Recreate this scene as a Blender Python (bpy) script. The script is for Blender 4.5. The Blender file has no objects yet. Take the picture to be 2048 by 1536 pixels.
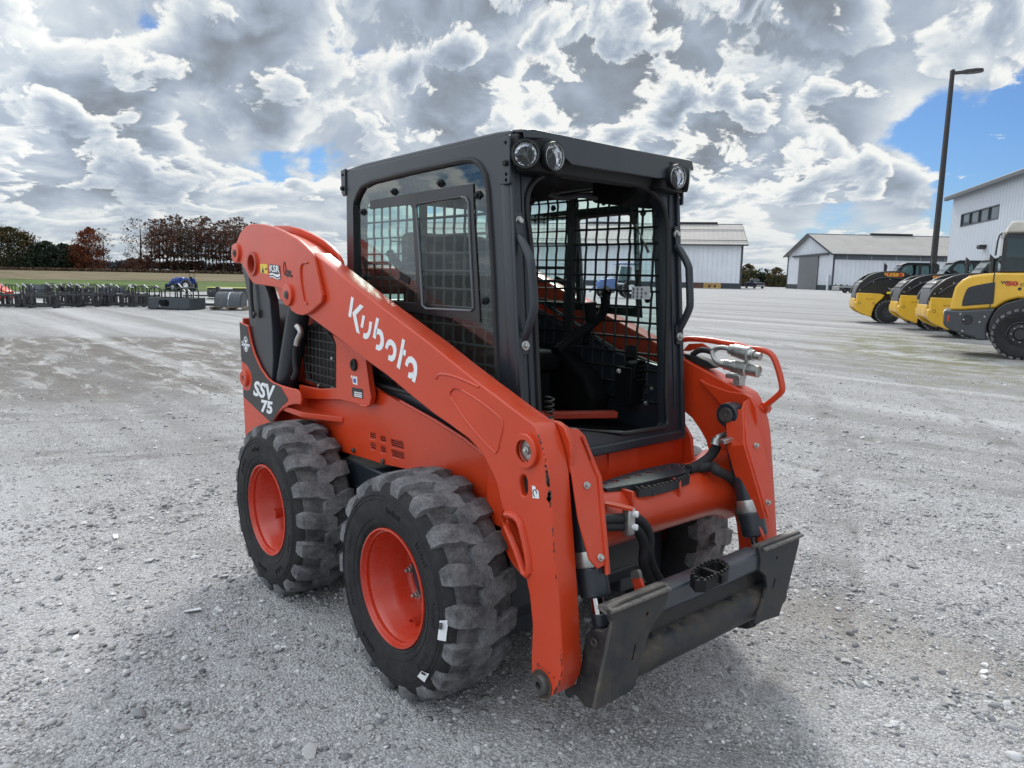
import bpy, bmesh, math, random
import numpy as np
from mathutils import Vector, Matrix, noise
PI=math.pi
random.seed(7)
sc=bpy.context.scene
col=sc.collection
V=Vector
# ---------------------------------------------------------------- helpers
def link(o,parent=None):
    col.objects.link(o)
    if parent is not None: o.parent=parent
    return o
def empty(name,loc=(0,0,0),rz=0,parent=None):
    o=bpy.data.objects.new(name,None); o.location=loc; o.rotation_euler=(0,0,rz); o.empty_display_size=.1
    return link(o,parent)
def tag(o,label=None,cat=None,group=None,kind=None):
    if label: o['label']=label
    if cat: o['category']=cat
    if group: o['group']=group
    if kind: o['kind']=kind
    return o
def finish(me,smooth=True,ang=35):
    if smooth:
        me.polygons.foreach_set('use_smooth',[True]*len(me.polygons))
        try: me.set_sharp_from_angle(angle=math.radians(ang))
        except Exception: pass
    me.update()
def mobj(name,me,mat,parent=None,bevel=0,seg=2,ang=35,smooth=True):
    mats=mat if isinstance(mat,(list,tuple)) else [mat]
    for m in mats: me.materials.append(m)
    finish(me,smooth,ang)
    o=bpy.data.objects.new(name,me); link(o,parent)
    if bevel:
        b=o.modifiers.new('bevel','BEVEL'); b.width=bevel; b.segments=seg; b.limit_method='ANGLE'; b.angle_limit=math.radians(40); b.harden_normals=False
    return o
SPLIT={'handle_bracket','handle_bolt','hooked_top_edge','screen_frame','clamp_cap','foot_pedal','interior_bolt','housing_bolt','bumper_bolt','tower_bolt','load_binders','overhead_console','shroud_ring','pin_hole','drive_head','light_edge','light_blade','fork_pocket','coupling_elbow','rear_fender','quick_attach_bars','strip_posts','rake_trim','coupling_mount','chain_case','door_rail','lug_nut','overhead_wiring','boss_pin','arched_guard'}
class MB:
    def __init__(s): s.v=[]; s.f=[]; s.m=[]; s.mi=0
    def add(s,vs,fs):
        n=len(s.v); s.v+=[tuple(q) for q in vs]; s.f+=[tuple(i+n for i in f) for f in fs]; s.m+=[s.mi]*len(fs); return s
    def box(s,c,d,R=None):
        hx,hy,hz=d[0]/2,d[1]/2,d[2]/2; c=V(c)
        vs=[V((x,y,z)) for x in(-hx,hx) for y in(-hy,hy) for z in(-hz,hz)]
        if R is not None: vs=[R@q for q in vs]
        return s.add([c+q for q in vs],[(0,1,3,2),(4,6,7,5),(0,4,5,1),(2,3,7,6),(0,2,6,4),(1,5,7,3)])
    def bb(s,x0,x1,y0,y1,z0,z1): return s.box(((x0+x1)/2,(y0+y1)/2,(z0+z1)/2),(abs(x1-x0),abs(y1-y0),abs(z1-z0)))
    def frame(s,d):
        d=V(d).normalized(); a=V((0,0,1)) if abs(d.z)<.95 else V((1,0,0)); u=d.cross(a).normalized(); w=u.cross(d).normalized(); return d,u,w
    def beam(s,p0,p1,w,h):
        p0=V(p0);p1=V(p1); d,u,k=s.frame(p1-p0); R=Matrix((d,u,k)).transposed()
        return s.box((p0+p1)/2,((p1-p0).length,w,h),R)
    def cyl(s,p0,p1,r0,r1=None,n=20,caps=True):
        if r1 is None: r1=r0
        p0=V(p0);p1=V(p1); d,u,w=s.frame(p1-p0)
        vs=[];fs=[]
        for p,r in((p0,r0),(p1,r1)):
            for i in range(n):
                a=2*PI*i/n; vs.append(p+u*(r*math.cos(a))+w*(r*math.sin(a)))
        for i in range(n): j=(i+1)%n; fs.append((i,j,n+j,n+i))
        if caps: fs.append(tuple(range(n-1,-1,-1))); fs.append(tuple(range(n,2*n)))
        return s.add(vs,fs)
    def tube(s,pts,r,n=10,closed=False,flat=1.0,smooth=0):
        pts=[V(q) for q in pts]
        for _ in range(smooth):
            q=[pts[0]]
            for a,b in zip(pts,pts[1:]): q+= [a*.75+b*.25,a*.25+b*.75]
            q.append(pts[-1]); pts=q
        N=len(pts); rs=r if isinstance(r,(list,tuple)) else [r]*N
        if len(rs)!=N: rs=[rs[0]+(rs[-1]-rs[0])*i/(N-1) for i in range(N)]
        vs=[];fs=[];prev=None
        for i,p in enumerate(pts):
            if closed: t=(pts[(i+1)%N]-pts[i-1]).normalized()
            else: t=(pts[min(i+1,N-1)]-pts[max(i-1,0)]).normalized()
            if prev is None: _,u,w=s.frame(t)
            else:
                u=prev-t*prev.dot(t)
                u=u.normalized() if u.length>1e-6 else s.frame(t)[1]
                w=t.cross(u)
            prev=u
            for k in range(n):
                a=2*PI*k/n; vs.append(p+u*(rs[i]*math.cos(a))+w*(rs[i]*math.sin(a)*flat))
        M=N if closed else N-1
        for i in range(M):
            for k in range(n):
                a=i*n+k;b=i*n+(k+1)%n;c=((i+1)%N)*n+(k+1)%n;d=((i+1)%N)*n+k
                fs.append((a,b,c,d))
        if not closed: fs.append(tuple(range(n-1,-1,-1))); fs.append(tuple(range((N-1)*n,N*n)))
        return s.add(vs,fs)
    def lathe(s,prof,o,axis,n=48):
        # prof: (radius, along axis)
        o=V(o); d,u,w=s.frame(V(axis)); vs=[];fs=[]
        for r,t in prof:
            for i in range(n):
                a=2*PI*i/n; vs.append(o+d*t+u*(r*math.cos(a))+w*(r*math.sin(a)))
        for j in range(len(prof)-1):
            for i in range(n):
                k=(i+1)%n; fs.append((j*n+i,j*n+k,(j+1)*n+k,(j+1)*n+i))
        return s.add(vs,fs)
    def prism(s,poly,fn,d0,d1):
        # poly 2d, fn(a,b,d)->3d
        n=len(poly); vs=[fn(a,b,d0) for a,b in poly]+[fn(a,b,d1) for a,b in poly]
        fs=[tuple(range(n)),tuple(range(2*n-1,n-1,-1))]+[(i,n+i,n+(i+1)%n,(i+1)%n) for i in range(n)]
        return s.add(vs,fs)
    def clusters(s):
        n=len(s.v); p=list(range(n))
        def f(a):
            while p[a]!=a: p[a]=p[p[a]]; a=p[a]
            return a
        for q in s.f:
            for k in q[1:]: p[f(k)]=f(q[0])
        g={}
        for i,q in enumerate(s.f): g.setdefault(f(q[0]),[]).append(i)
        L=[]
        for fs in g.values():
            vi={k for i in fs for k in s.f[i]}; P=[s.v[k] for k in vi]
            L.append([fs,[min(c[a] for c in P) for a in range(3)],[max(c[a] for c in P) for a in range(3)]])
        ch=True
        while ch:
            ch=False
            for i in range(len(L)):
                for j in range(i+1,len(L)):
                    if all(L[i][1][a]<=L[j][2][a]+.001 and L[j][1][a]<=L[i][2][a]+.001 for a in range(3)):
                        L[i]=[L[i][0]+L[j][0],[min(x,y) for x,y in zip(L[i][1],L[j][1])],[max(x,y) for x,y in zip(L[i][2],L[j][2])]]; L.pop(j); ch=True; break
                if ch: break
        return [q[0] for q in L]
    def build(s,name,mat,parent=None,bevel=0,seg=2,ang=35,smooth=True,fix=True):
        if name in SPLIT:
            cl=s.clusters()
            if len(cl)>1:
                first=None
                for fs in cl:
                    q=MB(); ids=sorted({k for i in fs for k in s.f[i]}); mp={k:i for i,k in enumerate(ids)}
                    q.v=[s.v[k] for k in ids]; q.f=[tuple(mp[k] for k in s.f[i]) for i in fs]; q.m=[s.m[i] for i in fs]
                    o=q.build_one(name,mat,parent,bevel,seg,ang,smooth,fix); first=first or o
                return first
        return s.build_one(name,mat,parent,bevel,seg,ang,smooth,fix)
    def build_one(s,name,mat,parent=None,bevel=0,seg=2,ang=35,smooth=True,fix=True):
        me=bpy.data.meshes.new(name); me.from_pydata(s.v,[],s.f)
        if isinstance(mat,(list,tuple)): me.polygons.foreach_set('material_index',s.m)
        if fix:
            bm=bmesh.new(); bm.from_mesh(me); bmesh.ops.recalc_face_normals(bm,faces=bm.faces); bm.to_mesh(me); bm.free()
        return mobj(name,me,mat,parent,bevel,seg,ang,smooth)
def fillet(poly,r,n=4):
    out=[];N=len(poly)
    for i in range(N):
        a=V(poly[i-1]).to_2d();b=V(poly[i]).to_2d();c=V(poly[(i+1)%N]).to_2d()
        u=(a-b);w=(c-b);k=min(r,u.length*.45,w.length*.45)
        p=b+u.normalized()*k;q=b+w.normalized()*k
        for j in range(n+1):
            t=j/n; out.append(tuple(p*(1-t)**2+b*2*t*(1-t)+q*t*t))
    return out
def plate(name,o,u,v,outer,holes,t,mat,parent=None,bev=.003,res=2,depth0=0.0):
    """flat plate with holes; face lies at depth0 above the frame plane (normal u x v), thickness t goes inward"""
    cu=bpy.data.curves.new(name,'CURVE'); cu.dimensions='2D'; cu.fill_mode='BOTH'
    b=min(bev,t*.45); cu.extrude=max(t/2-b,.0001); cu.bevel_depth=b; cu.bevel_resolution=res; cu.offset=-b
    for lp in [outer]+list(holes):
        sp=cu.splines.new('POLY'); sp.points.add(len(lp)-1)
        for i,q in enumerate(lp): sp.points[i].co=(q[0],q[1],0,1)
        sp.use_cyclic_u=True
    tmp=bpy.data.objects.new('tmp',cu); col.objects.link(tmp)
    dg=bpy.context.evaluated_depsgraph_get(); dg.update()
    me=bpy.data.meshes.new_from_object(tmp.evaluated_get(dg)); col.objects.unlink(tmp); bpy.data.objects.remove(tmp)
    me.materials.clear()
    u=V(u).normalized();v=V(v).normalized();n=u.cross(v)
    M=Matrix.Translation(V(o)+n*(depth0-t/2))@Matrix((u,v,n)).transposed().to_4x4()
    me.transform(M); me.name=name
    return mobj(name,me,mat,parent,ang=30)
def yplate(name,y,outer,holes,t,mat,parent=None,bev=.003,side=-1):
    """plate whose outer face is at y (side -1: outer face looks to -y), outline in (x,z)"""
    if side<0: return plate(name,(0,y,0),(1,0,0),(0,0,1),outer,holes,t,mat,parent,bev)
    fl=lambda l:[(-a,b) for a,b in l]
    return plate(name,(0,y,0),(-1,0,0),(0,0,1),fl(outer),[fl(h) for h in holes],t,mat,parent,bev)
def mirror(o,parent=None):
    kids=list(o.children)
    me=o.data.copy(); me.transform(Matrix.Diagonal((1,-1,1,1))); me.flip_normals()
    c=bpy.data.objects.new(o.name.split('.')[0],me); c.location=(o.location.x,-o.location.y,o.location.z)
    for m in o.modifiers:
        if m.type=='BEVEL':
            b=c.modifiers.new('bevel','BEVEL'); b.width=m.width;b.segments=m.segments;b.limit_method='ANGLE';b.angle_limit=m.angle_limit
    link(c,parent if parent is not None else o.parent)
    for ch in kids:
        if ch.type=='MESH' and not ch.get('nomirror'): mirror(ch,c)
    return c
def text(name,s,o,u,v,size,mat,parent,ext=.0006,off=0.0,shear=0.0,space=1.0,align='LEFT',xs=1.0):
    cu=bpy.data.curves.new(name,'FONT'); cu.body=s; cu.size=size; cu.extrude=ext; cu.offset=off; cu.shear=shear; cu.space_character=space; cu.align_x=align; cu.resolution_u=3
    tmp=bpy.data.objects.new('tmp',cu); col.objects.link(tmp)
    dg=bpy.context.evaluated_depsgraph_get(); dg.update()
    me=bpy.data.meshes.new_from_object(tmp.evaluated_get(dg)); col.objects.unlink(tmp); bpy.data.objects.remove(tmp)
    me.materials.clear(); u=V(u).normalized();v=V(v);n=u.cross(v).normalized(); v=n.cross(u) if shear==0 else v.normalized()
    me.transform(Matrix.Translation(V(o))@Matrix((u,v,n)).transposed().to_4x4()@Matrix.Diagonal((xs,1,1,1)))
    return mobj(name,me,mat,parent,smooth=False)
def copy_tree(o,parent=None):
    c=o.copy(); col.objects.link(c)
    c.parent=parent
    for ch in list(o.children): copy_tree(ch,c)
    return c
# ---------------------------------------------------------------- materials
def NT(name):
    m=bpy.data.materials.new(name); m.use_nodes=True; nt=m.node_tree; b=nt.nodes['Principled BSDF']
    return m,nt,b
def nd(nt,t,**k):
    n=nt.nodes.new(t)
    for a,b in k.items():
        if a in n.inputs.keys(): n.inputs[a].default_value=b
        else: setattr(n,a,b)
    return n
def noise_(nt,scale,detail=4,rough=.6,coord='Object',dist=0,vec=None):
    n=nd(nt,'ShaderNodeTexNoise'); n.inputs['Scale'].default_value=scale; n.inputs['Detail'].default_value=detail; n.inputs['Roughness'].default_value=rough; n.inputs['Distortion'].default_value=dist
    if vec is None:
        tc=nd(nt,'ShaderNodeTexCoord'); nt.links.new(tc.outputs[coord],n.inputs['Vector'])
    else: nt.links.new(vec,n.inputs['Vector'])
    return n
def ramp(nt,inp,stops):
    r=nd(nt,'ShaderNodeValToRGB'); nt.links.new(inp,r.inputs[0]); cr=r.color_ramp
    while len(cr.elements)<len(stops): cr.elements.new(.5)
    for e,(p,c) in zip(cr.elements,stops):
        e.position=p; e.color=(c[0],c[1],c[2],1) if isinstance(c,(tuple,list)) else (c,c,c,1)
    return r
def mixc(nt,fac,a,b,mode='MIX'):
    m=nd(nt,'ShaderNodeMix',data_type='RGBA',blend_type=mode)
    for s,k in ((fac,0),(a,6),(b,7)):
        if isinstance(s,(int,float)): m.inputs[k].default_value=s
        elif isinstance(s,tuple): m.inputs[k].default_value=(*s,1)
        else: nt.links.new(s,m.inputs[k])
    return m.outputs[2]
def mth(nt,op,a,b=None,c=None,clamp=False):
    m=nd(nt,'ShaderNodeMath',operation=op); m.use_clamp=clamp
    for i,s in enumerate((a,b,c)):
        if s is None: continue
        if isinstance(s,(int,float)): m.inputs[i].default_value=s
        else: nt.links.new(s,m.inputs[i])
    return m.outputs[0]
def bump(nt,b,h,strength=.3,dist=.01):
    n=nd(nt,'ShaderNodeBump'); n.inputs['Strength'].default_value=strength; n.inputs['Distance'].default_value=dist
    nt.links.new(h,n.inputs['Height']); nt.links.new(n.outputs[0],b.inputs['Normal']); return n
def simple(name,c,rough=.5,metal=0,spec=.5,var=.15,scale=6,bmp=0,bscale=60,coat=0):
    m,nt,b=NT(name)
    n=noise_(nt,scale,5,.65)
    dk=tuple(x*(1-var) for x in c); lt=tuple(min(1,x*(1+var)) for x in c)
    r=ramp(nt,n.outputs[0],[(.3,dk),(.7,lt)]); nt.links.new(r.outputs[0],b.inputs['Base Color'])
    rr=ramp(nt,n.outputs[0],[(.3,max(0,rough-.07)),(.7,min(1,rough+.07))]); nt.links.new(rr.outputs[0],b.inputs['Roughness'])
    b.inputs['Metallic'].default_value=metal; b.inputs['Specular IOR Level'].default_value=spec; b.inputs['Coat Weight'].default_value=coat
    if bmp:
        n2=noise_(nt,bscale,3,.6); bump(nt,b,n2.outputs[0],bmp,.002)
    return m
def paint(name,c,rough=.35,coat=.25,dust=.25,dustc=(.30,.27,.24),scr=.5):
    """machine paint with uneven gloss, settled dust and fine scratches"""
    m,nt,b=NT(name)
    big=noise_(nt,2.3,6,.6); fine=noise_(nt,45,4,.7)
    base=mixc(nt,ramp(nt,big.outputs[0],[(.35,0),(.7,1)]).outputs[0],tuple(x*.9 for x in c),tuple(min(1,x*1.08) for x in c))
    geo=nd(nt,'ShaderNodeNewGeometry'); sep=nd(nt,'ShaderNodeSeparateXYZ'); nt.links.new(geo.outputs['Normal'],sep.inputs[0])
    up=mth(nt,'MULTIPLY',mth(nt,'MAXIMUM',sep.outputs[2],0.0),.8)
    pos=nd(nt,'ShaderNodeSeparateXYZ'); nt.links.new(geo.outputs['Position'],pos.inputs[0])
    low=nd(nt,'ShaderNodeMapRange'); nt.links.new(pos.outputs[2],low.inputs[0]); low.inputs[1].default_value=.9; low.inputs[2].default_value=.1; low.inputs[3].default_value=0; low.inputs[4].default_value=.5
    dn=noise_(nt,9,7,.75)
    df=mth(nt,'MULTIPLY',mth(nt,'ADD',mth(nt,'ADD',up,low.outputs[0]),.12),ramp(nt,dn.outputs[0],[(.42,0),(.72,1)]).outputs[0])
    df=mth(nt,'MULTIPLY',df,dust,clamp=True)
    cc=mixc(nt,df,base,dustc)
    # scratches: stretched noise
    tc=nd(nt,'ShaderNodeTexCoord'); mp=nd(nt,'ShaderNodeMapping'); mp.inputs['Rotation'].default_value=(.3,.9,.5); mp.inputs['Scale'].default_value=(3,60,14); nt.links.new(tc.outputs['Object'],mp.inputs[0])
    sn=noise_(nt,2.2,2,.5,vec=mp.outputs[0]); sm=ramp(nt,sn.outputs[0],[(.735,0),(.76,1)]).outputs[0]
    cc=mixc(nt,mth(nt,'MULTIPLY',sm,scr*.5),cc,tuple(min(1,x*1.5+.06) for x in c))
    nt.links.new(cc,b.inputs['Base Color'])
    rr=mth(nt,'ADD',mth(nt,'MULTIPLY',fine.outputs[0],.16),mth(nt,'ADD',mth(nt,'MULTIPLY',df,.9),rough-.08)); nt.links.new(rr,b.inputs['Roughness'])
    b.inputs['Coat Weight'].default_value=coat; b.inputs['Coat Roughness'].default_value=.18
    n2=noise_(nt,25,2,.5); bump(nt,b,n2.outputs[0],.05,.001)
    return m
OR=(.58,.046,.009)
M={}
M['orange']=paint('orange_paint',OR,.32,.22,.22,(.34,.20,.14),.5)
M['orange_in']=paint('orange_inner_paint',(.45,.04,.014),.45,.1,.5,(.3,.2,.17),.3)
M['black_paint']=paint('charcoal_paint',(.017,.023,.031),.36,.15,.22,(.13,.135,.14),.4)
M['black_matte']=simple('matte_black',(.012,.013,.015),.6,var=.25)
M['coupler']=paint('worn_coupler_steel',(.011,.014,.019),.42,.0,1.5,(.10,.085,.068),1.2)
M['bar_paint']=paint('bluish_bar_paint',(.035,.043,.056),.33,.15,.4,(.14,.13,.12),.8)
M['worn_edge']=simple('worn_bare_edge',(.13,.12,.11),.55,metal=.3,var=.5,scale=60)
M['plastic']=simple('black_plastic',(.006,.007,.008),.55,spec=.3,bmp=.15,bscale=200)
M['rubber_seal']=simple('rubber_seal',(.01,.01,.011),.55)
M['white_vinyl']=simple('white_vinyl',(.78,.80,.82),.4,var=.04)
M['yellow_vinyl']=simple('yellow_vinyl',(.75,.55,.03),.4,var=.05)
M['black_vinyl']=simple('black_vinyl',(.018,.018,.02),.35,var=.1)
M['zinc']=simple('zinc_steel',(.48,.48,.46),.38,metal=.85,var=.2,scale=30)
M['chrome']=simple('chrome_rod',(.8,.8,.82),.08,metal=1,var=.02)
M['dark_steel']=simple('dark_steel',(.10,.095,.09),.5,metal=.6,var=.4,scale=40)
M['hose']=simple('hose_rubber',(.014,.014,.016),.7,bmp=.4,bscale=300)
M['wheel_paint']=paint('wheel_orange_paint',(.55,.036,.012),.26,.35,.15,(.32,.2,.15),.2)
M['interior']=simple('cab_interior',(.0045,.005,.006),.75,spec=.12,var=.3)
M['rust']=simple('worn_rusty_edge',(.06,.04,.03),.8,var=.5,scale=80)
def tyre_mat(name,c,dusty):
    m,nt,b=NT(name)
    n=noise_(nt,14,7,.7); n2=noise_(nt,120,4,.7)
    f=mth(nt,'MULTIPLY',ramp(nt,n.outputs[0],[(.35,.15),(.68,1)]).outputs[0],ramp(nt,n2.outputs[0],[(.35,.5),(.6,1)]).outputs[0])
    nt.links.new(mixc(nt,mth(nt,'MULTIPLY',f,dusty),c,(.33,.33,.335)),b.inputs['Base Color'])
    b.inputs['Roughness'].default_value=.75; b.inputs['Specular IOR Level'].default_value=.3
    bump(nt,b,n2.outputs[0],.35,.002); return m
M['sidewall']=tyre_mat('tyre_sidewall',(.011,.011,.012),.08)
M['tread']=tyre_mat('tyre_tread',(.040,.041,.045),.80)
M['tread_base']=tyre_mat('tyre_tread_base',(.024,.024,.027),.55)
def glass(name,tint,refl=1.0):
    m=bpy.data.materials.new(name); m.use_nodes=True; nt=m.node_tree; nt.nodes.clear()
    o=nd(nt,'ShaderNodeOutputMaterial'); t=nd(nt,'ShaderNodeBsdfTransparent'); t.inputs[0].default_value=(*tint,1)
    g=nd(nt,'ShaderNodeBsdfGlossy'); g.inputs['Roughness'].default_value=.02; g.inputs[0].default_value=(.9,.95,.95,1)
    lw=nd(nt,'ShaderNodeFresnel'); lw.inputs[0].default_value=1.5
    gq=nd(nt,'ShaderNodeNewGeometry')
    f=mth(nt,'MULTIPLY',mth(nt,'MULTIPLY',lw.outputs[0],mth(nt,'SUBTRACT',1.0,gq.outputs['Backfacing'])),1.3*refl,clamp=True)
    n=noise_(nt,5,5,.7); d=nd(nt,'ShaderNodeBsdfDiffuse'); d.inputs[0].default_value=(.35,.37,.35,1)
    mx=nd(nt,'ShaderNodeMixShader'); nt.links.new(f,mx.inputs[0]); nt.links.new(t.outputs[0],mx.inputs[1]); nt.links.new(g.outputs[0],mx.inputs[2])
    m2=nd(nt,'ShaderNodeMixShader'); nt.links.new(ramp(nt,n.outputs[0],[(.35,.005),(.75,.035)]).outputs[0],m2.inputs[0]); nt.links.new(mx.outputs[0],m2.inputs[1]); nt.links.new(d.outputs[0],m2.inputs[2])
    nt.links.new(m2.outputs[0],o.inputs[0]); return m
M['glass']=glass('tinted_cab_glass',(.82,.92,.90),1.3)
M['glass2']=glass('sliding_glass',(.95,.985,.98),.5)
M['lens']=glass('lamp_lens',(.92,.94,.96),.8)
M['wglass']=simple('window_glass',(.05,.07,.08),.08,var=.1,spec=.8)

# ================================================================ the compact loader
HR=empty('skid_steer_loader')
tag(HR,'large orange skid steer loader with black cab and no bucket, standing alone on the gravel','skid steer loader')
YA=-.615
# ---- lift arm
arm_outer=[(-0.356,1.612),(-0.331,1.601),(-0.065,1.506),(0.219,1.403),(0.566,1.284),(0.705,1.231),(0.862,1.174),(0.924,1.153),(1.02,1.119),(1.076,1.101),(1.116,1.088),(1.137,1.078),(1.154,1.056),(1.176,1.017),(1.193,0.977),(1.206,0.929),(1.219,0.846),(1.241,0.697),(1.266,0.52),(1.282,0.4),(1.289,0.345),(1.28,0.303),(1.258,0.259),(1.225,0.231),(1.191,0.227),(1.162,0.243),(1.147,0.284),(1.145,0.329),(1.146,0.442),(1.129,0.533),(1.108,0.59),(1.082,0.591),(1.048,0.642),(1.003,0.738),(0.991,0.776),(0.976,0.804),(0.957,0.854),(0.925,0.894),(0.88,0.938),(0.841,0.959),(0.801,0.978),(0.692,1.008),(0.591,1.032),(0.435,1.08),(0.274,1.133),(0.09,1.182),(-0.17,1.259),(-0.424,1.33),(-0.73,1.39),(-0.814,1.485)]
slot=[(1.069,0.892),(1.074,0.906),(1.085,0.915),(1.097,0.913),(1.105,0.9),(1.108,0.872),(1.104,0.856),(1.092,0.847),(1.08,0.851),(1.073,0.867)]
loop_o=[(0.998,0.76),(1.006,0.773),(1.025,0.783),(1.049,0.786),(1.073,0.783),(1.09,0.772),(1.098,0.751),(1.103,0.718),(1.123,0.698),(1.131,0.662),(1.133,0.612),(1.124,0.599),(1.108,0.592),(1.091,0.593),(1.067,0.616),(1.039,0.653),(1.016,0.693)]
loop_i=[(1.013,0.749),(1.022,0.762),(1.039,0.767),(1.059,0.766),(1.074,0.757),(1.084,0.738),(1.097,0.703),(1.108,0.668),(1.114,0.638),(1.115,0.616),(1.108,0.604),(1.095,0.607),(1.082,0.634),(1.064,0.667),(1.041,0.7),(1.022,0.727)]
pin_c=[(1.102,0.996)][0]
def circ(c,r,n=24): return [(c[0]+r*math.cos(2*PI*i/n),c[1]+r*math.sin(2*PI*i/n)) for i in range(n)]
arm=yplate('lift_arm',YA,arm_outer,[slot,loop_i,circ(pin_c,.036)],.085,M['orange'],HR,.006)
def ring_tube(name,loop,y,r,mat,parent,flat=1):
    return MB().tube([(a,y,b) for a,b in loop],r,8,closed=True,flat=flat).build(name,mat,parent)
cxl=sum(a for a,b in loop_i)/len(loop_i);czl=sum(b for a,b in loop_i)/len(loop_i)
ring_tube('handhold_rim',[(cxl+(a-cxl)*1.25,czl+(b-czl)*1.07) for a,b in loop_i],YA-.001,.012,M['orange'],arm)
mb=MB(); yy=YA
mb.lathe([(.036,0.01),(.036,.016),(.052,.016),(.055,.012),(.055,-.004)],(pin_c[0],yy,pin_c[1]),(0,-1,0),32); mb.build('pin_boss',M['orange'],arm)
mb=MB().cyl((pin_c[0],yy+.03,pin_c[1]),(pin_c[0],yy+.004,pin_c[1]),.034,n=28).cyl((pin_c[0],yy+.004,pin_c[1]),(pin_c[0],yy-.008,pin_c[1]),.014,n=6).cyl((pin_c[0],yy-.008,pin_c[1]),(pin_c[0],yy-.014,pin_c[1]),.007,n=12); mb.build('pivot_pin',M['zinc'],arm,.002)
MB().prism([(sum(a for a,b in slot)/len(slot)+(a-sum(c for c,d in slot)/len(slot))*1.3,b) for a,b in slot],lambda a,b,d:(a,d,b),YA+.020,YA+.024).build('slot_shade_plate',M['black_matte'],arm)  # added black plate, stands in for the shade inside the hollow arm
# lower pivot
lp=[(1.198,0.266)][0]
mb=MB().lathe([(.0,.004),(.012,.004),(.012,.016),(.030,.018),(.034,.012),(.034,0)],(lp[0],yy,lp[1]),(0,-1,0),28); mb.build('lower_pivot_pin',M['dark_steel'],arm)
MB().cyl((lp[0],yy+.002,lp[1]),(lp[0],yy-.003,lp[1]),.046,n=20).build('worn_patch',M['rust'],arm)
# pressed ridge panels
rg=[(0.715,1.14),(0.694,1.123),(0.694,1.108),(0.733,1.081),(0.787,1.04),(0.84,1.009),(0.892,0.982),(0.929,0.966),(0.951,0.958),(0.962,0.972),(0.973,1.009),(0.984,1.049),(0.98,1.072),(0.95,1.086),(0.889,1.108),(0.825,1.126),(0.759,1.141)]
MB().tube([(a,yy+.002,b) for a,b in rg],.006,6,closed=True,flat=.8,smooth=0).build('pressed_ridge',M['orange'],arm)
rg=[(0.608,1.16),(0.613,1.172),(0.633,1.182),(0.69,1.184),(0.751,1.179),(0.811,1.17),(0.856,1.163)]
MB().tube([(a,yy+.002,b) for a,b in rg],.006,6,smooth=1).build('weld_ridge',M['orange'],arm)
# gusset (rear) plates
g_out=[(-1.254,1.63),(-1.237,1.665),(-1.176,1.72),(-1.105,1.752),(-1.025,1.763),(-0.875,1.756),(-0.734,1.737),(-0.612,1.71),(-0.486,1.676),(-0.406,1.644),(-0.347,1.613),(-0.315,1.581),(-0.275,1.505),(-0.238,1.43),(-0.246,1.4),(-0.318,1.367),(-0.378,1.343),(-0.44,1.331),(-0.502,1.333),(-0.561,1.347),(-0.593,1.377),(-0.618,1.399),(-0.635,1.427),(-0.671,1.446),(-0.762,1.453),(-0.971,1.46),(-1.021,1.467),(-1.06,1.488),(-1.11,1.528),(-1.149,1.553),(-1.202,1.573),(-1.243,1.594)]
bush=[(-1.004,1.563)][0]
gus=yplate('rear_gusset',-.635,g_out,[circ(bush,.048)],.02,M['orange'],arm,.005)
gi=yplate('inner_gusset',-.505,g_out,[],.018,M['orange'],arm,.004)
MB().lathe([(.046,-.10),(.046,.012),(.060,.012),(.062,.006),(.062,-.1)],(bush[0],-.635,bush[1]),(0,-1,0),36).build('bushing_tube',M['orange_in'],arm)
for pc in [(-1.224,1.618),(-0.579,1.419)]:
    MB().lathe([(0,.014),(.016,.014),(.022,.012),(.04,.014),(.05,.012),(.052,.004),(.052,-.01)],(pc[0],-.635,pc[1]),(0,-1,0),32).build('pivot_boss',M['orange'],arm)
    MB().cyl((pc[0],-.648,pc[1]),(pc[0],-.652,pc[1]),.020,n=24).cyl((pc[0],-.652,pc[1]),(pc[0],-.656,pc[1]),.009,n=6).build('boss_pin',M['dark_steel'],arm,.001)
rg=[(-0.369,1.567),(-0.399,1.57),(-0.424,1.564),(-0.44,1.546),(-0.442,1.503),(-0.429,1.45),(-0.411,1.402),(-0.402,1.39),(-0.382,1.385)]
MB().tube([(a,-.637,b) for a,b in rg],.006,6,flat=.7,smooth=2).build('slot_ridge',M['orange'],arm)
# webs closing the rear of the arm between the two gussets
top=[(-0.664,1.717),(-0.486,1.673),(-0.406,1.64),(-0.348,1.609),(-0.315,1.581)]
w=MB()
def web(pts,y0,y1,t=.012):
    for (a,b),(c,d) in zip(pts,pts[1:]):
        w.add([(a,y0,b),(c,y0,d),(c,y1,d),(a,y1,b),(a,y0,b-t),(c,y0,d-t),(c,y1,d-t),(a,y1,b-t)],[(0,1,2,3),(7,6,5,4),(0,4,5,1),(1,5,6,2),(2,6,7,3),(3,7,4,0)])
gt=[(x,z-.03) for x,z in g_out[4:11]]
web(gt,-.616,-.522)
w.build('top_web',M['orange'],arm)
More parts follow.
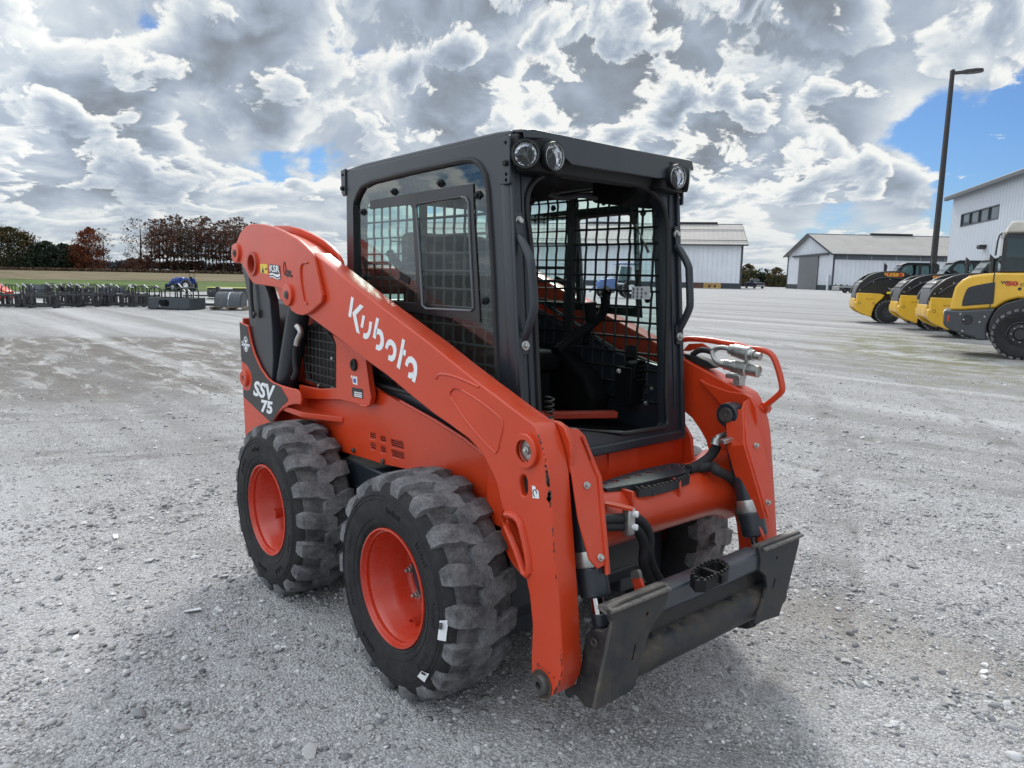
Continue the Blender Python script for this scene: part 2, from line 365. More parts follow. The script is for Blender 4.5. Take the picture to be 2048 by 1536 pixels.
# KUBOTA style lettering on the arm, traced shapes
def decal(name,polys,y,mat,parent,t=.0012):
    m_=MB()
    for pl in polys: m_.prism(pl,lambda a,b,d:(a,y+d,b),-t,0)
    return m_.build(name,mat,parent,smooth=False)
def stroke2(pts,wd):
    """constant width ribbon outline around a polyline (2d)"""
    L=[];R=[];n=len(pts)
    for i,p in enumerate(pts):
        a=pts[max(i-1,0)];b=pts[min(i+1,n-1)]
        dx,dz=b[0]-a[0],b[1]-a[1];l=math.hypot(dx,dz) or 1
        L.append((p[0]-dz/l*wd/2,p[1]+dx/l*wd/2));R.append((p[0]+dz/l*wd/2,p[1]-dx/l*wd/2))
    return L,R
LET=[[(-0.009,1.431),(0.012,1.425),(-0.013,1.344),(-0.036,1.349)],[(0.065,1.402),(0.093,1.394),(0.03,1.357),(0.059,1.281),(0.032,1.287),(-0.001,1.365)],[(0.084,1.36),(0.104,1.355),(0.086,1.306),(0.067,1.311)]]
LETR=[[[(0.14,1.338),(0.133,1.308),(0.125,1.294),(0.111,1.287),(0.1,1.286),(0.092,1.289)],[(0.161,1.334),(0.153,1.307),(0.144,1.285),(0.127,1.268),(0.105,1.263),(0.087,1.269)]],[[(0.194,1.356),(0.18,1.322),(0.165,1.276)],[(0.215,1.351),(0.2,1.315),(0.187,1.27)]],[[(0.192,1.308),(0.206,1.313),(0.224,1.311),(0.242,1.299),(0.251,1.276),(0.249,1.252),(0.237,1.235),(0.215,1.226),(0.187,1.23)],[(0.187,1.285),(0.2,1.29),(0.211,1.291),(0.221,1.286),(0.226,1.271),(0.223,1.258),(0.216,1.25),(0.205,1.248),(0.193,1.25)]],[[(0.26,1.243),(0.267,1.261),(0.284,1.276),(0.303,1.278),(0.323,1.271),(0.338,1.259),(0.344,1.241),(0.34,1.22),(0.33,1.203),(0.31,1.192),(0.281,1.197)],[(0.277,1.236),(0.284,1.249),(0.293,1.255),(0.305,1.256),(0.315,1.249),(0.32,1.237),(0.319,1.226),(0.313,1.219),(0.3,1.214),(0.292,1.215),(0.287,1.218)]],[[(0.384,1.287),(0.367,1.233),(0.344,1.176)],[(0.403,1.282),(0.389,1.232),(0.366,1.168)]],[[(0.393,1.25),(0.411,1.242),(0.405,1.222),(0.384,1.23)],[(0.389,1.25),(0.389,1.24),(0.386,1.23),(0.383,1.23)]],[[(0.403,1.191),(0.412,1.21),(0.429,1.224),(0.448,1.226),(0.466,1.219),(0.48,1.208),(0.487,1.191),(0.485,1.165),(0.471,1.129)],[(0.421,1.183),(0.427,1.196),(0.436,1.202),(0.448,1.202),(0.458,1.196),(0.464,1.183),(0.464,1.173),(0.461,1.158),(0.45,1.136)]],[[(0.43,1.166),(0.438,1.164),(0.45,1.165),(0.461,1.172)],[(0.423,1.147),(0.435,1.142),(0.448,1.143),(0.457,1.15)]]]
m_=MB()
for q in LET: m_.prism(q,lambda a,b,d:(a,YA-.0005+d,b),-.0012,0)
for A,B in LETR:
    for i in range(len(A)-1):
        m_.prism([A[i],A[i+1],B[i+1],B[i]],lambda a,b,d:(a,YA-.0005+d,b),-.0012,0)
lg=m_.build('brand_lettering',M['white_vinyl'],arm,smooth=False); lg['nomirror']=1
# small labels on the gusset
def qdecal(name,pts,y,mat,parent):
    o=decal(name,[pts],y,mat,parent); o['nomirror']=1; return o
def dtext(s,pts,y,par,xs=1,offs=.004,nm='model_lettering',sh=0):
    # pts: baseline start, baseline end, top of first letter (x,z)
    a,b,c=pts; u=V((b[0]-a[0],0,b[1]-a[1])); h=V((c[0]-a[0],0,c[1]-a[1]))
    sz=h.length/.70
    o=text(nm,s,(a[0],y,a[1]),u,h,sz,M['white_vinyl'],par,ext=.0004,off=offs,shear=0)
    w_=max(v.co.dot(u.normalized()) for v in o.data.vertices)-V((a[0],y,a[1])).dot(u.normalized())
    k=u.length/w_
    ud=u.normalized(); 
    hn=h.normalized(); hz=V((0,0,1))
    for v in o.data.vertices:
        r=v.co-V((a[0],y,a[1])); uu=r.dot(ud); up=ud.cross(V((0,1,0))); up=-up if up.z<0 else up; vv=r.dot(up); dd=r.y
        v.co=V((a[0],y,a[1]))+ud*(uu*k)+h*(vv/(sz*.70))+V((0,dd,0))
    o['nomirror']=1; return o
yl=qdecal('warning_label',[(-0.908,1.563),(-0.819,1.561),(-0.818,1.514),(-0.907,1.519)],-.636,M['yellow_vinyl'],arm)
m_=MB()
for q in [[(-0.891,1.522),(-0.877,1.549),(-0.86,1.523)],[(-0.847,1.54),(-0.825,1.544),(-0.823,1.535),(-0.847,1.531)],[(-0.891,1.522),(-0.86,1.522),(-0.86,1.519),(-0.891,1.52)]]: m_.prism(q,lambda a,b,d:(a,-.6372+d,b),-.0006,0)
o=m_.build('warning_symbol',M['black_vinyl'],yl); o['nomirror']=1
kb=qdecal('dealer_sticker',[(-0.8,1.562),(-0.679,1.555),(-0.672,1.551),(-0.667,1.492),(-0.689,1.488),(-0.723,1.491),(-0.757,1.502),(-0.799,1.497)],-.636,M['black_vinyl'],arm)
dtext('KSR',[(-0.794,1.527),(-0.674,1.522),(-0.795,1.558)],-.6376,arm,offs=.0009,nm='sticker_text')
m_=MB()
for A in [[(-0.797,1.516),(-0.764,1.52),(-0.73,1.515),(-0.695,1.512),(-0.672,1.518),(-0.667,1.506),(-0.696,1.499),(-0.725,1.504),(-0.759,1.512),(-0.795,1.508)],[(-0.795,1.501),(-0.765,1.506),(-0.736,1.501),(-0.702,1.492),(-0.666,1.499),(-0.666,1.494),(-0.697,1.489),(-0.731,1.494),(-0.763,1.501),(-0.795,1.497)]]: m_.prism(A,lambda a,b,d:(a,-.6374+d,b),-.0006,0)
o=m_.build('sticker_wave',M['white_vinyl'],arm); o['nomirror']=1
q1=[(-0.616,1.524),(-0.617,1.51),(-0.601,1.5),(-0.53,1.524),(-0.62,1.53)]
for s_,q,sz in (('Dons',q1[0],.030),('Express',q1[1],.026)):
    o=text('dealer_name',s_,(q[0],-.6362,q[1]),(1,0,-.12),(0,0,1),sz,M['black_vinyl'],arm,off=.0006,shear=.2); o['nomirror']=1
o=MB().tube([(q1[4][0]+.02*math.cos(a)*.6,-.6362,q1[4][1]+.012+.03*math.sin(a)) for a in [i*.5 for i in range(11)]],.0018,5).build('dealer_emblem',M['black_vinyl'],arm); o['nomirror']=1
# sticker on the lower arm
st=qdecal('part_sticker',[(1.131,0.891),(1.146,0.892),(1.148,0.883),(1.16,0.882),(1.165,0.858),(1.136,0.853)],-.616,M['white_vinyl'],arm)
q2=[(1.14,0.883),(1.142,0.865),(1.157,0.875)]
o=MB().tube([(q2[1][0]+.004+.009*math.cos(a),-.6175,q2[1][1]+.006+.011*math.sin(a)) for a in [i*.6 for i in range(9)]],.0016,5).build('sticker_emblem',M['black_vinyl'],st); o['nomirror']=1
# paint chips along the front corner of the arm
m_=MB(); R_=random.Random(3)
cor=[(1.154,1.056),(1.176,1.017),(1.193,0.977),(1.206,0.929),(1.219,0.846),(1.241,0.697),(1.266,0.52),(1.282,0.4),(1.289,0.345),(1.28,0.303),(1.258,0.262)]
for k in range(46):
    i=R_.choice([0,1,2,2,3,3,3,4,5,6,7,8,9,9]);t=R_.random(); a=cor[i];b=cor[i+1]; c=(a[0]+(b[0]-a[0])*t,a[1]+(b[1]-a[1])*t)
    n_=7; s=R_.uniform(.0015,.004)*(1.7 if i==3 else 1); e=R_.uniform(1.2,3.5)
    rx=[(c[0]-.002-abs(R_.gauss(0,.006 if i in(2,3) else .002))+s*math.cos(2*PI*j/n_)*R_.uniform(.6,1.3),c[1]+s*e*math.sin(2*PI*j/n_)*R_.uniform(.6,1.3)) for j in range(n_)]
    m_.prism(rx,lambda a,b,d:(a,YA-.0002+d,b),-.0005,0)
for k in range(26):
    c=(lp[0]+R_.uniform(-.03,.07),lp[1]+R_.choice([-.045,-.05,.05,.055])+R_.uniform(-.008,.008)); s=R_.uniform(.001,.004)
    m_.prism([(c[0]+s*R_.uniform(.7,1.6)*math.cos(2*PI*j/7),c[1]+s*R_.uniform(.6,1.3)*math.sin(2*PI*j/7)) for j in range(7)],lambda a,b,d:(a,YA-.0034+d,b),-.0005,0)
o=m_.build('paint_chips',M['rust'],arm); o['nomirror']=1
sq_=[(-0.533,-0.338),(-0.538,-0.371),(-0.545,-0.416),(-0.556,-0.468),(-0.564,-0.52),(-0.566,-0.569)]
SC_=[V((1.192,0,.987))+V((0,1,0))*a+V((-.142,0,.99))*b for a,b in sq_]
o=MB().tube([SC_[0],SC_[1],SC_[2],SC_[3],SC_[4],SC_[5]],[.0004,.0011,.0016,.0013,.0016,.0005],5).build('long_scratch',M['white_vinyl'],arm); o['nomirror']=1
# inner flange of the arm around the tilt pin
fl=[(0.91,1.11),(0.967,1.094),(1.053,1.078),(1.129,1.078),(1.161,1.067),(1.189,1.028),(1.196,0.981),(1.194,0.925),(1.162,0.95),(1.115,0.989),(1.019,1.02)]
yplate('inner_flange',-.527,[(x+.01,z+.004) for x,z in fl],[],.02,M['orange'],arm,.004)
armL=mirror(arm)
# ---- cross tube between the arms
bx,bz,br=1.03,.683,.113
mb=MB(); prof=[]
for y in [-.53,-.50,-.46,-.40,-.3,0,.3,.40,.46,.50,.53]:
    e=max(0,(abs(y)-.38)/.15); prof.append((br*(1+.32*e*e),y))
mb.lathe(prof,(bx,0,bz),(0,1,0),56); beam=mb.build('cross_tube',M['orange'],HR)
# ---- tilt guards and cylinders
def gp(y,z,off=0.0): return (1.2256+(.89-z)*.318+off,y,z)
gV=V((-.318,0,1)).normalized(); gO=(1.2256,0,.89)
gout=[(-0.527,0.178),(-0.497,0.184),(-0.462,0.176),(-0.439,0.151),(-0.417,0.072),(-0.399,0.013),(-0.413,-0.088),(-0.43,-0.21),(-0.446,-0.25),(-0.492,-0.255),(-0.518,-0.221),(-0.533,-0.096),(-0.527,0.025),(-0.523,0.11)]
# right one: plane faces forward
gd=plate('tilt_cylinder_guard',gO,(0,1,0),(-.303,0,.953),gout,[],.008,M['orange'],HR,.003)
gl=[(-0.439,0.151),(-0.417,0.072),(-0.399,0.013),(-0.413,-0.088),(-0.43,-0.21),(-0.441,-0.281)]
m_=MB(); gv=V((-.303,0,.953)); gn=V((.953,0,.303))
P3=lambda a,b,d:V(gO)+V((0,1,0))*a+gv*b+gn*d
pts=[(a,b) for a,b in gl]
for (a,b),(c,d) in zip(pts,pts[1:]): m_.add([P3(a,b,-.002),P3(c,d,-.002),P3(c+.004,d,-.075),P3(a+.004,b,-.075),P3(a-.006,b,-.002),P3(c-.006,d,-.002),P3(c-.002,d,-.075),P3(a-.002,b,-.075)],[(0,1,2,3),(7,6,5,4),(0,4,5,1),(1,5,6,2),(2,6,7,3),(3,7,4,0)])
m_.build('guard_flange',M['orange'],gd)
m_=MB(); m_.tube([P3(a-.018,b,.001) for a,b in pts],.006,6); m_.build('guard_rib',M['orange'],gd)
for (y,z) in ((-.4755,.89),(-.474,.676)):
    p0=V(gp(y,z)); MB().cyl(p0,p0+gn*.004,.012,n=20).cyl(p0+gn*.004,p0+gn*.013,.008,n=6).build('guard_bolt',M['zinc'],gd,.001)
gdL=mirror(gd)
# tilt cylinder (right): runs from the top pin to the coupler
def tilt_cyl(s):
    y=s*.455
    a=V((1.118,y,1.0)); b=V((1.303,y,.414)); d=(b-a).normalized()
    cyl_=MB().cyl(a+d*.07,a+d*.475,.043,n=32).build('tilt_cylinder',M['black_paint'],HR,.004)
    MB().cyl(a+d*.39,a+d*.485,.049,n=32).build('cylinder_head',M['black_paint'],cyl_,.006)
    MB().lathe([(.046,.34),(.0475,.345),(.0475,.385),(.046,.39)],a,d,32).build('clamp_band',M['zinc'],cyl_)
    MB().cyl(a+d*.48,a+d*.56,.022,n=24).build('rod',M['chrome'],cyl_)
    MB().cyl(b-d*.075,b-d*.035,.026,n=20).cyl(b+V((0,-.028,0)),b+V((0,.028,0)),.038,n=28).build('rod_eye',M['black_paint'],cyl_,.003)
    MB().cyl(a+V((0,-.03,0)),a+V((0,.032,0)),.048,n=32).cyl(a,a+d*.09,.032,n=24).build('base_eye',M['black_paint'],cyl_,.004)
    MB().cyl(a+V((0,-.036,0)),a+V((0,-.03,0)),.030,n=28).cyl(a+V((0,-.04,0)),a+V((0,-.036,0)),.009,n=6).build('end_pin',M['dark_steel'],cyl_,.002)
    MB().beam(a+V((0,-s*.0,0)),a+V((-.0,s*.06,0)),.05,.05).build('pin_tube',M['dark_steel'],cyl_)
    return cyl_
tc=tilt_cyl(-1); tcL=tilt_cyl(1)
# left cylinder clamp and elbow fittings
p=V((1.150,.45,.915))
MB().lathe([(.046,0),(.05,.002),(.05,.02),(.046,.022)],V((1.143,.475,.925)),(.3,0,-.95),28).beam((1.16,.44,.915),(1.15,.36,.905),.022,.018).build('hose_clamp',M['zinc'],tcL,.002)
# ---- quick coupler
cV=V((-.162,0,1)).normalized(); cO=(1.404,0,.569)
CU=(0,1,0)
cR=[(-0.55,-0.001),(-0.529,0.003),(-0.467,0.009),(-0.377,0.01),(-0.283,0.008),(-0.274,-0.005),(-0.274,-0.028),(-0.298,-0.07),(-0.343,-0.091),(-0.359,-0.1),(-0.38,-0.121),(-0.408,-0.162),(-0.425,-0.177),(-0.447,-0.232),(-0.47,-0.264),(-0.63,-0.268),(-0.638,-0.262),(-0.577,-0.132),(-0.534,-0.037),(-0.546,-0.021)]
cL=[(0.248,0.007),(0.347,0.009),(0.543,0.006),(0.526,-0.037),(0.43,-0.178),(0.348,-0.27),(0.244,-0.259),(0.202,-0.261),(0.191,-0.251),(0.238,-0.207),(0.285,-0.148),(0.281,-0.104),(0.249,-0.078),(0.256,-0.027)]
slR=[(-0.448,-0.133),(-0.441,-0.136),(-0.459,-0.179),(-0.469,-0.176)]
slL=[(0.337,-0.129),(0.345,-0.131),(0.328,-0.155),(0.312,-0.166)]
hR=[(-0.381,-0.061),(0.365,-0.058)]
QC=plate('quick_coupler',cO,CU,(-.1599,0,.9871),cR,[slR,circ(hR[0],.007,14)],.014,M['coupler'],HR,.003)
cpL=plate('coupler_plate',cO,CU,(-.1599,0,.9871),cL,[slL,circ(hR[1],.007,14)],.014,M['coupler'],QC,.003)
cn=V((.9871,0,.1599)); cv=V((-.1599,0,.9871))
def CP(y,s,d=0): return V(cO)+V((0,y,0))+cv*s+cn*d
m_=MB()
# top hooked edge on both plates
for y0,y1 in ((-.545,-.27),(.275,.545)):
    m_.prism([(0,.0),(.012,-.004),(.012,-.012),(-.012,-.022),(-.05,-.010),(-.05,.004),(-.01,.010)],lambda a,b,d:CP(d,b-.0,a),y0,y1)
m_.build('hooked_top_edge',M['worn_edge'],QC,.002)
# top cross bar and lower torque tube
m_=MB(); m_.prism([(-.01,-.02),(-.01,-.075),(-.03,-.09),(-.09,-.09),(-.10,-.05),(-.09,-.012),(-.03,-.008)],lambda a,b,d:CP(d,b,a),-.30,.30)
m_.build('top_bar',M['bar_paint'],QC,.006)
m_=MB(); m_.lathe([(.0,-.44),(.060,-.44),(.060,.44),(0,.44)],CP(0,-.21,-.075),(0,1,0),40); m_.prism([(-.060,-.085),(-.062,-.17),(-.07,-.18),(-.09,-.17),(-.085,-.085)],lambda a,b,d:CP(d,b,a),-.36,.36)
m_.build('torque_tube',M['coupler'],QC,.003)
# side webs
wb=[(1.273,0.425),(1.286,0.443),(1.313,0.457),(1.34,0.462),(1.377,0.501),(1.385,0.514),(1.361,0.387),(1.328,0.202),(1.28,0.186),(1.26,0.199),(1.236,0.206),(1.208,0.181),(1.19,0.186),(1.189,0.203),(1.239,0.244),(1.263,0.335),(1.262,0.36),(1.27,0.392)]
slw=[(1.367,0.455),(1.373,0.458),(1.371,0.426),(1.365,0.424)]
slw2=[(1.326,0.237),(1.334,0.244),(1.331,0.211),(1.322,0.205)]
wbo=yplate('side_web',-.505,wb,[slw,slw2],.014,M['coupler'],QC,.003)
pc=[(1.31,0.415)][0]
MB().lathe([(0,-.006),(.006,-.006),(.006,.003),(.012,.004),(.016,.002),(.016,-.002)],(pc[0],-.505,pc[1]),(0,-1,0),24).build('web_pin',M['dark_steel'],wbo)
for yy_,s_ in ((-.400,-1),(.400,1),(.505,1)):
    yplate('side_web',yy_,[(x,z) for x,z in wb],[],.014,M['coupler'],QC,.003,side=s_)
# left lower hook toe
tp=[(1.326,0.239),(1.343,0.258),(1.373,0.281),(1.391,0.26),(1.367,0.247),(1.335,0.239)]
yplate('wedge_toe',.28,tp,[],.02,M['coupler'],QC,.003,side=1)
# orange lock lever
lv=[(1.268,0.575),(1.275,0.583),(1.297,0.592),(1.304,0.585),(1.31,0.57),(1.322,0.552),(1.334,0.523),(1.296,0.501),(1.287,0.533),(1.276,0.555)]
lever=MB(); lp3=[(x,z) for x,z in lv]
lever.prism(lp3,lambda a,b,d:(a,-.30+d+.04*(b-.55),b),0,.012)
lvo=lever.build('lock_lever',M['orange'],QC,.002)
lt_=[(x+.0,z) for x,z in lp3[:5]]+[lp3[-1]]; MB().prism([(x,z) for x,z in lt_],lambda a,b,d:(a+.0015,-.30+d+.04*(b-.55),b+.0015),-.001,.013).build('worn_tip',M['worn_edge'],lvo)
# boot step on top bar
so=[(1.42,-0.181),(1.403,-0.132),(1.394,-0.074),(1.394,-0.009),(1.41,0.009),(1.455,-0.017),(1.475,-0.052),(1.48,-0.121),(1.482,-0.183),(1.461,-0.21)]
def off(poly,d):
    c=V((sum(p[0] for p in poly)/len(poly),sum(p[1] for p in poly)/len(poly)))
    return [tuple(c+(V(p)-c)*(1-d)) for p in poly]
st=plate('boot_step',(0,0,.590),(1,0,0),(0,1,0),so[::-1],[off(so,.20)],.04,M['plastic'],QC,.002)
m_=MB(); cx=sum(p[0] for p in so)/len(so);cy=sum(p[1] for p in so)/len(so)
m_.box((cx,cy,.574),(.10,.014,.03)); 
for i in range(len(so)):
    a=V(so[i]);b=V(so[(i+1)%len(so)]); nn=max(1,int((b-a).length/.02))
    for k in range(nn):
        q=a+(b-a)*(k+.5)/nn; q=q+(V((cx,cy))-q)*.08; m_.box((q.x,q.y,.593),(.010,.010,.008))
m_.build('step_teeth',M['plastic'],st,.001)
# ---- step on the cross tube
sp=[(1.01,-0.177),(0.995,-0.097),(0.975,0.083),(0.983,0.271),(1.022,0.305),(1.08,0.281),(1.107,0.219),(1.102,-0.05),(1.077,-0.216),(1.052,-0.215)]
hc=[(1.026,-0.179),(1.024,-0.115),(1.023,-0.05),(1.023,0.015),(1.022,0.079),(1.021,0.141),(1.02,0.206),(1.022,0.266)]
hs=MB()
step=plate('step_plate',(0,0,.80),(1,0,0),(0,1,0),sp[::-1],[circ(q,.0125,16) for q in hc],.006,M['black_paint'],HR,.002)
fr=[(-0.267,0.818),(-0.047,0.799),(0.232,0.794)]
m_=MB()
for a,b in zip(sp,sp[1:]):
    if sp.index(a) in (6,7,8): m_.add([(a[0],a[1],.797),(b[0],b[1],.797),(b[0],b[1],.755),(a[0],a[1],.755),(a[0]-.006,a[1],.797),(b[0]-.006,b[1],.797),(b[0]-.006,b[1],.755),(a[0]-.006,a[1],.755)],[(0,1,2,3),(7,6,5,4),(0,4,5,1),(1,5,6,2),(2,6,7,3),(3,7,4,0)])
m_.build('step_skirt',M['coupler'],step)
hb=[(1.044,-0.073),(1.076,-0.078),(1.122,-0.097),(1.142,-0.047),(1.142,0.073),(1.12,0.199),(1.08,0.253),(1.055,0.255)]
m_=MB()
for a,b in zip(hb,hb[1:]): m_.beam((a[0],a[1],.775),(b[0],b[1],.775),.006,.034)
for a,b in zip(hb[2:6],hb[3:6]):
    nn=max(1,int((V(b)-V(a)).length/.022))
    for k in range(nn):
        q=V(a)+(V(b)-V(a))*(k+.5)/nn; m_.box((q.x,q.y,.794),(.011,.012,.008))
hbo=m_.build('step_bar',M['coupler'],step,.001)
q=hb[0]; MB().cyl((q[0],q[1],.775),(q[0]+.012,q[1]-.006,.775),.014,n=20).cyl((q[0]+.012,q[1]-.006,.775),(q[0]+.02,q[1]-.01,.775),.009,n=6).build('step_bolt',M['zinc'],step,.001)
for y in [-0.143,0.124]:
    m_=MB(); m_.prism([(1.06,.79),(1.135,.79),(1.142,.745),(1.13,.70)],lambda a,b,d:(a,y+d,b),-.006,.006); m_.build('step_bracket',M['orange'],step,.001)
# ---- hoses at the front
def hose(pts,r,mat='hose',name='hydraulic_hose',parent=HR,sm=3): return MB().tube(pts,r,12,smooth=sm).build(name,M[mat],parent)
def H(x,px): return None
h1=[(1.17,-0.362,0.738),(1.17,-0.314,0.734),(1.17,-0.219,0.719)]
hose(h1,.017)
hose([(1.17,-0.361,0.715),(1.17,-0.307,0.707),(1.17,-0.211,0.686)],.016)
hose([(1.17,-0.172,0.712),(1.17,-0.13,0.691),(1.17,-0.09,0.647),(1.17,-0.078,0.603),(1.17,-0.085,0.567),(1.17,-0.061,0.504),(1.17,-0.006,0.435),(1.17,0.036,0.399)],.017)
hose([(1.16,-0.158,0.672),(1.16,-0.133,0.653),(1.16,-0.099,0.605),(1.16,-0.094,0.571),(1.16,-0.101,0.539),(1.16,-0.085,0.494),(1.16,-0.038,0.436),(1.16,-0.004,0.401)],.019)
hose([(1.15,-0.135,0.683),(1.15,-0.084,0.644),(1.15,-0.056,0.601),(1.15,-0.068,0.545),(1.15,-0.054,0.483),(1.15,-0.006,0.424)],.014)
cl=[(-0.216,0.712)][0]
MB().bb(1.165,1.20,cl[0]-.018,cl[0]+.018,cl[1]-.05,cl[1]+.045).build('hose_clamp_block',M['zinc'],HR,.006)
m_=MB()
for dz in (.022,-.024): m_.cyl((1.19,cl[0]+.006,cl[1]+dz+.004),(1.212,cl[0]+.014,cl[1]+dz+.004),.011,n=16)
m_.build('clamp_cap',M['white_vinyl'],bpy.data.objects['hose_clamp_block'],.003)
MB().beam((1.12,cl[0]-.05,cl[1]+.055),(1.2,cl[0],cl[1]+.045),.03,.008).build('clamp_bracket',M['orange'],HR)
# hose run along the step to the left arm
hose([(1.08,0.249,0.797),(1.08,0.284,0.799),(1.08,0.327,0.807),(1.08,0.391,0.829),(1.08,0.419,0.852),(1.08,0.429,0.869)],.020)
hose([(1.06,.29,.79),(1.10,.32,.80),(1.13,.35,.805)]+[(1.16,0.301,0.805),(1.16,0.401,0.767),(1.16,0.485,0.708),(1.16,0.523,0.655),(1.16,0.523,0.617),(1.16,0.514,0.591)],.020)
hose([(1.15,0.44,0.894),(1.15,0.481,0.807),(1.15,0.522,0.727),(1.15,0.545,0.667),(1.15,0.562,0.589),(1.15,0.593,0.535)],.016)
m_=MB(); pe=[(1.1,0.386,0.881),(1.1,0.394,0.905),(1.1,0.42,0.915),(1.1,0.468,0.914)]
m_.tube(pe,.011,10,smooth=2); m_.cyl(pe[0],pe[1],.019,n=16); m_.build('elbow_fitting',M['zinc'],HR)
pe=[(1.19,0.453,0.608),(1.19,0.462,0.577),(1.19,0.509,0.558)]
MB().tube(pe,.013,10,smooth=1).cyl(pe[0],V(pe[0])+V((0,0,.03)),.021,n=16).build('lower_fitting',M['dark_steel'],HR)
MB().cyl(V(pe[2]),V((1.24,.45,.68)),.020,n=14).build('lower_hose_end',M['hose'],HR)
# inner orange tab on the left arm by the coupler
MB().prism([(1.268,0.579),(1.293,0.589),(1.308,0.562),(1.328,0.524),(1.299,0.509),(1.283,0.542)],lambda a,b,d:(a,.43+d,b),0,.012).build('arm_tab',M['orange'],HR,.002)
# ---- body
BY=-.485
bsp=[(-0.811,0.913),(-0.174,0.968),(-0.111,0.981),(-0.058,1.033),(0.155,1.003),(0.412,0.962),(0.608,0.922),(0.773,0.871),(0.844,0.814),(0.875,0.695),(0.864,0.683),(0.379,0.703),(0.194,0.723),(0.012,0.706),(-0.366,0.688),(-1.076,0.67),(-1.175,0.71)]
v1=[[(-0.097,0.827),(-0.047,0.832),(-0.045,0.804),(-0.095,0.8)],[(-0.095,0.783),(-0.045,0.785),(-0.044,0.755),(-0.091,0.752)],[(-0.008,0.828),(0.039,0.832),(0.042,0.807),(-0.006,0.802)],[(-0.007,0.784),(0.039,0.787),(0.042,0.758),(-0.005,0.754)],[(0.078,0.829),(0.179,0.836),(0.188,0.806),(0.085,0.797)],[(0.082,0.784),(0.186,0.79),(0.19,0.763),(0.09,0.753)]]
v1=[fillet(q,.006,2) for q in v1]
bs=yplate('body_side_panel',BY,bsp,v1,.01,M['orange'],HR,.003)
m_=MB()
for q in v1:
    x0=min(a for a,b in q);x1=max(a for a,b in q);z0=min(b for a,b in q);z1=max(b for a,b in q)
    k=max(3,int((z1-z0)/.0085))
    for i in range(k): m_.bb(x0,x1,BY+.003,BY+.008,z0+(i+.25)*(z1-z0)/k,z0+(i+.62)*(z1-z0)/k)
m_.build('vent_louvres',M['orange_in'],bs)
MB().bb(min(a for q in v1 for a,b in q)-.02,max(a for q in v1 for a,b in q)+.02,BY+.014,BY+.02,min(b for q in v1 for a,b in q)-.02,max(b for q in v1 for a,b in q)+.02).build('vent_backing',M['black_matte'],bs)
for pt in [(-0.371,0.702),(-0.239,0.713),(0.024,0.716)]:
    MB().cyl((pt[0],BY,pt[1]+.006),(pt[0],BY-.012,pt[1]+.006),.012,n=6).build('side_bolt',M['dark_steel'],bs,.002)
rim=[(x,z) for x,z in bsp[3:8]]
MB().tube([(a,BY+.004,b) for a,b in rim],.007,6).build('panel_lip',M['orange'],bs)
bsL=mirror(bs)
# chain case and frame under the body
m_=MB(); m_.bb(-.95,.80,-.478,-.2,.20,.66).bb(-.95,.80,.2,.478,.20,.66); m_.bb(-1.02,.78,-.2,.2,.28,.7)
fr_=m_.build('chain_case',M['black_paint'],HR,.008)
m_=MB(); m_.prism([(.80,.26),(.86,.34),(.86,.70),(.80,.74)],lambda a,b,d:(a,d,b),-.47,.30)
m_.build('front_belly_plate',M['black_paint'],HR,.006)
m_=MB(); m_.bb(.862,.875,.02,.30,.36,.68); m_.build('access_cover',M['black_paint'],HR,.006)
m_=MB(); m_.prism([(.875,.68),(.92,.64),(.90,.56),(.875,.52)],lambda a,b,d:(a,d,b),.13,.24); m_.build('cover_latch',M['black_paint'],HR,.008)
# axle hubs
for wx in (-.5635,.5635):
    for s in (-1,1):
        MB().cyl((wx,s*.46,.412),(wx,s*.62,.412),.11,n=28).build('axle_hub',M['black_paint'],HR,.006)
# front orange panel
m_=MB(); m_.prism([(.845,.905),(.858,.898),(.875,.72),(.865,.66),(.82,.66),(.82,.905)],lambda a,b,d:(a,d,b),-.50,.50)
fp=m_.build('front_body_panel',M['orange'],HR,.008)
MB().prism([(.78,.925),(.86,.915),(.905,.86),(.93,.70),(.90,.66),(.78,.66)],lambda a,b,d:(a,d,b),.50,.515).build('panel_end_cheek',M['orange'],fp,.004)
MB().prism([(.78,.925),(.86,.915),(.905,.86),(.93,.70),(.90,.66),(.78,.66)],lambda a,b,d:(a,d,b),-.515,-.50).build('panel_end_cheek',M['orange'],fp,.004)
MB().bb(.866,.871,.02,.20,.765,.88).build('removed_label_patch',simple('cleaner_orange',(.60,.055,.016),.4,var=.05),fp,.0)
# upper side door panel
dp=[(-0.377,1.247),(-0.206,1.201),(-0.081,1.164),(-0.051,1.158),(-0.01,1.007),(-0.027,0.969),(-0.053,0.955),(-0.111,0.951),(-0.307,0.948),(-0.736,0.895),(-0.744,0.963),(-0.51,0.973),(-0.345,0.999),(-0.339,1.199)]
dpo=yplate('side_door_panel',-.52,dp,[],.02,M['orange'],HR,.004)
kc=[(-0.167,1.125)][0]
MB().lathe([(0,.004),(.014,.006),(.02,.010),(.026,.008),(.028,0)],(kc[0],-.52,kc[1]),(0,-1,0),28).build('key_lock',M['plastic'],dpo)
m_=MB()
for i in range(4): m_.bb(kc[0]-.03+i*.016,kc[0]-.022+i*.016,-.5212,-.52,kc[1]-.062,kc[1]-.05)
m_.build('lock_symbols',M['white_vinyl'],dpo)
w1=qdecal('serial_sticker',[(-0.184,1.07),(-0.141,1.071),(-0.138,1.038),(-0.178,1.039)],-.5205,M['white_vinyl'],dpo)
qq=[(-0.173,1.064),(-0.152,1.064),(-0.15,1.045),(-0.17,1.046)]
decal('sticker_print',[qq],-.5222,simple('blue_ink',(.05,.08,.3),.5),w1)
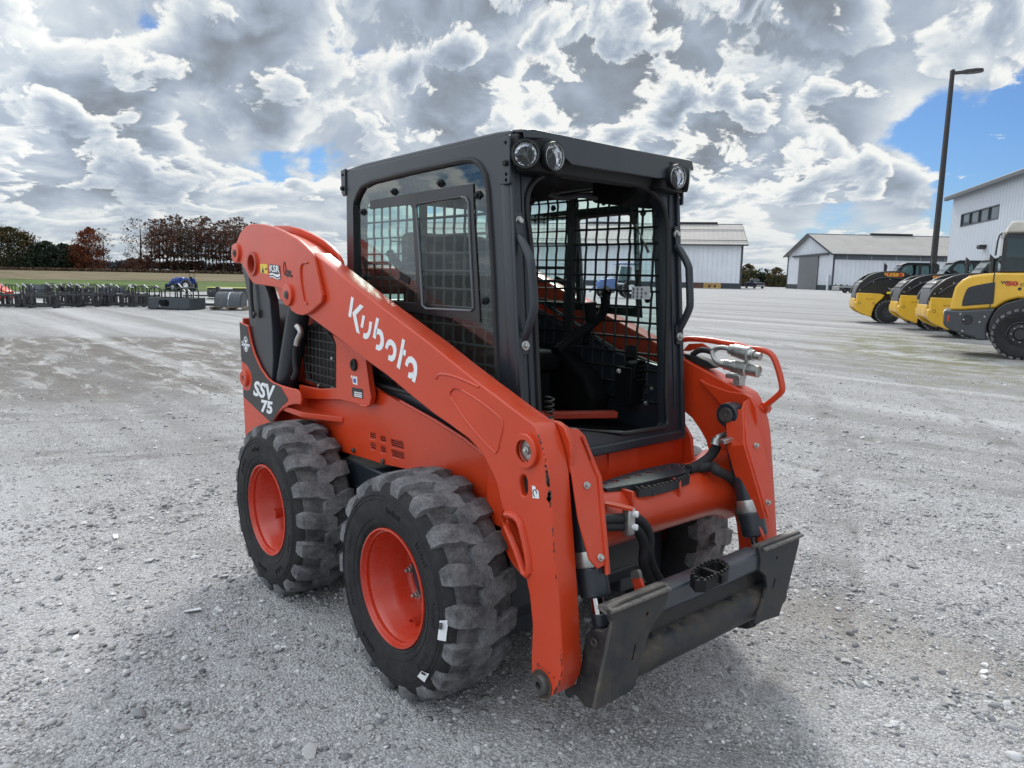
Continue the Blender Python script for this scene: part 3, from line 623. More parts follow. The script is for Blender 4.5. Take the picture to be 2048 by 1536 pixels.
w2=qdecal('data_plate',[(-0.191,1.021),(-0.094,1.026),(-0.089,0.984),(-0.184,0.979)],-.5205,M['black_vinyl'],dpo)
decal('plate_rows',[[(-0.165,1.006),(-0.095,1.009),(-0.095,1.004),(-0.165,1.001)],[(-0.165,0.997),(-0.095,1.0),(-0.095,0.995),(-0.166,0.992)],[(-0.166,0.989),(-0.095,0.992),(-0.095,0.987),(-0.166,0.984)]],-.5222,M['white_vinyl'],w2)
MB().tube([(x,-.523,z) for x,z in [dp[i] for i in (3,4,5,6,7)]],.005,6).build('door_lip',M['orange'],dpo)
# engine bay walls and radiator screen
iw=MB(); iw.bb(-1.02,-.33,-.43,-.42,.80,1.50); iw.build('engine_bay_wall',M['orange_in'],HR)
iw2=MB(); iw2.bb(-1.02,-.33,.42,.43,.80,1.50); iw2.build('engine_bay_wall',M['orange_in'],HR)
MB().bb(-1.30,-1.285,-.59,.59,.55,1.27).build('rear_panel',M['orange_in'],HR,.004)
MB().bb(-1.05,-.35,-.42,.42,1.43,1.56).build('engine_hood',M['orange'],HR,.03)
MB().bb(-1.28,-1.02,-.42,.42,.7,1.38).build('rear_bonnet',M['black_paint'],HR,.03)
sc_o=[(-0.841,1.232),(-0.601,1.297),(-0.437,1.189),(-0.433,0.979),(-0.585,0.964),(-0.77,0.982)]
scr=yplate('radiator_screen',-.47,sc_o,[off(sc_o,.10)],.014,M['black_matte'],HR,.003)
m_=MB(); x0=min(a for a,b in sc_o);x1=max(a for a,b in sc_o);z0=min(b for a,b in sc_o);z1=max(b for a,b in sc_o)
def inpoly(p,poly):
    c=False;n=len(poly)
    for i in range(n):
        a=poly[i];b=poly[i-1]
        if (a[1]>p[1])!=(b[1]>p[1]) and p[0]<(b[0]-a[0])*(p[1]-a[1])/(b[1]-a[1])+a[0]: c=not c
    return c
def clipgrid(m_,poly,y,st,r,diag=0):
    x=x0+st/2
    while x<x1:
        zz=[z0+(z1-z0)*i/80 for i in range(81)]; ins=[z for z in zz if inpoly((x,z),poly)]
        if ins: m_.box((x,y,(min(ins)+max(ins))/2),(r,r,max(ins)-min(ins)))
        x+=st
    z=z0+st/2
    while z<z1:
        xx=[x0+(x1-x0)*i/80 for i in range(81)]; ins=[q for q in xx if inpoly((q,z),poly)]
        if ins: m_.box(((min(ins)+max(ins))/2,y-r,z),(max(ins)-min(ins),r,r))
        z+=st
clipgrid(m_,sc_o,-.468,.042,.004); m_.build('screen_wires',M['dark_steel'],scr)
MB().prism(sc_o,lambda a,b,d:(a,-.445+d,b),0,.005).build('screen_backing',M['black_matte'],scr)
for pt in [(-0.464,1.122),(-0.463,0.977),(-0.612,0.973)]: MB().cyl((pt[0],-.47,pt[1]),(pt[0],-.482,pt[1]),.009,n=10).build('screen_bolt',M['zinc'],scr,.001)
# rear fender panels with decal
fo=[(-1.318,1.249),(-1.196,1.234),(-1.176,1.189),(-1.155,1.146),(-1.113,1.09),(-1.037,1.026),(-0.95,0.982),(-0.875,0.967),(-0.802,0.963),(-0.68,0.963),(-0.593,0.966),(-0.565,0.957),(-0.552,0.939),(-0.548,0.923),(-0.554,0.897),(-0.625,0.891),(-0.685,0.876),(-0.767,0.845),(-0.832,0.809),(-0.888,0.764),(-0.911,0.738),(-0.947,0.687),(-1.033,0.58),(-1.274,0.484)]
fen=yplate('rear_fender_panel',-.60,fo,[],.012,M['orange'],HR,.004)
fd=[(-1.308,1.244),(-1.198,1.229),(-1.166,1.145),(-1.121,1.085),(-1.047,1.024),(-0.962,0.98),(-0.896,0.963),(-0.801,0.957),(-0.78,0.955),(-0.694,0.904),(-0.703,0.892),(-0.776,0.854),(-0.841,0.807),(-0.907,0.749),(-1.282,0.834),(-1.288,0.874),(-1.223,0.878),(-1.186,0.889),(-1.159,0.93),(-1.154,0.958),(-1.167,0.984),(-1.212,1.016),(-1.26,1.028),(-1.3,1.033)]
fb=yplate('fender_decal',-.6015,fd,[],.0014,M['black_vinyl'],fen,.0002); fb['nomirror']=1
bc=[(-1.246,0.945)][0]
MB().lathe([(0,.008),(.014,.008),(.016,.016),(.04,.018),(.046,.012),(.048,0)],(bc[0],-.60,bc[1]),(0,-1,0),32).build('fender_boss',M['orange'],fen)
MB().cyl((bc[0],-.608,bc[1]),(bc[0],-.613,bc[1]),.013,n=16).build('boss_pin',M['dark_steel'],fen)
dtext('SSV',[(-1.141,0.867),(-0.87,0.874),(-1.115,0.944)],-.6024,fen)
dtext('75',[(-1.041,0.793),(-0.89,0.801),(-1.029,0.854)],-.6024,fen)
dtext('2',[(-1.287,1.123),(-1.255,1.123),(-1.285,1.145)],-.6024,fen,offs=.0012)
dtext('SPEED',[(-1.255,1.123),(-1.166,1.124),(-1.254,1.135)],-.6024,fen,offs=.0010)
sg=[(-1.224,1.133),(-1.221,1.176)]
m_=MB(); c0=sg[0]; rr0=sg[1][1]-sg[0][1]
for k in range(28):
    a=2*PI*k/28
    if abs(math.sin(a))<.28: continue
    m_.prism([(c0[0]+rr0*.85*r_*math.cos(a+e),c0[1]+rr0*r_*math.sin(a+e)) for r_,e in ((.78,-.06),(1,-.06),(1,.06),(.78,.06))],lambda a,b,d:(a,-.6022+d,b),-.0006,0)
m_.prism([(c0[0]+rr0*.5*(1 if k%2 else .6)*math.cos(PI*k/8)*.9,c0[1]+rr0*.38+rr0*.3*(1 if k%2 else .6)*math.sin(PI*k/8)) for k in range(16)],lambda a,b,d:(a,-.6022+d,b),-.0006,0)
m_.prism([(c0[0]+rr0*.5*(1 if k%2 else .6)*math.cos(PI*k/8)*.9,c0[1]-rr0*.48+rr0*.3*(1 if k%2 else .6)*math.sin(PI*k/8)) for k in range(16)],lambda a,b,d:(a,-.6022+d,b),-.0006,0)
o=m_.build('speed_emblem',M['white_vinyl'],fen); o['nomirror']=1
# fender shelf and wheel arch liner
m_=MB(); sh=[(-0.588,0.965),(-0.548,0.921),(-0.68,0.962)]
shp=[(sh[2][0]-.02,-.590),(sh[0][0]+.0,-.592),(sh[1][0],-.588),(-.34,-.492),(-.34,-.40),(-1.0,-.40),(-1.0,-.59)]
m_.add([(a,b,.858) for a,b in shp]+[(a,b,.832) for a,b in shp],[tuple(range(7)),tuple(range(13,6,-1))]+[(i,7+i,7+(i+1)%7,(i+1)%7) for i in range(7)])
m_.build('fender_shelf',M['orange'],fen,.003)
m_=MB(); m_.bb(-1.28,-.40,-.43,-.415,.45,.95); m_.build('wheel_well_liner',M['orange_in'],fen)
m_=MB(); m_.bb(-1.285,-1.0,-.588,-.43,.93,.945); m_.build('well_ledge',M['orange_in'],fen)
fenL=mirror(fen)
# rear links and lift cylinders
lk=[(-1.305,1.558),(-1.196,1.49),(-1.108,1.46),(-0.977,1.455),(-0.93,1.383),(-0.908,1.231),(-0.905,1.077),(-0.931,0.957),(-1.001,0.983),(-1.091,1.045),(-1.167,1.133),(-1.213,1.264),(-1.231,1.398),(-1.273,1.505)]
lnk=yplate('rear_link',-.585,lk,[],.05,M['black_paint'],HR,.006)
MB().tube([(-1.13,-.60,1.50),(-1.12,-.605,1.40),(-1.10,-.605,1.28)],.009,8,smooth=1).build('link_hose',M['hose'],lnk)
kk=[(-1.082,1.306)][0]
MB().bb(kk[0]-.035,kk[0]+.035,-.60,-.585,kk[1]-.02,kk[1]+.02).cyl((kk[0],-.6,kk[1]),(kk[0],-.612,kk[1]),.011,n=6).build('link_clip',M['dark_steel'],lnk,.002)
mirror(lnk)
lca,lcb=[(-0.727,-0.52,1.336),(-0.918,-0.52,0.888)]
lca=V(lca);lcb=V(lcb)
lc=MB().cyl(lca+(lca-lcb)*.08,lcb,.056,n=36).build('lift_cylinder',M['black_paint'],HR,.006)
fz=[(-0.604,1.272),(-0.565,1.26),(-0.557,1.238),(-0.598,1.203),(-0.608,1.179)]
MB().tube([(x,-.59,z) for x,z in fz],.014,10,smooth=1).build('cylinder_fitting',M['zinc'],lc)
hz=[(-0.619,1.178),(-0.64,1.137),(-0.639,1.073),(-0.626,1.043),(-0.665,1.01)]
MB().tube([(x,-.585,z) for x,z in hz],.013,10,smooth=2).build('cylinder_hose',M['hose'],lc)
mirror(lc)

# ---- cab
CB=MB()
def fx(z): return .80+(1.85-z)*.097
cab_o=[(-.35,.86),(-.35,1.955),(-.335,1.982),(.60,2.0),(fx(1.99)-.01,2.003),(fx(1.85),1.85),(fx(1.5),1.5),(fx(1.1),1.1),(fx(.88),.88),(.55,.86)]
win=[(-0.266,1.815),(-0.259,1.845),(-0.235,1.873),(-0.196,1.901),(-0.109,1.916),(0.208,1.93),(0.543,1.939),(0.594,1.934),(0.621,1.924),(0.644,1.908),(0.673,1.874),(0.689,1.821),(0.725,1.541),(0.759,1.163),(0.648,1.177),(0.459,1.205),(-0.194,1.41),(-0.256,1.497)]
win=[(x,z) for x,z in win if not (z<1.16)]
win=win+[(.755,1.10),(.70,1.04),(-.20,1.04),(-.255,1.10)]
cab=yplate('cab_frame',-.455,cab_o,[win],.03,M['black_paint'],HR,.006)
cs=mirror(cab,cab)
def seal(loop,y,r,parent,name='window_seal'): return MB().tube([(a,y,b) for a,b in loop],r,8,closed=True).build(name,M['rubber_seal'],parent)
seal(win,-.455,.011,cab); seal(win,.455,.011,cab)
# side glass with dark printed border and sliding pane
gl_=yplate('side_window',-.448,off(win,.01),[[(0.243,1.802),(0.532,1.81),(0.558,1.805),(0.572,1.787),(0.59,1.6),(0.61,1.411),(0.597,1.4),(0.304,1.394),(0.277,1.406),(0.257,1.602),(0.231,1.787)]],.005,M['glass'],HR,.001)
pf=[(-0.141,1.838),(0.142,1.846),(0.381,1.85),(0.595,1.853),(0.605,1.72),(0.627,1.54),(0.648,1.358),(0.454,1.366),(0.243,1.374),(0.089,1.381),(-0.048,1.396),(-0.048,1.425),(0.063,1.413),(0.218,1.413),(0.237,1.425),(0.215,1.603),(0.195,1.789),(0.18,1.802),(0.064,1.802),(-0.137,1.802)]
po1=[(-0.045,1.802),(0.18,1.802),(0.195,1.789),(0.215,1.603),(0.237,1.425),(0.218,1.413),(0.076,1.412),(-0.006,1.419),(-0.033,1.533),(-0.046,1.676)]
po2=[(0.243,1.802),(0.532,1.81),(0.558,1.805),(0.572,1.787),(0.59,1.6),(0.61,1.411),(0.597,1.4),(0.304,1.394),(0.277,1.406),(0.257,1.602),(0.231,1.787)]
prn=yplate('window_border',-.4535,pf,[po2],.004,M['black_vinyl'],gl_,.001)
MB().tube([(a,-.456,b) for a,b in po2],.005,6,closed=True).build('sliding_frame',simple('grey_frame',(.12,.13,.14),.4),gl_)
yplate('sliding_pane',-.4525,po2,[],.003,M['glass2'],gl_,.0005)
for pt in [(0.056,1.862),(0.39,1.87),(0.624,1.811),(-0.202,1.793),(-0.192,1.508),(0.67,1.439)]:
    MB().lathe([(0,.016),(.006,.016),(.009,.012),(.009,.006),(.015,.004),(.015,0)],(pt[0],-.450,pt[1]),(0,-1,0),20).build('glass_bolt',M['plastic'],gl_)
MB().beam((.10,-.445,1.52),(.17,-.445,1.50),.012,.03).build('window_latch',M['plastic'],gl_)
glL=mirror(gl_)
# steel mesh screens inside both side windows
def wire_screen(y,name):
    m_=MB(); st=.0665; x=-.27
    x_=-.285
    while x_<.79:
        zt=1.90; zb=1.0
        pts=[]; z=zb; k=0
        while z<zt:
            w=.004*(1 if (int((z-zb)/st)%3==1) else 0)
            pts+= [(x_+w,y,z),(x_-w,y,z+st*.5)]; z+=st
        m_.tube(pts,.0055,6); x_+=st
    z=1.0
    while z<1.91:
        m_.tube([(-.30,y-.006,z),(.2,y-.006,z),(.79,y-.006,z)],.0055,6); z+=st*1.02
    return m_.build(name,M['black_matte'],HR)
wire_screen(-.425,'mesh_screen'); wire_screen(.425,'mesh_screen')
m_=MB()
for y in (-.418,.418):
    m_.bb(.20,.245,y-.006,y+.006,1.0,1.9); m_.bb(-.3,.80,y-.006,y+.006,1.895,1.915); m_.bb(-.30,.24,y-.008,y+.008,1.50,1.515); m_.bb(-.30,.24,y-.008,y+.008,1.565,1.58)
m_.build('screen_frame',M['black_matte'],HR,.002)
# rear window opening and screen
rw=[(-.36,1.35),(.36,1.35),(.36,1.86),(-.36,1.86)]
plate('cab_rear_wall',(-.35,0,0),(0,-1,0),(0,0,1),[(-.44,.95),(.44,.95),(.44,1.97),(-.44,1.97)],[fillet(rw,.06)],.02,M['black_paint'],cab,.004)
plate('rear_window',(-.352,0,0),(0,-1,0),(0,0,1),[(-.37,1.34),(.37,1.34),(.37,1.87),(-.37,1.87)],[],.004,M['glass'],HR,.0005)
# front wall with door opening
fo_=[(-0.365,-0.843),(-0.364,-0.684),(-0.365,-0.491),(-0.366,-0.335),(-0.374,-0.18),(-0.385,-0.104),(-0.381,-0.053),(-0.363,-0.014),(-0.331,0.016),(-0.288,0.035),(-0.234,0.042),(-0.081,0.042),(0.097,0.044),(0.223,0.042),(0.288,0.028),(0.341,-0.002),(0.373,-0.046),(0.388,-0.111),(0.381,-0.325),(0.359,-0.613),(0.347,-0.798),(0.355,-0.93),(0.086,-0.929)]
fu=(0,1,0); fv=(-.0965,0,.9953); fO=(.80,0,1.85)
fw_=[(-.457,-.98),(.457,-.98),(.457,.135),(-.457,.135)]
fo_=fillet(fo_,.03,3)
ff=plate('cab_front',fO,fu,fv,fillet(fw_,.02),[fo_],.05,M['black_paint'],cab,.006)
def FP(y,s,d=0): return V(fO)+V((0,y,0))+V(fv)*s+V((.9953,0,.0965))*d
MB().tube([FP(a,b,.002) for a,b in fo_],.010,8,closed=True).build('door_seal',M['rubber_seal'],ff)
# pillars: raised corner ridge and recessed handle panel
for s in (-1,1):
    m_=MB(); 
    m_.prism([(s*.457,-.98),(s*.457,.06),(s*.44,.06),(s*.435,-.98)],lambda a,b,d:FP(a,b,d),.0,.014)
    m_.prism([(s*.405,-.86),(s*.405,.02),(s*.397,.02),(s*.397,-.86)],lambda a,b,d:FP(a,b,d),.0,.006)
    m_.build('pillar_ridge',M['black_paint'],ff,.004)
    # grab handle
    h=[V((.822,s*.430,1.665)),V((.845,s*.433,1.652)),V((.893,s*.433,1.585)),V((.897,s*.433,1.56)),V((.912,s*.430,1.44)),V((.912,s*.430,1.41)),V((.868,s*.428,1.325)),V((.855,s*.428,1.315))]
    m_=MB(); m_.tube(h,.0155,12,smooth=2)
    gh=m_.build('grab_handle',M['black_paint'],HR)
    m_=MB(); m_.beam((.822,s*.432,1.745),(.838,s*.432,1.65),.03,.008).beam((.868,s*.428,1.26),(.862,s*.428,1.34),.032,.008); m_.build('handle_bracket',M['black_paint'],gh,.003)
    m_=MB()
    for p in ((.819,s*.43,1.713),(.863,s*.4275,1.2925)): m_.cyl(p,V(p)+V((.012,0,.001)),.017,n=20).cyl(V(p)+V((.012,0,.001)),V(p)+V((.022,0,.002)),.010,n=6)
    m_.build('handle_bolt',M['zinc'],gh,.002)
# door sill and threshold
MB().bb(.80,.905,-.44,.46,.862,.90).build('door_sill',M['black_paint'],cab,.006)
# roof
m_=MB(); m_.prism([(-.352,1.97),(-.352,1.988),(-.2,2.0),(.72,2.016),(.80,2.012),(.80,1.97)],lambda a,b,d:(a,d,b),-.452,.452)
roof=m_.build('cab_roof',M['black_paint'],HR,.012,3)
# visor: sloped sheet over the door with cut-outs around the lamps
m_=MB()
vt=[(-.40,.835,2.035),(.475,.835,2.035)]
vis=plate('roof_visor',(.862,0,1.972),(0,1,0),(-.25,0,.9682),[(-.27,-.035),(-.235,-.058),(.235,-.058),(.30,-.05),(.335,-.012),(.36,.0),(.475,.0),(.475,.035),(-.40,.045),(-.44,.035),(-.44,.01),(-.33,.02),(-.29,.0)],[],.008,M['black_paint'],HR,.003)
MB().prism([(.78,2.006),(.78,2.016),(.852,2.010),(.852,1.998)],lambda a,b,d:(a,d,b),-.44,.474).build('visor_top',M['black_paint'],vis,.003)
# dark header below visor
m_=MB(); m_.prism([(.76,2.0),(.83,2.0),(.822,1.93),(.812,1.885),(.76,1.885)],lambda a,b,d:(a,d,b),-.45,.45)
m_.build('lamp_header',M['black_matte'],HR,.01)
def lamp(c,nrm,r,nm='work_lamp'):
    nrm=V(nrm).normalized(); c=V(c)
    h=MB().lathe([(0,-.055),(r*.7,-.05),(r*1.12,-.02),(r*1.16,0),(r*1.12,.006),(r*1.03,.006),(r*1.0,-.002)],c,nrm,36).build(nm,M['plastic'],HR)
    MB().lathe([(r*1.0,-.002),(r*.86,-.014),(r*.6,-.024),(r*.34,-.034),(0,-.036)],c,nrm,12).build('reflector',M['chrome'],h,smooth=False)
    m2=MB(); m2.cyl(c-nrm*.034,c-nrm*.018,r*.20,n=12)
    d,u,w=m2.frame(nrm)
    for k in range(3): a=k*2*PI/3; m2.beam(c-nrm*.02,c-nrm*.012+(u*math.cos(a)+w*math.sin(a))*r*.92,.0025,.003)
    m2.build('bulb_shield',M['dark_steel'],h)
    MB().lathe([(r*1.0,.000),(r*.8,.008),(r*.4,.013),(0,.015)],c,nrm,36).build('lens',M['lens'],h)
    MB().lathe([(r*.985,.003),(r*1.02,.008),(r*1.045,.005)],c,nrm,36).build('bezel',M['zinc'],h)
    return h
for s in (-1,1):
    lamp((.888,s*.335,1.929),(1,-s*.06,-.03),.043)
    lamp((.858,s*.436,1.930),(.74,s*.66,-.03),.043)
    # pod around the lamps
    m_=MB(); pod=[(.79,.452),(.82,.455),(.865,.43),(.885,.39),(.892,.34),(.885,.285),(.85,.27),(.79,.27)]
    vs=[];
    m_.prism([(a,s*b) for a,b in pod],lambda a,b,d:(a-(.02 if d>1.97 else 0)-.012,b*.985,d),1.875,1.995)
    m_.build('lamp_pod',M['plastic'],HR,.012,3)
# corner brackets on the roof
bk=[(0.746,1.98),(0.817,1.993),(0.822,1.834),(0.764,1.834)]
for s in (-1,1):
    b_=yplate('roof_bracket',s*.472,fillet([(x,z) for x,z in bk],.008),[circ((x,z),.006,12) for x,z in [(0.796,1.968),(0.802,1.865),(0.802,1.846)]],.010,M['black_paint'],HR,.002,side=s)
    q=[(0.801,1.901)][0]; MB().cyl((q[0],s*.472,q[1]),(q[0],s*.482,q[1]),.010,n=12).build('bracket_bolt',M['plastic'],b_,.002)
    bk2=[(-.385,1.985),(-.345,1.99),(-.345,1.875),(-.365,1.87),(-.38,1.885)]
    b_=yplate('roof_bracket',s*.462,bk2,[],.012,M['black_paint'],HR,.002,side=s)
    MB().cyl((-.365,s*.462,1.905),(-.365,s*.472,1.905),.010,n=12).cyl((-.368,s*.462,1.965),(-.368,s*.466,1.965),.006,n=12).build('bracket_bolt',M['plastic'],b_,.001)
# ---- cab interior
m_=MB(); m_.bb(-.33,.80,-.42,.42,.86,.88); m_.build('cab_floor',M['interior'],HR)
seat=MB(); seat.bb(-.14,.36,-.25,.25,1.10,1.20); s_=seat.build('operator_seat',M['interior'],HR,.04,4)
m_=MB(); m_.prism([(-.22,1.18),(-.10,1.18),(-.16,1.72),(-.26,1.72)],lambda a,b,d:(a,d,b),-.24,.24); m_.build('seat_backrest',M['interior'],s_,.04,4)
m_=MB(); m_.bb(-.12,.34,-.2,.2,.88,1.1); m_.build('seat_base',M['interior'],s_,.01)
for s in (-1,1):
    m_=MB(); m_.prism([(-.25,.9),(.50,.9),(.52,1.0),(.45,1.10),(.30,1.18),(-.25,1.22)],lambda a,b,d:(a,d,b),s*.29,s*.41); m_.build('side_console',M['interior'],HR,.025,3)
    m_=MB(); m_.tube([(.42,s*.33,1.22),(.44,s*.33,1.30),(.45,s*.325,1.34)],.016,12,smooth=1).tube([(.45,s*.325,1.33),(.46,s*.32,1.37),(.458,s*.315,1.42)],[.02,.030],14,smooth=1); m_.build('joystick',M['interior'],HR,.002)
# restraint bar
rb=[(0.45,0.115,1.205),(0.45,0.265,1.287),(0.45,0.391,1.351),(0.45,0.428,1.396),(0.45,0.419,1.448)]
m_=MB(); m_.tube(rb,.022,12,smooth=2); m_.tube([rb[-1],(rb[-1][0]+.02,rb[-1][1]+.005,rb[-1][2]+.03)],.030,12); m_.build('restraint_bar',M['interior'],HR)
MB().tube([(-.18,-.33,1.62),(.10,-.32,1.40),(.35,-.30,1.33),(.48,-.15,1.33),(.48,-.02,1.335)],.02,10,smooth=2).build('restraint_bar',M['interior'],HR)
# steering / foot area details
p=[(0.7,0.405,1.126),(0.7,0.325,1.189)]
m_=MB(); m_.lathe([(.055,-.06),(.055,0),(.047,.004),(.042,-.01),(.0,-.02)],p[0],(1,0,.1),28); m_.tube([p[1],V(p[1])+V((-.02,.02,.05))],.022,10); m_.bb(.60,.69,p[0][1]-.06,p[0][1]+.07,p[0][2]-.14,p[0][2]+.02); m_.build('air_vent_unit',M['interior'],HR,.006)
m_=MB()
for k in range(4): m_.beam(V(p[0])+V((.005,-.035,-.03+k*.02)),V(p[0])+V((.005,.035,-.03+k*.02)),.004,.004)
m_.build('vent_slats',M['black_matte'],HR)
m_=MB(); m_.beam((.22,-.30,.93),(.60,.36,.93),.05,.03); m_.build('floor_rail',M['orange_in'],HR,.004)
m_=MB(); m_.bb(.38,.50,-.18,.02,.88,.925); m_.build('pedal_base',M['orange_in'],HR,.004)
m_=MB(); m_.tube([(.60,-.05+.016*math.cos(a),.93+a*.004+0*a) if False else (.60+.018*math.cos(a),-.05+.018*math.sin(a),.90+a*.0035) for a in [i*.6 for i in range(70)]],.004,5); m_.build('pedal_spring',M['dark_steel'],HR)
m_=MB(); m_.prism([(.60,.89),(.70,.89),(.62,.98),(.60,.98)],lambda a,b,d:(a,d,b),-.36,-.24); m_.build('foot_pedal',M['interior'],HR,.006)
m_=MB()
for q in [(0.74,0.197,1.15),(0.74,0.418,1.059),(0.74,0.382,0.999)]: m_.cyl(q,V(q)+V((.012,0,0)),.010,n=6)
m_.build('interior_bolt',M['zinc'],HR,.001)
# overhead consoles and wiring
m_=MB(); m_.prism([(.55,1.96),(.80,1.96),(.80,1.86),(.70,1.80),(.55,1.84)],lambda a,b,d:(a,d,b),-.42,-.20); m_.prism([(.55,1.96),(.80,1.96),(.80,1.87),(.70,1.82),(.55,1.84)],lambda a,b,d:(a,d,b),.20,.42); m_.bb(-.2,.7,-.42,.42,1.93,1.965)
m_.build('overhead_console',M['interior'],HR,.015,3)
m_=MB(); m_.tube([(.74,-.33,1.80),(.74,-.30,1.80)],.022,12); m_.tube([(.70,-.22,1.84),(.68,-.1,1.82),(.66,.02,1.85),(.68,.10,1.84)],.010,8,smooth=2); m_.tube([(.72,.27,1.79),(.70,.31,1.76)],.014,10); m_.build('overhead_wiring',M['hose'],HR)
# mirror / gas strut on left
MB().tube([(.62,.40,1.77),(.70,.41,1.64)],.007,8).build('gas_strut',M['zinc'],HR)
MB().bb(.5,.62,.405,.412,1.30,1.40) if False else None
sg_=[(0.618,1.494),(0.719,1.497),(0.722,1.442),(0.621,1.44)]
sgo=yplate('operation_label',.404,sg_,[],.002,M['white_vinyl'],HR,.0004)
m_=MB(); x0=min(a for a,b in sg_);x1=max(a for a,b in sg_);z0=min(b for a,b in sg_);z1=max(b for a,b in sg_)
for i in range(4):
    for j in range(3):
        if i==3 and j!=1: continue
        cx=x0+(x1-x0)*(.13+.22*i);cz=z0+(z1-z0)*(.2+.28*j); r=(z1-z0)*.09
        m_.tube([(cx+r*math.cos(a)*.8,.4025,cz+r*math.sin(a)) for a in [k*PI/4 for k in range(8)]],.0012,4,closed=True)
        m_.box((cx,.4025,cz),(r*.6,.001,r*.4))
m_.build('label_symbols',M['black_vinyl'],sgo)
# ---- left arm top: hydraulic couplings and guard rail
m_=MB(); rl=[(0.709,0.6,1.238),(0.738,0.6,1.254),(0.775,0.6,1.27),(0.833,0.6,1.274),(0.913,0.6,1.273),(0.975,0.6,1.267),(1.035,0.6,1.266),(1.095,0.6,1.254),(1.138,0.6,1.255),(1.18,0.6,1.249),(1.206,0.6,1.229),(1.234,0.6,1.17),(1.251,0.6,1.115),(1.25,0.6,1.096),(1.222,0.6,1.067),(1.19,0.6,1.037),(1.171,0.6,1.018)]
m_.tube(rl,.0125,12,smooth=1); rail=m_.build('guard_rail',M['orange'],HR)
q=rl[-1]; MB().cyl((q[0],.60,q[2]),(q[0],.63,q[2]),.024,n=20).cyl((q[0],.58,q[2]),(q[0],.6,q[2]),.013,n=6).build('rail_mount',M['orange'],rail,.003)
def cpl(pts,prof,nm):
    a=V(pts[0]);b=V(pts[1]);L=(b-a).length
    o=MB().lathe([(r,t*L) for r,t in prof],a,b-a,28).build(nm,M['zinc'],HR); return o
c1=[(1.026,0.565,1.246),(1.167,0.565,1.229)]
c2=[(0.986,0.565,1.184),(1.164,0.565,1.169)]
cpl(c1,[(0,0),(.022,0),(.022,.12),(.027,.13),(.029,.15),(.029,.52),(.031,.53),(.031,.64),(.024,.66),(.022,.72),(.022,.80),(.012,.81),(.016,.83),(.016,1.0),(0,1.0)],'hydraulic_coupling')
cpl(c2,[(0,0),(.017,0),(.017,.1),(.022,.11),(.022,.30),(.026,.32),(.026,.60),(.030,.61),(.030,.70),(.024,.72),(.024,1.0),(.020,1.0),(.019,.97),(0,.97)],'hydraulic_coupling')
m_=MB(); m_.tube([(0.944,0.56,1.229),(0.962,0.56,1.247),(0.996,0.56,1.254),(1.033,0.56,1.247)],.011,10,smooth=2)
m_.tube([(0.946,0.55,1.237),(0.956,0.55,1.208),(0.976,0.55,1.189),(1.007,0.55,1.183)],.010,10,smooth=2)
m_.build('coupling_elbow',M['zinc'],HR)
m_=MB(); q=[(1.06,0.565,1.139),(1.077,0.565,1.109)]
m_.box(V(q[0]),(.07,.05,.02)); m_.box(V(q[1])+V((0,0,.01)),(.035,.04,.035)); m_.build('coupling_mount',M['zinc'],HR,.004)
m_=MB(); m_.prism([(0.796,1.209),(0.866,1.205),(0.931,1.19),(0.971,1.169),(0.941,1.158),(0.868,1.175),(0.818,1.191)],lambda a,b,d:(a,d,b),.545,.60); m_.build('coupling_tray',M['black_matte'],HR,.003)
MB().tube([(0.842,0.56,1.207),(0.873,0.56,1.23),(0.904,0.56,1.236),(0.94,0.56,1.229)],.013,8,smooth=2).build('coupling_hose',M['hose'],HR)
m_=MB(); m_.prism([(0.782,1.218),(0.815,1.253),(0.879,1.26),(0.92,1.243),(0.857,1.235),(0.817,1.221)],lambda a,b,d:(a,d,b),.57,.58); m_.build('rail_gusset',M['orange'],rail)
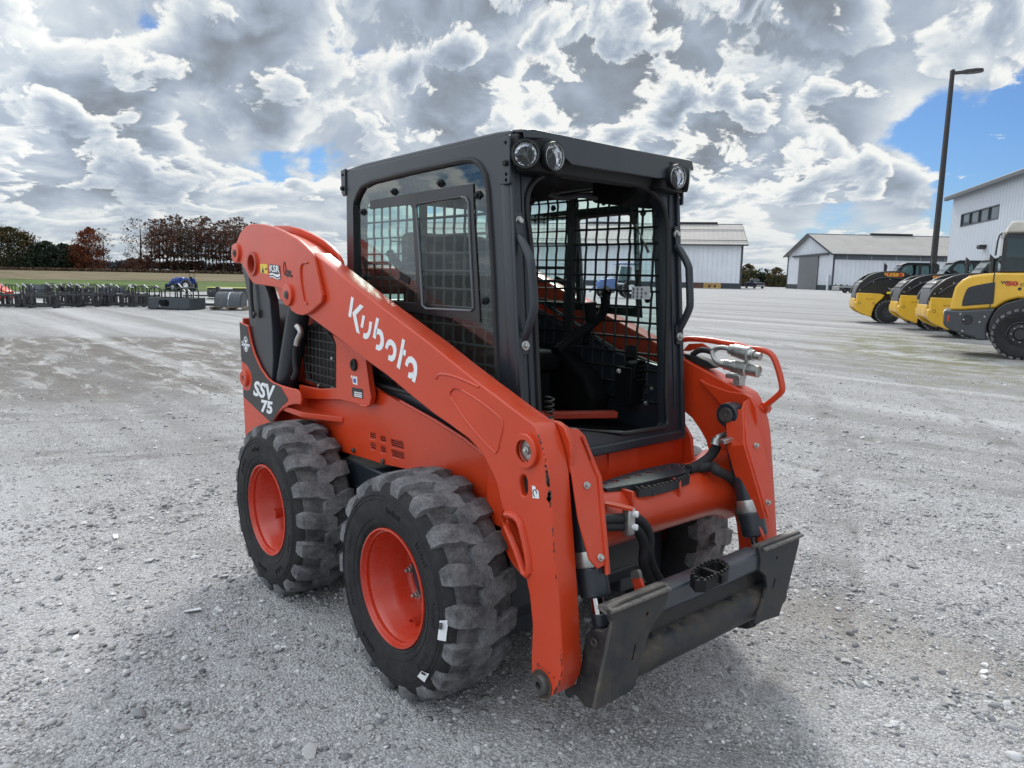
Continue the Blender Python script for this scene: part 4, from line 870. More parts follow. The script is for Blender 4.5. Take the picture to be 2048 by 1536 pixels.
# ---- wheels
TR,TW=.412,.25
def crown(w):  # tread radius at offset w from centre
    t=abs(w)/(TW/2); return TR-.004*t*t-.020*max(0,t-.80)/.2*max(0,t-.8)/.2
def tyre_mesh():
    body=MB()
    prof=[(.213,-.118),(.222,-.133),(.245,-.140),(.28,-.147),(.315,-.148),(.345,-.142),(.368,-.130),(.382,-.114),(.387,-.08),(.388,0),(.387,.08),(.382,.114),(.368,.130),(.345,.142),(.315,.148),(.28,.147),(.245,.140),(.222,.133),(.213,.118)]
    # sidewall rings
    body.lathe([(r,w) for r,w in prof],(0,0,0),(0,-1,0),96)
    for r_,wv in ((.340,.1432),(.232,.1360),(.256,.1418),(.326,.1462)):
        body.lathe([(r_-.002,wv-.001),(r_,wv+.0024),(r_+.002,wv-.001)],(0,0,0),(0,-1,0),96)
    for k in range(9):
        if k in (3,7): continue
        for j in range(7):
            an=2*PI*k/9+j*.045; c_,s__=math.cos(an),math.sin(an)
            body.beam((.283*c_,-.1475,.283*s__),((.297 if j%3 else .305)*c_,-.1485,(.297 if j%3 else .305)*s__),.006,.003)
    lug=MB(); N=18
    def P(a,w,r): return (r*math.sin(a),-w,r*math.cos(a))
    for side in (1,-1):
        for k in range(N):
            a0=2*PI*(k+(0 if side>0 else .5))/N
            # centreline of the lug: list of (w fraction, angular shift, half length)
            st=[(.1400,.00,.068,.352),(.1400,.0,.074,.374),(.131,.0,.080,.397),(.112,.006,.085,0),(.082,.018,.090,0),(.054,.034,.076,0),(.036,.050,.088,0),(.012,.068,.094,0),(-.012,.082,.090,0),(-.027,.090,.062,0)]
            vs=[];fs=[];n=len(st)
            jit=random.uniform(-.003,.003)
            for w,sh,hl,rr in st:
                wv=w*side; top=rr if rr else crown(w); base=.350 if rr and rr<.36 else (.352 if rr and rr<.39 else .379)
                if rr and rr<.36: base=rr-.006
                for da,rad in ((-hl-.022,base),(-hl,top),(hl,top),(hl+.016,base)):
                    ang=a0+side*0+sh+da+jit; 
                    ww=wv if rad==top or not rr else (w-.012)*side
                    vs.append(P(ang,ww,rad))
            for i in range(n-1):
                for j in range(3):
                    q=(i*4+j,i*4+j+1,(i+1)*4+j+1,(i+1)*4+j); fs.append(q if side>0 else q[::-1])
            fs.append((0,1,2,3) if side<0 else (3,2,1,0)); e=(n-1)*4; fs.append((e,e+1,e+2,e+3) if side>0 else (e+3,e+2,e+1,e))
            lug.add(vs,fs)
            # rubber hairs at the shoulder
            if random.random()<.8:
                h0=V(P(a0-.03,.134*side,.398)); lug.cyl(h0,h0+V((random.uniform(-.006,.006),-side*.008,random.uniform(-.004,.008)))+h0.normalized()*.006,.0007,.0004,n=4)
    return body,lug
tb,tl=tyre_mesh()
tb.m=[1 if all(math.hypot(tb.v[i][0],tb.v[i][2])>.37 for i in f) else 0 for f in tb.f]
body_me=tb.build('tyre',[M['sidewall'],M['tread_base']],None,ang=50); lug_me=tl.build('tread_lugs',M['tread'],None,bevel=.003,seg=2,ang=32)
rimb=MB(); rimb.lathe([(.200,.118),(.216,.120),(.219,.128),(.217,.136),(.211,.137),(.207,.128),(.205,.112),(.197,.104),(.195,.085),(.190,.078),(.188,.045),(.180,.036),(.178,.016),(.172,.008),(.172,-.035),(.160,-.05),(.150,-.052),(.120,-.040),(.10,-.038),(.082,-.040),(.078,-.046),(.078,-.07)],(0,0,0),(0,-1,0),72)
rimb.lathe([(.2,.118),(.2,-.12),(.213,-.13)],(0,0,0),(0,-1,0),48)
rim_me=rimb.build('rim',M['wheel_paint'],None,ang=40)
nuts=[]
for k in range(8):
    nut=MB()
    a=2*PI*k/8+.2; c=(.128*math.cos(a),.043,.128*math.sin(a)); c=(c[0],.040,c[2])
    nut.cyl(c,(c[0],.022,c[2]),.013,n=6); nut.cyl((c[0],.022,c[2]),(c[0],.008,c[2]),.008,n=10); nut.cyl((c[0],.044,c[2]),(c[0],.036,c[2]),.02,n=16); nuts.append(nut.build('lug_nut',M['zinc'],None,.0015))
hub_me=MB().cyl((0,.08,0),(0,.03,0),.076,n=28).build('hub_cap',M['wheel_paint'],None,.006)
vg=MB(); vg.tube([(-.028,.0,-.176),(-.028,.0,-.15),(-.015,0,-.140),(.015,0,-.140),(.028,0,-.15),(.028,0,-.176)],.003,6,smooth=1)
vg=MB()
arc=[(.026*math.cos(a),-.188+.035*math.sin(a)) for a in [PI*i/10 for i in range(11)]]
for (a,b),(c,d) in zip(arc,arc[1:]): vg.add([(a,.02,b),(c,.02,d),(c,-.03,d),(a,-.03,b),(a*.88,.02,b-.003),(c*.88,.02,d-.003),(c*.88,-.03,d-.003),(a*.88,-.03,b-.003)],[(0,1,2,3),(7,6,5,4),(1,5,6,2),(0,3,7,4),(2,6,7,3),(0,4,5,1)])
vg_me=vg.build('valve_guard',M['wheel_paint'],None)
tmpl=[body_me,lug_me,rim_me,hub_me,vg_me]+nuts
for i,(wx,s) in enumerate(((.5635,-1),(-.5635,-1),(.5635,1),(-.5635,1))):
    w=empty('wheel',(wx,s*.645,TR-.006),0,HR)
    w.rotation_euler=(0,(.35,1.1,2.2,.8)[i],0 if s<0 else PI)
    for t in tmpl:
        if i==0: o=t
        else: o=t.copy(); col.objects.link(o)
        o.parent=w
    if i==0:
        # stickers on the sidewall of the near wheel
        w.rotation_euler=(0,.10,0)
        m_=MB()
        q=V((.5635,-.645,TR-.006))
        lab=[]
        for pts,nm in (([(0.898,0.415),(0.93,0.425),(0.92,0.349),(0.888,0.345)],'barcode_label'),([(0.799,0.197),(0.837,0.201),(0.806,0.156),(0.772,0.165)],'size_label')):
            cx=sum(a for a,b in pts)/4;cz=sum(b for a,b in pts)/4
            mb2=MB(); 
            for u0 in range(6):
                for v0 in range(3):
                    def bl(u,v):
                        a=V(pts[0])*(1-u)*(1-v)+V(pts[1])*(1-u)*v+V(pts[2])*u*v+V(pts[3])*u*(1-v)
                        r=(a-V((q.x,q.z))).length
                        prof=[(.213,.118),(.222,.133),(.245,.140),(.28,.147),(.315,.148),(.345,.142),(.368,.130),(.382,.114)]
                        wy=.14
                        for (r0,w0),(r1,w1) in zip(prof,prof[1:]):
                            if r0<=r<=r1: wy=w0+(w1-w0)*(r-r0)/(r1-r0)
                        return (a.x,q.y-wy-.007,a.y)
                    mb2.add([bl(u0/6,v0/3),bl((u0+1)/6,v0/3),bl((u0+1)/6,(v0+1)/3),bl(u0/6,(v0+1)/3)],[(0,1,2,3)])
            o=mb2.build(nm,M['white_vinyl'],HR); 
            bpy.context.view_layer.update()
            o.parent=w; o.matrix_parent_inverse=w.matrix_basis.inverted()
            mm=MB(); a=V(pts[0]);b=V(pts[1]);c=V(pts[3])
            for k in range(5 if nm[0]=='b' else 3):
                e0=a+(c-a)*(.12+k*.07)+(b-a)*.15; e1=e0+(b-a)*.6
                mm.beam((e0.x,q.y-.1555,e0.y),(e1.x,q.y-.1555,e1.y),.001,.0035)
            o2=mm.build('label_print',M['black_vinyl'],w); o2.matrix_parent_inverse=w.matrix_basis.inverted()

# ================================================================ world, sun, camera
cm=bpy.data.cameras.new('camera'); co=bpy.data.objects.new('camera',cm); col.objects.link(co)
cpos,cr_,cu_,cf_,clens=[(2.781,-2.113,1.528),(0.646294,0.762806,0.020779),(-0.122569,0.076894,0.989477),(-0.753181,0.642039,-0.143192),26.1939]
Mx=Matrix((cr_,cu_,(-cf_[0],-cf_[1],-cf_[2]))).transposed().to_4x4(); Mx.translation=V(cpos); co.matrix_world=Mx
cm.sensor_width=36; cm.lens=clens; cm.clip_end=6000; cm.clip_start=.05
sc.camera=co
sc.view_settings.view_transform='Standard'; sc.view_settings.look='None'; sc.view_settings.exposure=0
SUN_AZ=math.radians(136); SUN_EL=math.radians(36)
sd=V((math.cos(SUN_AZ)*math.cos(SUN_EL),math.sin(SUN_AZ)*math.cos(SUN_EL),math.sin(SUN_EL)))
sl=bpy.data.lights.new('sun','SUN'); sl.energy=3.0; sl.angle=math.radians(12); sl.color=(1,.96,.9)
so_=bpy.data.objects.new('sun',sl); so_.rotation_euler=sd.to_track_quat('Z','Y').to_euler(); col.objects.link(so_)
w=bpy.data.worlds.new('World'); sc.world=w; w.use_nodes=True; nt=w.node_tree; nt.nodes.clear()
wo=nd(nt,'ShaderNodeOutputWorld'); bg=nd(nt,'ShaderNodeBackground'); bg.inputs[1].default_value=.105; nt.links.new(bg.outputs[0],wo.inputs[0])
sky=nd(nt,'ShaderNodeTexSky'); sky.sky_type='NISHITA'; sky.sun_disc=False; sky.sun_elevation=SUN_EL; sky.sun_rotation=PI/2-SUN_AZ; sky.air_density=1.0; sky.dust_density=.4; sky.ozone_density=3
tc=nd(nt,'ShaderNodeTexCoord'); dv=tc.outputs['Generated']; sp_=nd(nt,'ShaderNodeSeparateXYZ'); nt.links.new(dv,sp_.inputs[0])
zc=mth(nt,'MAXIMUM',sp_.outputs[2],0.0)
def proj_(k,zs):
    zz=mth(nt,'ADD',zc,k); c=nd(nt,'ShaderNodeCombineXYZ'); nt.links.new(mth(nt,'DIVIDE',sp_.outputs[0],zz),c.inputs[0]); nt.links.new(mth(nt,'DIVIDE',sp_.outputs[1],zz),c.inputs[1]); nt.links.new(mth(nt,'MULTIPLY',zc,zs),c.inputs[2]); return c.outputs[0]
hl=mth(nt,'SQRT',mth(nt,'SUBTRACT',1.0001,mth(nt,'MULTIPLY',sp_.outputs[2],sp_.outputs[2])))
pc_=nd(nt,'ShaderNodeCombineXYZ'); nt.links.new(mth(nt,'DIVIDE',sp_.outputs[0],hl),pc_.inputs[0]); nt.links.new(mth(nt,'DIVIDE',sp_.outputs[1],hl),pc_.inputs[1])
nt.links.new(mth(nt,'MULTIPLY',mth(nt,'LOGARITHM',mth(nt,'ADD',zc,.055),2.71828),.42),pc_.inputs[2])
P=pc_.outputs[0]
def wn(vec,scale,detail,rough,off=(0,0,0),dist=0,lac=2.0):
    mp=nd(nt,'ShaderNodeMapping'); mp.inputs['Location'].default_value=off; nt.links.new(vec,mp.inputs[0])
    n_=noise_(nt,scale,detail,rough,vec=mp.outputs[0],dist=dist); n_.inputs['Lacunarity'].default_value=lac; return n_.outputs[0]
wnz=nd(nt,'ShaderNodeTexNoise'); wnz.inputs['Scale'].default_value=6; wnz.inputs['Detail'].default_value=3; nt.links.new(P,wnz.inputs['Vector'])
wv=nd(nt,'ShaderNodeVectorMath',operation='MULTIPLY_ADD'); nt.links.new(wnz.outputs['Color'],wv.inputs[0]); wv.inputs[1].default_value=(.10,.10,.10); nt.links.new(P,wv.inputs[2])
Pw=wv.outputs[0]
OF=(2.3,5.1,1.7)
def D_(dz,dx=0,det=9): return wn(Pw,4.6,det,.53,(OF[0]+dx*cr_[0],OF[1]+dx*cr_[1],OF[2]+dz))
def puffs(dz,dx=0):
    q=wn(Pw,13,2,.5,(dx*cr_[0]+1,dx*cr_[1]+3,dz),0); return mth(nt,'SUBTRACT',.5,mth(nt,'MULTIPLY',mth(nt,'ABSOLUTE',mth(nt,'SUBTRACT',q,.5)),2.4))
blobs=[]
def blob(d,rad,amp):
    q=nd(nt,'ShaderNodeVectorMath',operation='DOT_PRODUCT'); nt.links.new(dv,q.inputs[0]); q.inputs[1].default_value=d
    mr=nd(nt,'ShaderNodeMapRange',interpolation_type='SMOOTHSTEP'); nt.links.new(q.outputs['Value'],mr.inputs[0]); mr.inputs[1].default_value=math.cos(math.radians(rad)); mr.inputs[2].default_value=1; mr.inputs[3].default_value=0; mr.inputs[4].default_value=amp
    blobs.append(mr.outputs[0])
for d,r,a in [((-0.458,0.851,0.258),8,0.16),((-0.549,0.786,0.286),9,0.18),((-0.658,0.688,0.306),9,0.18),((-0.753,0.572,0.325),7,0.12),((-0.906,0.34,0.251),2.2,-0.12),((-0.901,0.358,0.243),1.8,-0.08),((-0.89,0.402,0.216),2.2,-0.08),((-0.396,0.896,0.198),5,-0.34),((-0.303,0.939,0.162),6,-0.34),((-0.356,0.922,0.15),4,-0.12),((-0.325,0.943,0.073),4,-0.2),((-0.732,0.643,0.226),3,-0.13),((-0.763,0.604,0.229),2,-0.08),((-0.943,0.281,0.18),2.2,-0.08),((-0.976,0.182,0.119),9,0.14),((-0.954,0.271,0.126),6,0.1),((-0.883,0.433,0.179),6,0.08),((-0.544,0.827,0.142),8,0.12),((-0.466,0.871,0.156),3,0.08),((-0.618,0.773,0.143),5,0.12),((-0.681,0.722,0.119),5,0.12),((-0.931,0.28,0.235),6,0.08),((-0.434,0.9,0.052),4,-0.12),((-0.318,0.918,0.239),5,0.14),((-0.903,0.409,0.134),2.2,-0.08),((-0.959,0.193,0.208),6,0.06),((-0.814,0.52,0.259),6,0.05),((-0.374,0.921,0.113),3,0.1)]: blob(d,r,a)
bs_=blobs[0]
for q in blobs[1:]: bs_=mth(nt,'ADD',bs_,q)
glow=nd(nt,'ShaderNodeVectorMath',operation='DOT_PRODUCT'); nt.links.new(dv,glow.inputs[0]); glow.inputs[1].default_value=(-0.625,0.746,0.23)
gm=nd(nt,'ShaderNodeMapRange',interpolation_type='SMOOTHSTEP'); nt.links.new(glow.outputs['Value'],gm.inputs[0]); gm.inputs[1].default_value=math.cos(math.radians(17)); gm.inputs[2].default_value=1; gm.inputs[3].default_value=0; gm.inputs[4].default_value=.35
skyc=nd(nt,'ShaderNodeMix',data_type='RGBA',blend_type='MULTIPLY'); skyc.inputs[0].default_value=1; nt.links.new(sky.outputs[0],skyc.inputs[6]); skyc.inputs[7].default_value=(.42,.60,.84,1)
def layer(prev,scale,off,amp,bias,bk,edge,thk,drop,base,r1,r2,det=9,dark=0.0,sup=0.0):
    """one bank of cloud laid over what is behind it: crisp lit rims, blue grey undersides"""
    N=lambda dz,dx,dd: wn(Pw,scale,dd,.575,(off[0]+dx*cr_[0],off[1]+dx*cr_[1],off[2]+dz))
    a=N(0,0,det); b=N(.10/scale,.05/scale,det); c=N(.34/scale,.12/scale,3)
    d=mth(nt,'ADD',mth(nt,'ADD',mth(nt,'MULTIPLY',mth(nt,'SUBTRACT',a,.5),amp),mth(nt,'MULTIPLY',bs_,bk)),bias)
    if sup: d=mth(nt,'SUBTRACT',d,mth(nt,'MULTIPLY',darkm,sup))
    cv=ramp(nt,d,[(.0,0),(edge,1)]); cv.color_ramp.interpolation='EASE'
    t=nd(nt,'ShaderNodeMapRange',interpolation_type='SMOOTHSTEP'); nt.links.new(d,t.inputs[0]); t.inputs[1].default_value=0; t.inputs[2].default_value=thk; t.inputs[3].default_value=0; t.inputs[4].default_value=1
    rel=mth(nt,'ADD',mth(nt,'MULTIPLY',mth(nt,'SUBTRACT',a,b),r1),mth(nt,'MULTIPLY',mth(nt,'SUBTRACT',a,c),r2))
    br=mth(nt,'SUBTRACT',mth(nt,'ADD',base,rel),mth(nt,'MULTIPLY',t.outputs[0],drop))
    br=mth(nt,'ADD',br,mth(nt,'MULTIPLY',gm.outputs[0],mth(nt,'SUBTRACT',1.0,t.outputs[0])))
    if dark: br=mth(nt,'SUBTRACT',br,mth(nt,'MULTIPLY',darkm,dark))
    br=mth(nt,'DIVIDE',mth(nt,'ADD',br,.5),1.5)
    cl=ramp(nt,br,[(.0,(.17,.195,.225)),(.33,(.25,.285,.33)),(.5,(.315,.37,.445)),(.667,(.41,.475,.565)),(.827,(.58,.64,.70)),(1.0,(.88,.89,.87))])
    sc_=nd(nt,'ShaderNodeVectorMath',operation='SCALE'); nt.links.new(cl.outputs[0],sc_.inputs[0]); sc_.inputs['Scale'].default_value=10
    return mixc(nt,cv.outputs[0],prev,sc_.outputs[0])
def region(lst):
    o=None
    for d,rad,amp in lst:
        q=nd(nt,'ShaderNodeVectorMath',operation='DOT_PRODUCT'); nt.links.new(dv,q.inputs[0]); q.inputs[1].default_value=d
        mr=nd(nt,'ShaderNodeMapRange',interpolation_type='SMOOTHSTEP'); nt.links.new(q.outputs['Value'],mr.inputs[0]); mr.inputs[1].default_value=math.cos(math.radians(rad)); mr.inputs[2].default_value=1; mr.inputs[3].default_value=0; mr.inputs[4].default_value=amp
        o=mr.outputs[0] if o is None else mth(nt,'ADD',o,mr.outputs[0])
    return o
darkm=region([((-0.471,0.841,0.265),8,0.7),((-0.571,0.767,0.293),9,0.6),((-0.668,0.681,0.301),8,0.6),((-0.759,0.561,0.329),8,0.5),((-0.323,0.916,0.239),3.5,0.3)])
mx=layer(skyc.outputs[2],3.8,(2.3,5.1,1.7),1.3,.155,1.0,.10,.40,.34,.76,2.0,.8,11,dark=.34,sup=-.16)
mx=layer(mx,6.0,(7.3,1.1,4.7),1.5,.025,.75,.065,.30,.80,.95,3.0,1.4,11,dark=.33,sup=.14)
mx=layer(mx,11.0,(1.3,8.1,2.2),1.5,-.055,.50,.06,.26,.66,.95,2.6,1.3,10,dark=.28,sup=.10)
# thin haze close to the horizon
hz_=nd(nt,'ShaderNodeMapRange',interpolation_type='SMOOTHSTEP'); nt.links.new(zc,hz_.inputs[0]); hz_.inputs[1].default_value=.0; hz_.inputs[2].default_value=.12; hz_.inputs[3].default_value=.5; hz_.inputs[4].default_value=0
mx=mixc(nt,hz_.outputs[0],mx,(4.9,5.5,5.9))
# brighter, more open sky away from the camera's side (behind the photographer)
bk_=nd(nt,'ShaderNodeVectorMath',operation='DOT_PRODUCT'); nt.links.new(dv,bk_.inputs[0]); bk_.inputs[1].default_value=V((-.30,-.88,.36)).normalized()
bm_=nd(nt,'ShaderNodeMapRange',interpolation_type='SMOOTHSTEP'); nt.links.new(bk_.outputs['Value'],bm_.inputs[0]); bm_.inputs[1].default_value=.05; bm_.inputs[2].default_value=.95; bm_.inputs[3].default_value=1.0; bm_.inputs[4].default_value=1.85
zb=nd(nt,'ShaderNodeMapRange',interpolation_type='SMOOTHSTEP'); nt.links.new(zc,zb.inputs[0]); zb.inputs[1].default_value=.5; zb.inputs[2].default_value=.95; zb.inputs[3].default_value=1.0; zb.inputs[4].default_value=1.9
sc2=nd(nt,'ShaderNodeVectorMath',operation='SCALE'); nt.links.new(mx,sc2.inputs[0]); nt.links.new(mth(nt,'MULTIPLY',bm_.outputs[0],zb.outputs[0]),sc2.inputs['Scale'])
nt.links.new(sc2.outputs[0],bg.inputs[0])
w.cycles.sampling_method='MANUAL'; w.cycles.sample_map_resolution=1024
sc.cycles.max_bounces=8; sc.cycles.transparent_max_bounces=16; sc.cycles.use_denoising=True
# ================================================================ ground
def vnoise(x,y,seed):
    xi=np.floor(x).astype(np.int64);yi=np.floor(y).astype(np.int64);xf=x-xi;yf=y-yi
    def h(a,b):
        n=(a*374761393+b*668265263+seed*1442695041)&0x7fffffff; n=(n^(n>>13))*1274126177&0x7fffffff; return ((n^(n>>16))&0xffff)/65535.
    u=xf*xf*(3-2*xf);v=yf*yf*(3-2*yf)
    return (h(xi,yi)*(1-u)+h(xi+1,yi)*u)*(1-v)+(h(xi,yi+1)*(1-u)+h(xi+1,yi+1)*u)*v
def gh(x,y):
    d=np.hypot(x-1.5,y+.8); f=np.clip(1.25-d/22,0,1)
    z=(vnoise(x*1.1,y*1.1,1)-.5)*.016+(vnoise(x*3.7,y*3.7,2)-.5)*.010+(vnoise(x*9.5,y*9.5,3)-.5)*.007+(vnoise(x*24,y*24,4)-.5)*.005
    # old wheel ruts curving past the machine
    r=np.hypot(x+7.5,y-1.5)
    for rr in (4.2,4.45,5.9,6.15): z-= .010*np.exp(-((r-rr)/.09)**2)
    t=(x-2.4)*.62+(y-1.5)*(-.78)
    z+= .020*np.exp(-((t-.9)/.22)**2)*vnoise(x*2,y*2,9)*(x>1.0)
    return z*f
n=520
sv=np.linspace(-1,1,n); k=7.2; ax=np.sinh(sv*k)/np.sinh(k)*3200+0
# keep the centre dense
gx,gy=np.meshgrid(ax+1.2,ax-.6,indexing='ij'); gz=gh(gx,gy)
vs=np.stack([gx,gy,gz],-1).reshape(-1,3)
ii=np.arange(n*n).reshape(n,n); q=np.stack([ii[:-1,:-1],ii[1:,:-1],ii[1:,1:],ii[:-1,1:]],-1).reshape(-1,4)
me=bpy.data.meshes.new('ground'); me.vertices.add(len(vs)); me.vertices.foreach_set('co',vs.ravel()); me.loops.add(q.size); me.loops.foreach_set('vertex_index',q.ravel()); me.polygons.add(len(q)); me.polygons.foreach_set('loop_start',np.arange(0,q.size,4)); me.update(calc_edges=True)
def ground_mat():
    m,nt,b=NT('gravel_ground')
    tc=nd(nt,'ShaderNodeTexCoord'); O=tc.outputs['Object']
    n1=noise_(nt,.22,5,.6,vec=O); n2=noise_(nt,1.3,7,.7,vec=O,dist=.6); n3=noise_(nt,9,6,.72,vec=O); n4=noise_(nt,60,4,.7,vec=O)
    v1=nd(nt,'ShaderNodeTexVoronoi'); v1.inputs['Scale'].default_value=110; nt.links.new(O,v1.inputs['Vector'])
    v2=nd(nt,'ShaderNodeTexVoronoi'); v2.inputs['Scale'].default_value=42; nt.links.new(O,v2.inputs['Vector'])
    v3=nd(nt,'ShaderNodeTexVoronoi'); v3.inputs['Scale'].default_value=17; nt.links.new(O,v3.inputs['Vector'])
    base=ramp(nt,n1.outputs[0],[(.3,(.345,.343,.345)),(.7,(.475,.477,.487))]).outputs[0]
    base=mixc(nt,ramp(nt,n2.outputs[0],[(.36,.0),(.62,.85)]).outputs[0],base,(.53,.533,.545))
    base=mixc(nt,ramp(nt,n2.outputs[0],[(.30,.55),(.46,0)]).outputs[0],base,(.25,.243,.235))
    base=mixc(nt,ramp(nt,n3.outputs[0],[(.36,.75),(.56,0)]).outputs[0],base,(.25,.245,.24))
    sepc=nd(nt,'ShaderNodeSeparateColor'); nt.links.new(v1.outputs['Color'],sepc.inputs[0])
    st=ramp(nt,sepc.outputs[0],[(.0,(.12,.12,.125)),(.45,(.38,.372,.365)),(.8,(.57,.565,.56)),(1.0,(.80,.79,.78))]).outputs[0]
    base=mixc(nt,ramp(nt,n4.outputs[0],[(.38,.12),(.6,.8)]).outputs[0],base,st)
    base=mixc(nt,ramp(nt,v1.outputs['Distance'],[(.45,0),(.75,.7)]).outputs[0],base,(.12,.118,.115))
    def pickst(v,thr,col_):
        sd=nd(nt,'ShaderNodeSeparateColor'); nt.links.new(v.outputs['Color'],sd.inputs[0])
        pk=mth(nt,'MULTIPLY',ramp(nt,sd.outputs[1],[(thr,0),(thr+.02,1)]).outputs[0],ramp(nt,v.outputs['Distance'],[(.28,1),(.40,0)]).outputs[0])
        return pk,ramp(nt,sd.outputs[0],col_).outputs[0]
    pick,pc=pickst(v2,.72,[(0,(.17,.17,.18)),(.5,(.40,.39,.38)),(1,(.68,.67,.66))])
    base=mixc(nt,mth(nt,'MULTIPLY',pick,.85),base,pc)
    pick3,pc3=pickst(v3,.93,[(0,(.20,.20,.21)),(1,(.58,.56,.53))])
    base=mixc(nt,mth(nt,'MULTIPLY',pick3,.7),base,pc3)
    def zone(cx,cy,rx,ry,ang,soft=.5):
        mp=nd(nt,'ShaderNodeMapping',vector_type='TEXTURE'); mp.inputs['Location'].default_value=(cx,cy,0); mp.inputs['Rotation'].default_value=(0,0,ang); mp.inputs['Scale'].default_value=(rx,ry,100); nt.links.new(O,mp.inputs[0])
        ln=nd(nt,'ShaderNodeVectorMath',operation='LENGTH'); nt.links.new(mp.outputs[0],ln.inputs[0])
        s=mth(nt,'ADD',ln.outputs['Value'],mth(nt,'MULTIPLY',mth(nt,'SUBTRACT',n1.outputs[0],.5),1.0))
        return ramp(nt,s,[(1-soft,1),(1.0,0)]).outputs[0]
    # damp bare soil with paler drag marks out to the left of the machine
    zs=zone(*(-11.596,0.533),10.5,4.6,.864,.25)
    mp=nd(nt,'ShaderNodeMapping'); mp.inputs['Rotation'].default_value=(0,0,-.864); mp.inputs['Scale'].default_value=(.42,1.5,1); nt.links.new(O,mp.inputs[0])
    stn=noise_(nt,2.0,8,.68,vec=mp.outputs[0],dist=.5)
    soil=ramp(nt,stn.outputs[0],[(.36,(.105,.092,.078)),(.52,(.18,.165,.145)),(.57,(.37,.36,.35)),(.66,(.46,.46,.46))]).outputs[0]
    base=mixc(nt,mth(nt,'MULTIPLY',zs,ramp(nt,n3.outputs[0],[(.2,.95),(.9,.7)]).outputs[0]),base,soil)
    # compacted driving lanes: long pale and dark bands
    mp2=nd(nt,'ShaderNodeMapping'); mp2.inputs['Rotation'].default_value=(0,0,-2.158); mp2.inputs['Scale'].default_value=(.05,1.0,1); nt.links.new(O,mp2.inputs[0])
    ln_=noise_(nt,.9,6,.62,vec=mp2.outputs[0],dist=.3)
    base=mixc(nt,ramp(nt,ln_.outputs[0],[(.40,.55),(.50,0)]).outputs[0],base,(.21,.205,.20)); base=mixc(nt,ramp(nt,ln_.outputs[0],[(.52,0),(.64,.45)]).outputs[0],base,(.54,.54,.545))
    # wheel tracks: tread-printed arcs
    sp3=nd(nt,'ShaderNodeSeparateXYZ'); nt.links.new(O,sp3.inputs[0])
    trk=None
    for (cx,cy,R_,wd) in [(-8.249,0.695,2.6,0.13),(-8.249,0.695,2.95,0.13),(-8.249,0.695,4.3,0.13),(-8.249,0.695,4.65,0.13),(-26.0,-9.0,29.0,0.16),(-26.0,-9.0,30.6,0.16),(6.5,-14.0,19.0,0.15),(6.5,-14.0,20.5,0.15)]:
        dx=mth(nt,'SUBTRACT',sp3.outputs[0],cx); dy=mth(nt,'SUBTRACT',sp3.outputs[1],cy)
        rr=mth(nt,'SQRT',mth(nt,'ADD',mth(nt,'MULTIPLY',dx,dx),mth(nt,'MULTIPLY',dy,dy)))
        dd=mth(nt,'ABSOLUTE',mth(nt,'SUBTRACT',mth(nt,'ADD',rr,mth(nt,'MULTIPLY',mth(nt,'SUBTRACT',n1.outputs[0],.5),.8)),R_))
        inb=ramp(nt,mth(nt,'DIVIDE',dd,wd),[(.7,1),(1.0,0)]).outputs[0]
        an=mth(nt,'MULTIPLY',mth(nt,'ARCTAN2',dy,dx),R_/.11*1.0)
        bars=mth(nt,'ADD',mth(nt,'MULTIPLY',mth(nt,'SINE',mth(nt,'ADD',an,mth(nt,'MULTIPLY',dd,18))),.35),.65)
        t_=mth(nt,'MULTIPLY',mth(nt,'MULTIPLY',inb,bars),ramp(nt,n2.outputs[0],[(.40,.1),(.6,1)]).outputs[0])
        trk=t_ if trk is None else mth(nt,'MAXIMUM',trk,t_)
    base=mixc(nt,mth(nt,'MULTIPLY',trk,.7),base,(.17,.163,.155))
    zw=zone(*(-4.425,16.519),8.5,3.0,-1.0,.6)
    wd=noise_(nt,1.6,8,.75,vec=O)
    base=mixc(nt,mth(nt,'MULTIPLY',zw,ramp(nt,wd.outputs[0],[(.44,0),(.56,.85)]).outputs[0]),base,(.17,.17,.085))
    zr=zone(*(1.588,1.117),1.6,.35,0.1,.8)
    base=mixc(nt,mth(nt,'MULTIPLY',zr,.35),base,(.30,.27,.225))
    nt.links.new(base,b.inputs['Base Color']); b.inputs['Roughness'].default_value=.9; b.inputs['Specular IOR Level'].default_value=.2
    h=mth(nt,'ADD',mth(nt,'MULTIPLY',v1.outputs['Distance'],-.7),mth(nt,'ADD',mth(nt,'MULTIPLY',n3.outputs[0],2.2),mth(nt,'ADD',mth(nt,'MULTIPLY',n4.outputs[0],.35),mth(nt,'ADD',mth(nt,'MULTIPLY',pick,1.1),mth(nt,'MULTIPLY',pick3,1.6)))))
    h=mth(nt,'SUBTRACT',h,mth(nt,'MULTIPLY',trk,.9))
    bump(nt,b,h,.9,.011)
    return m
g=mobj('ground',me,ground_mat(),None,smooth=True,ang=180); tag(g,kind='structure')
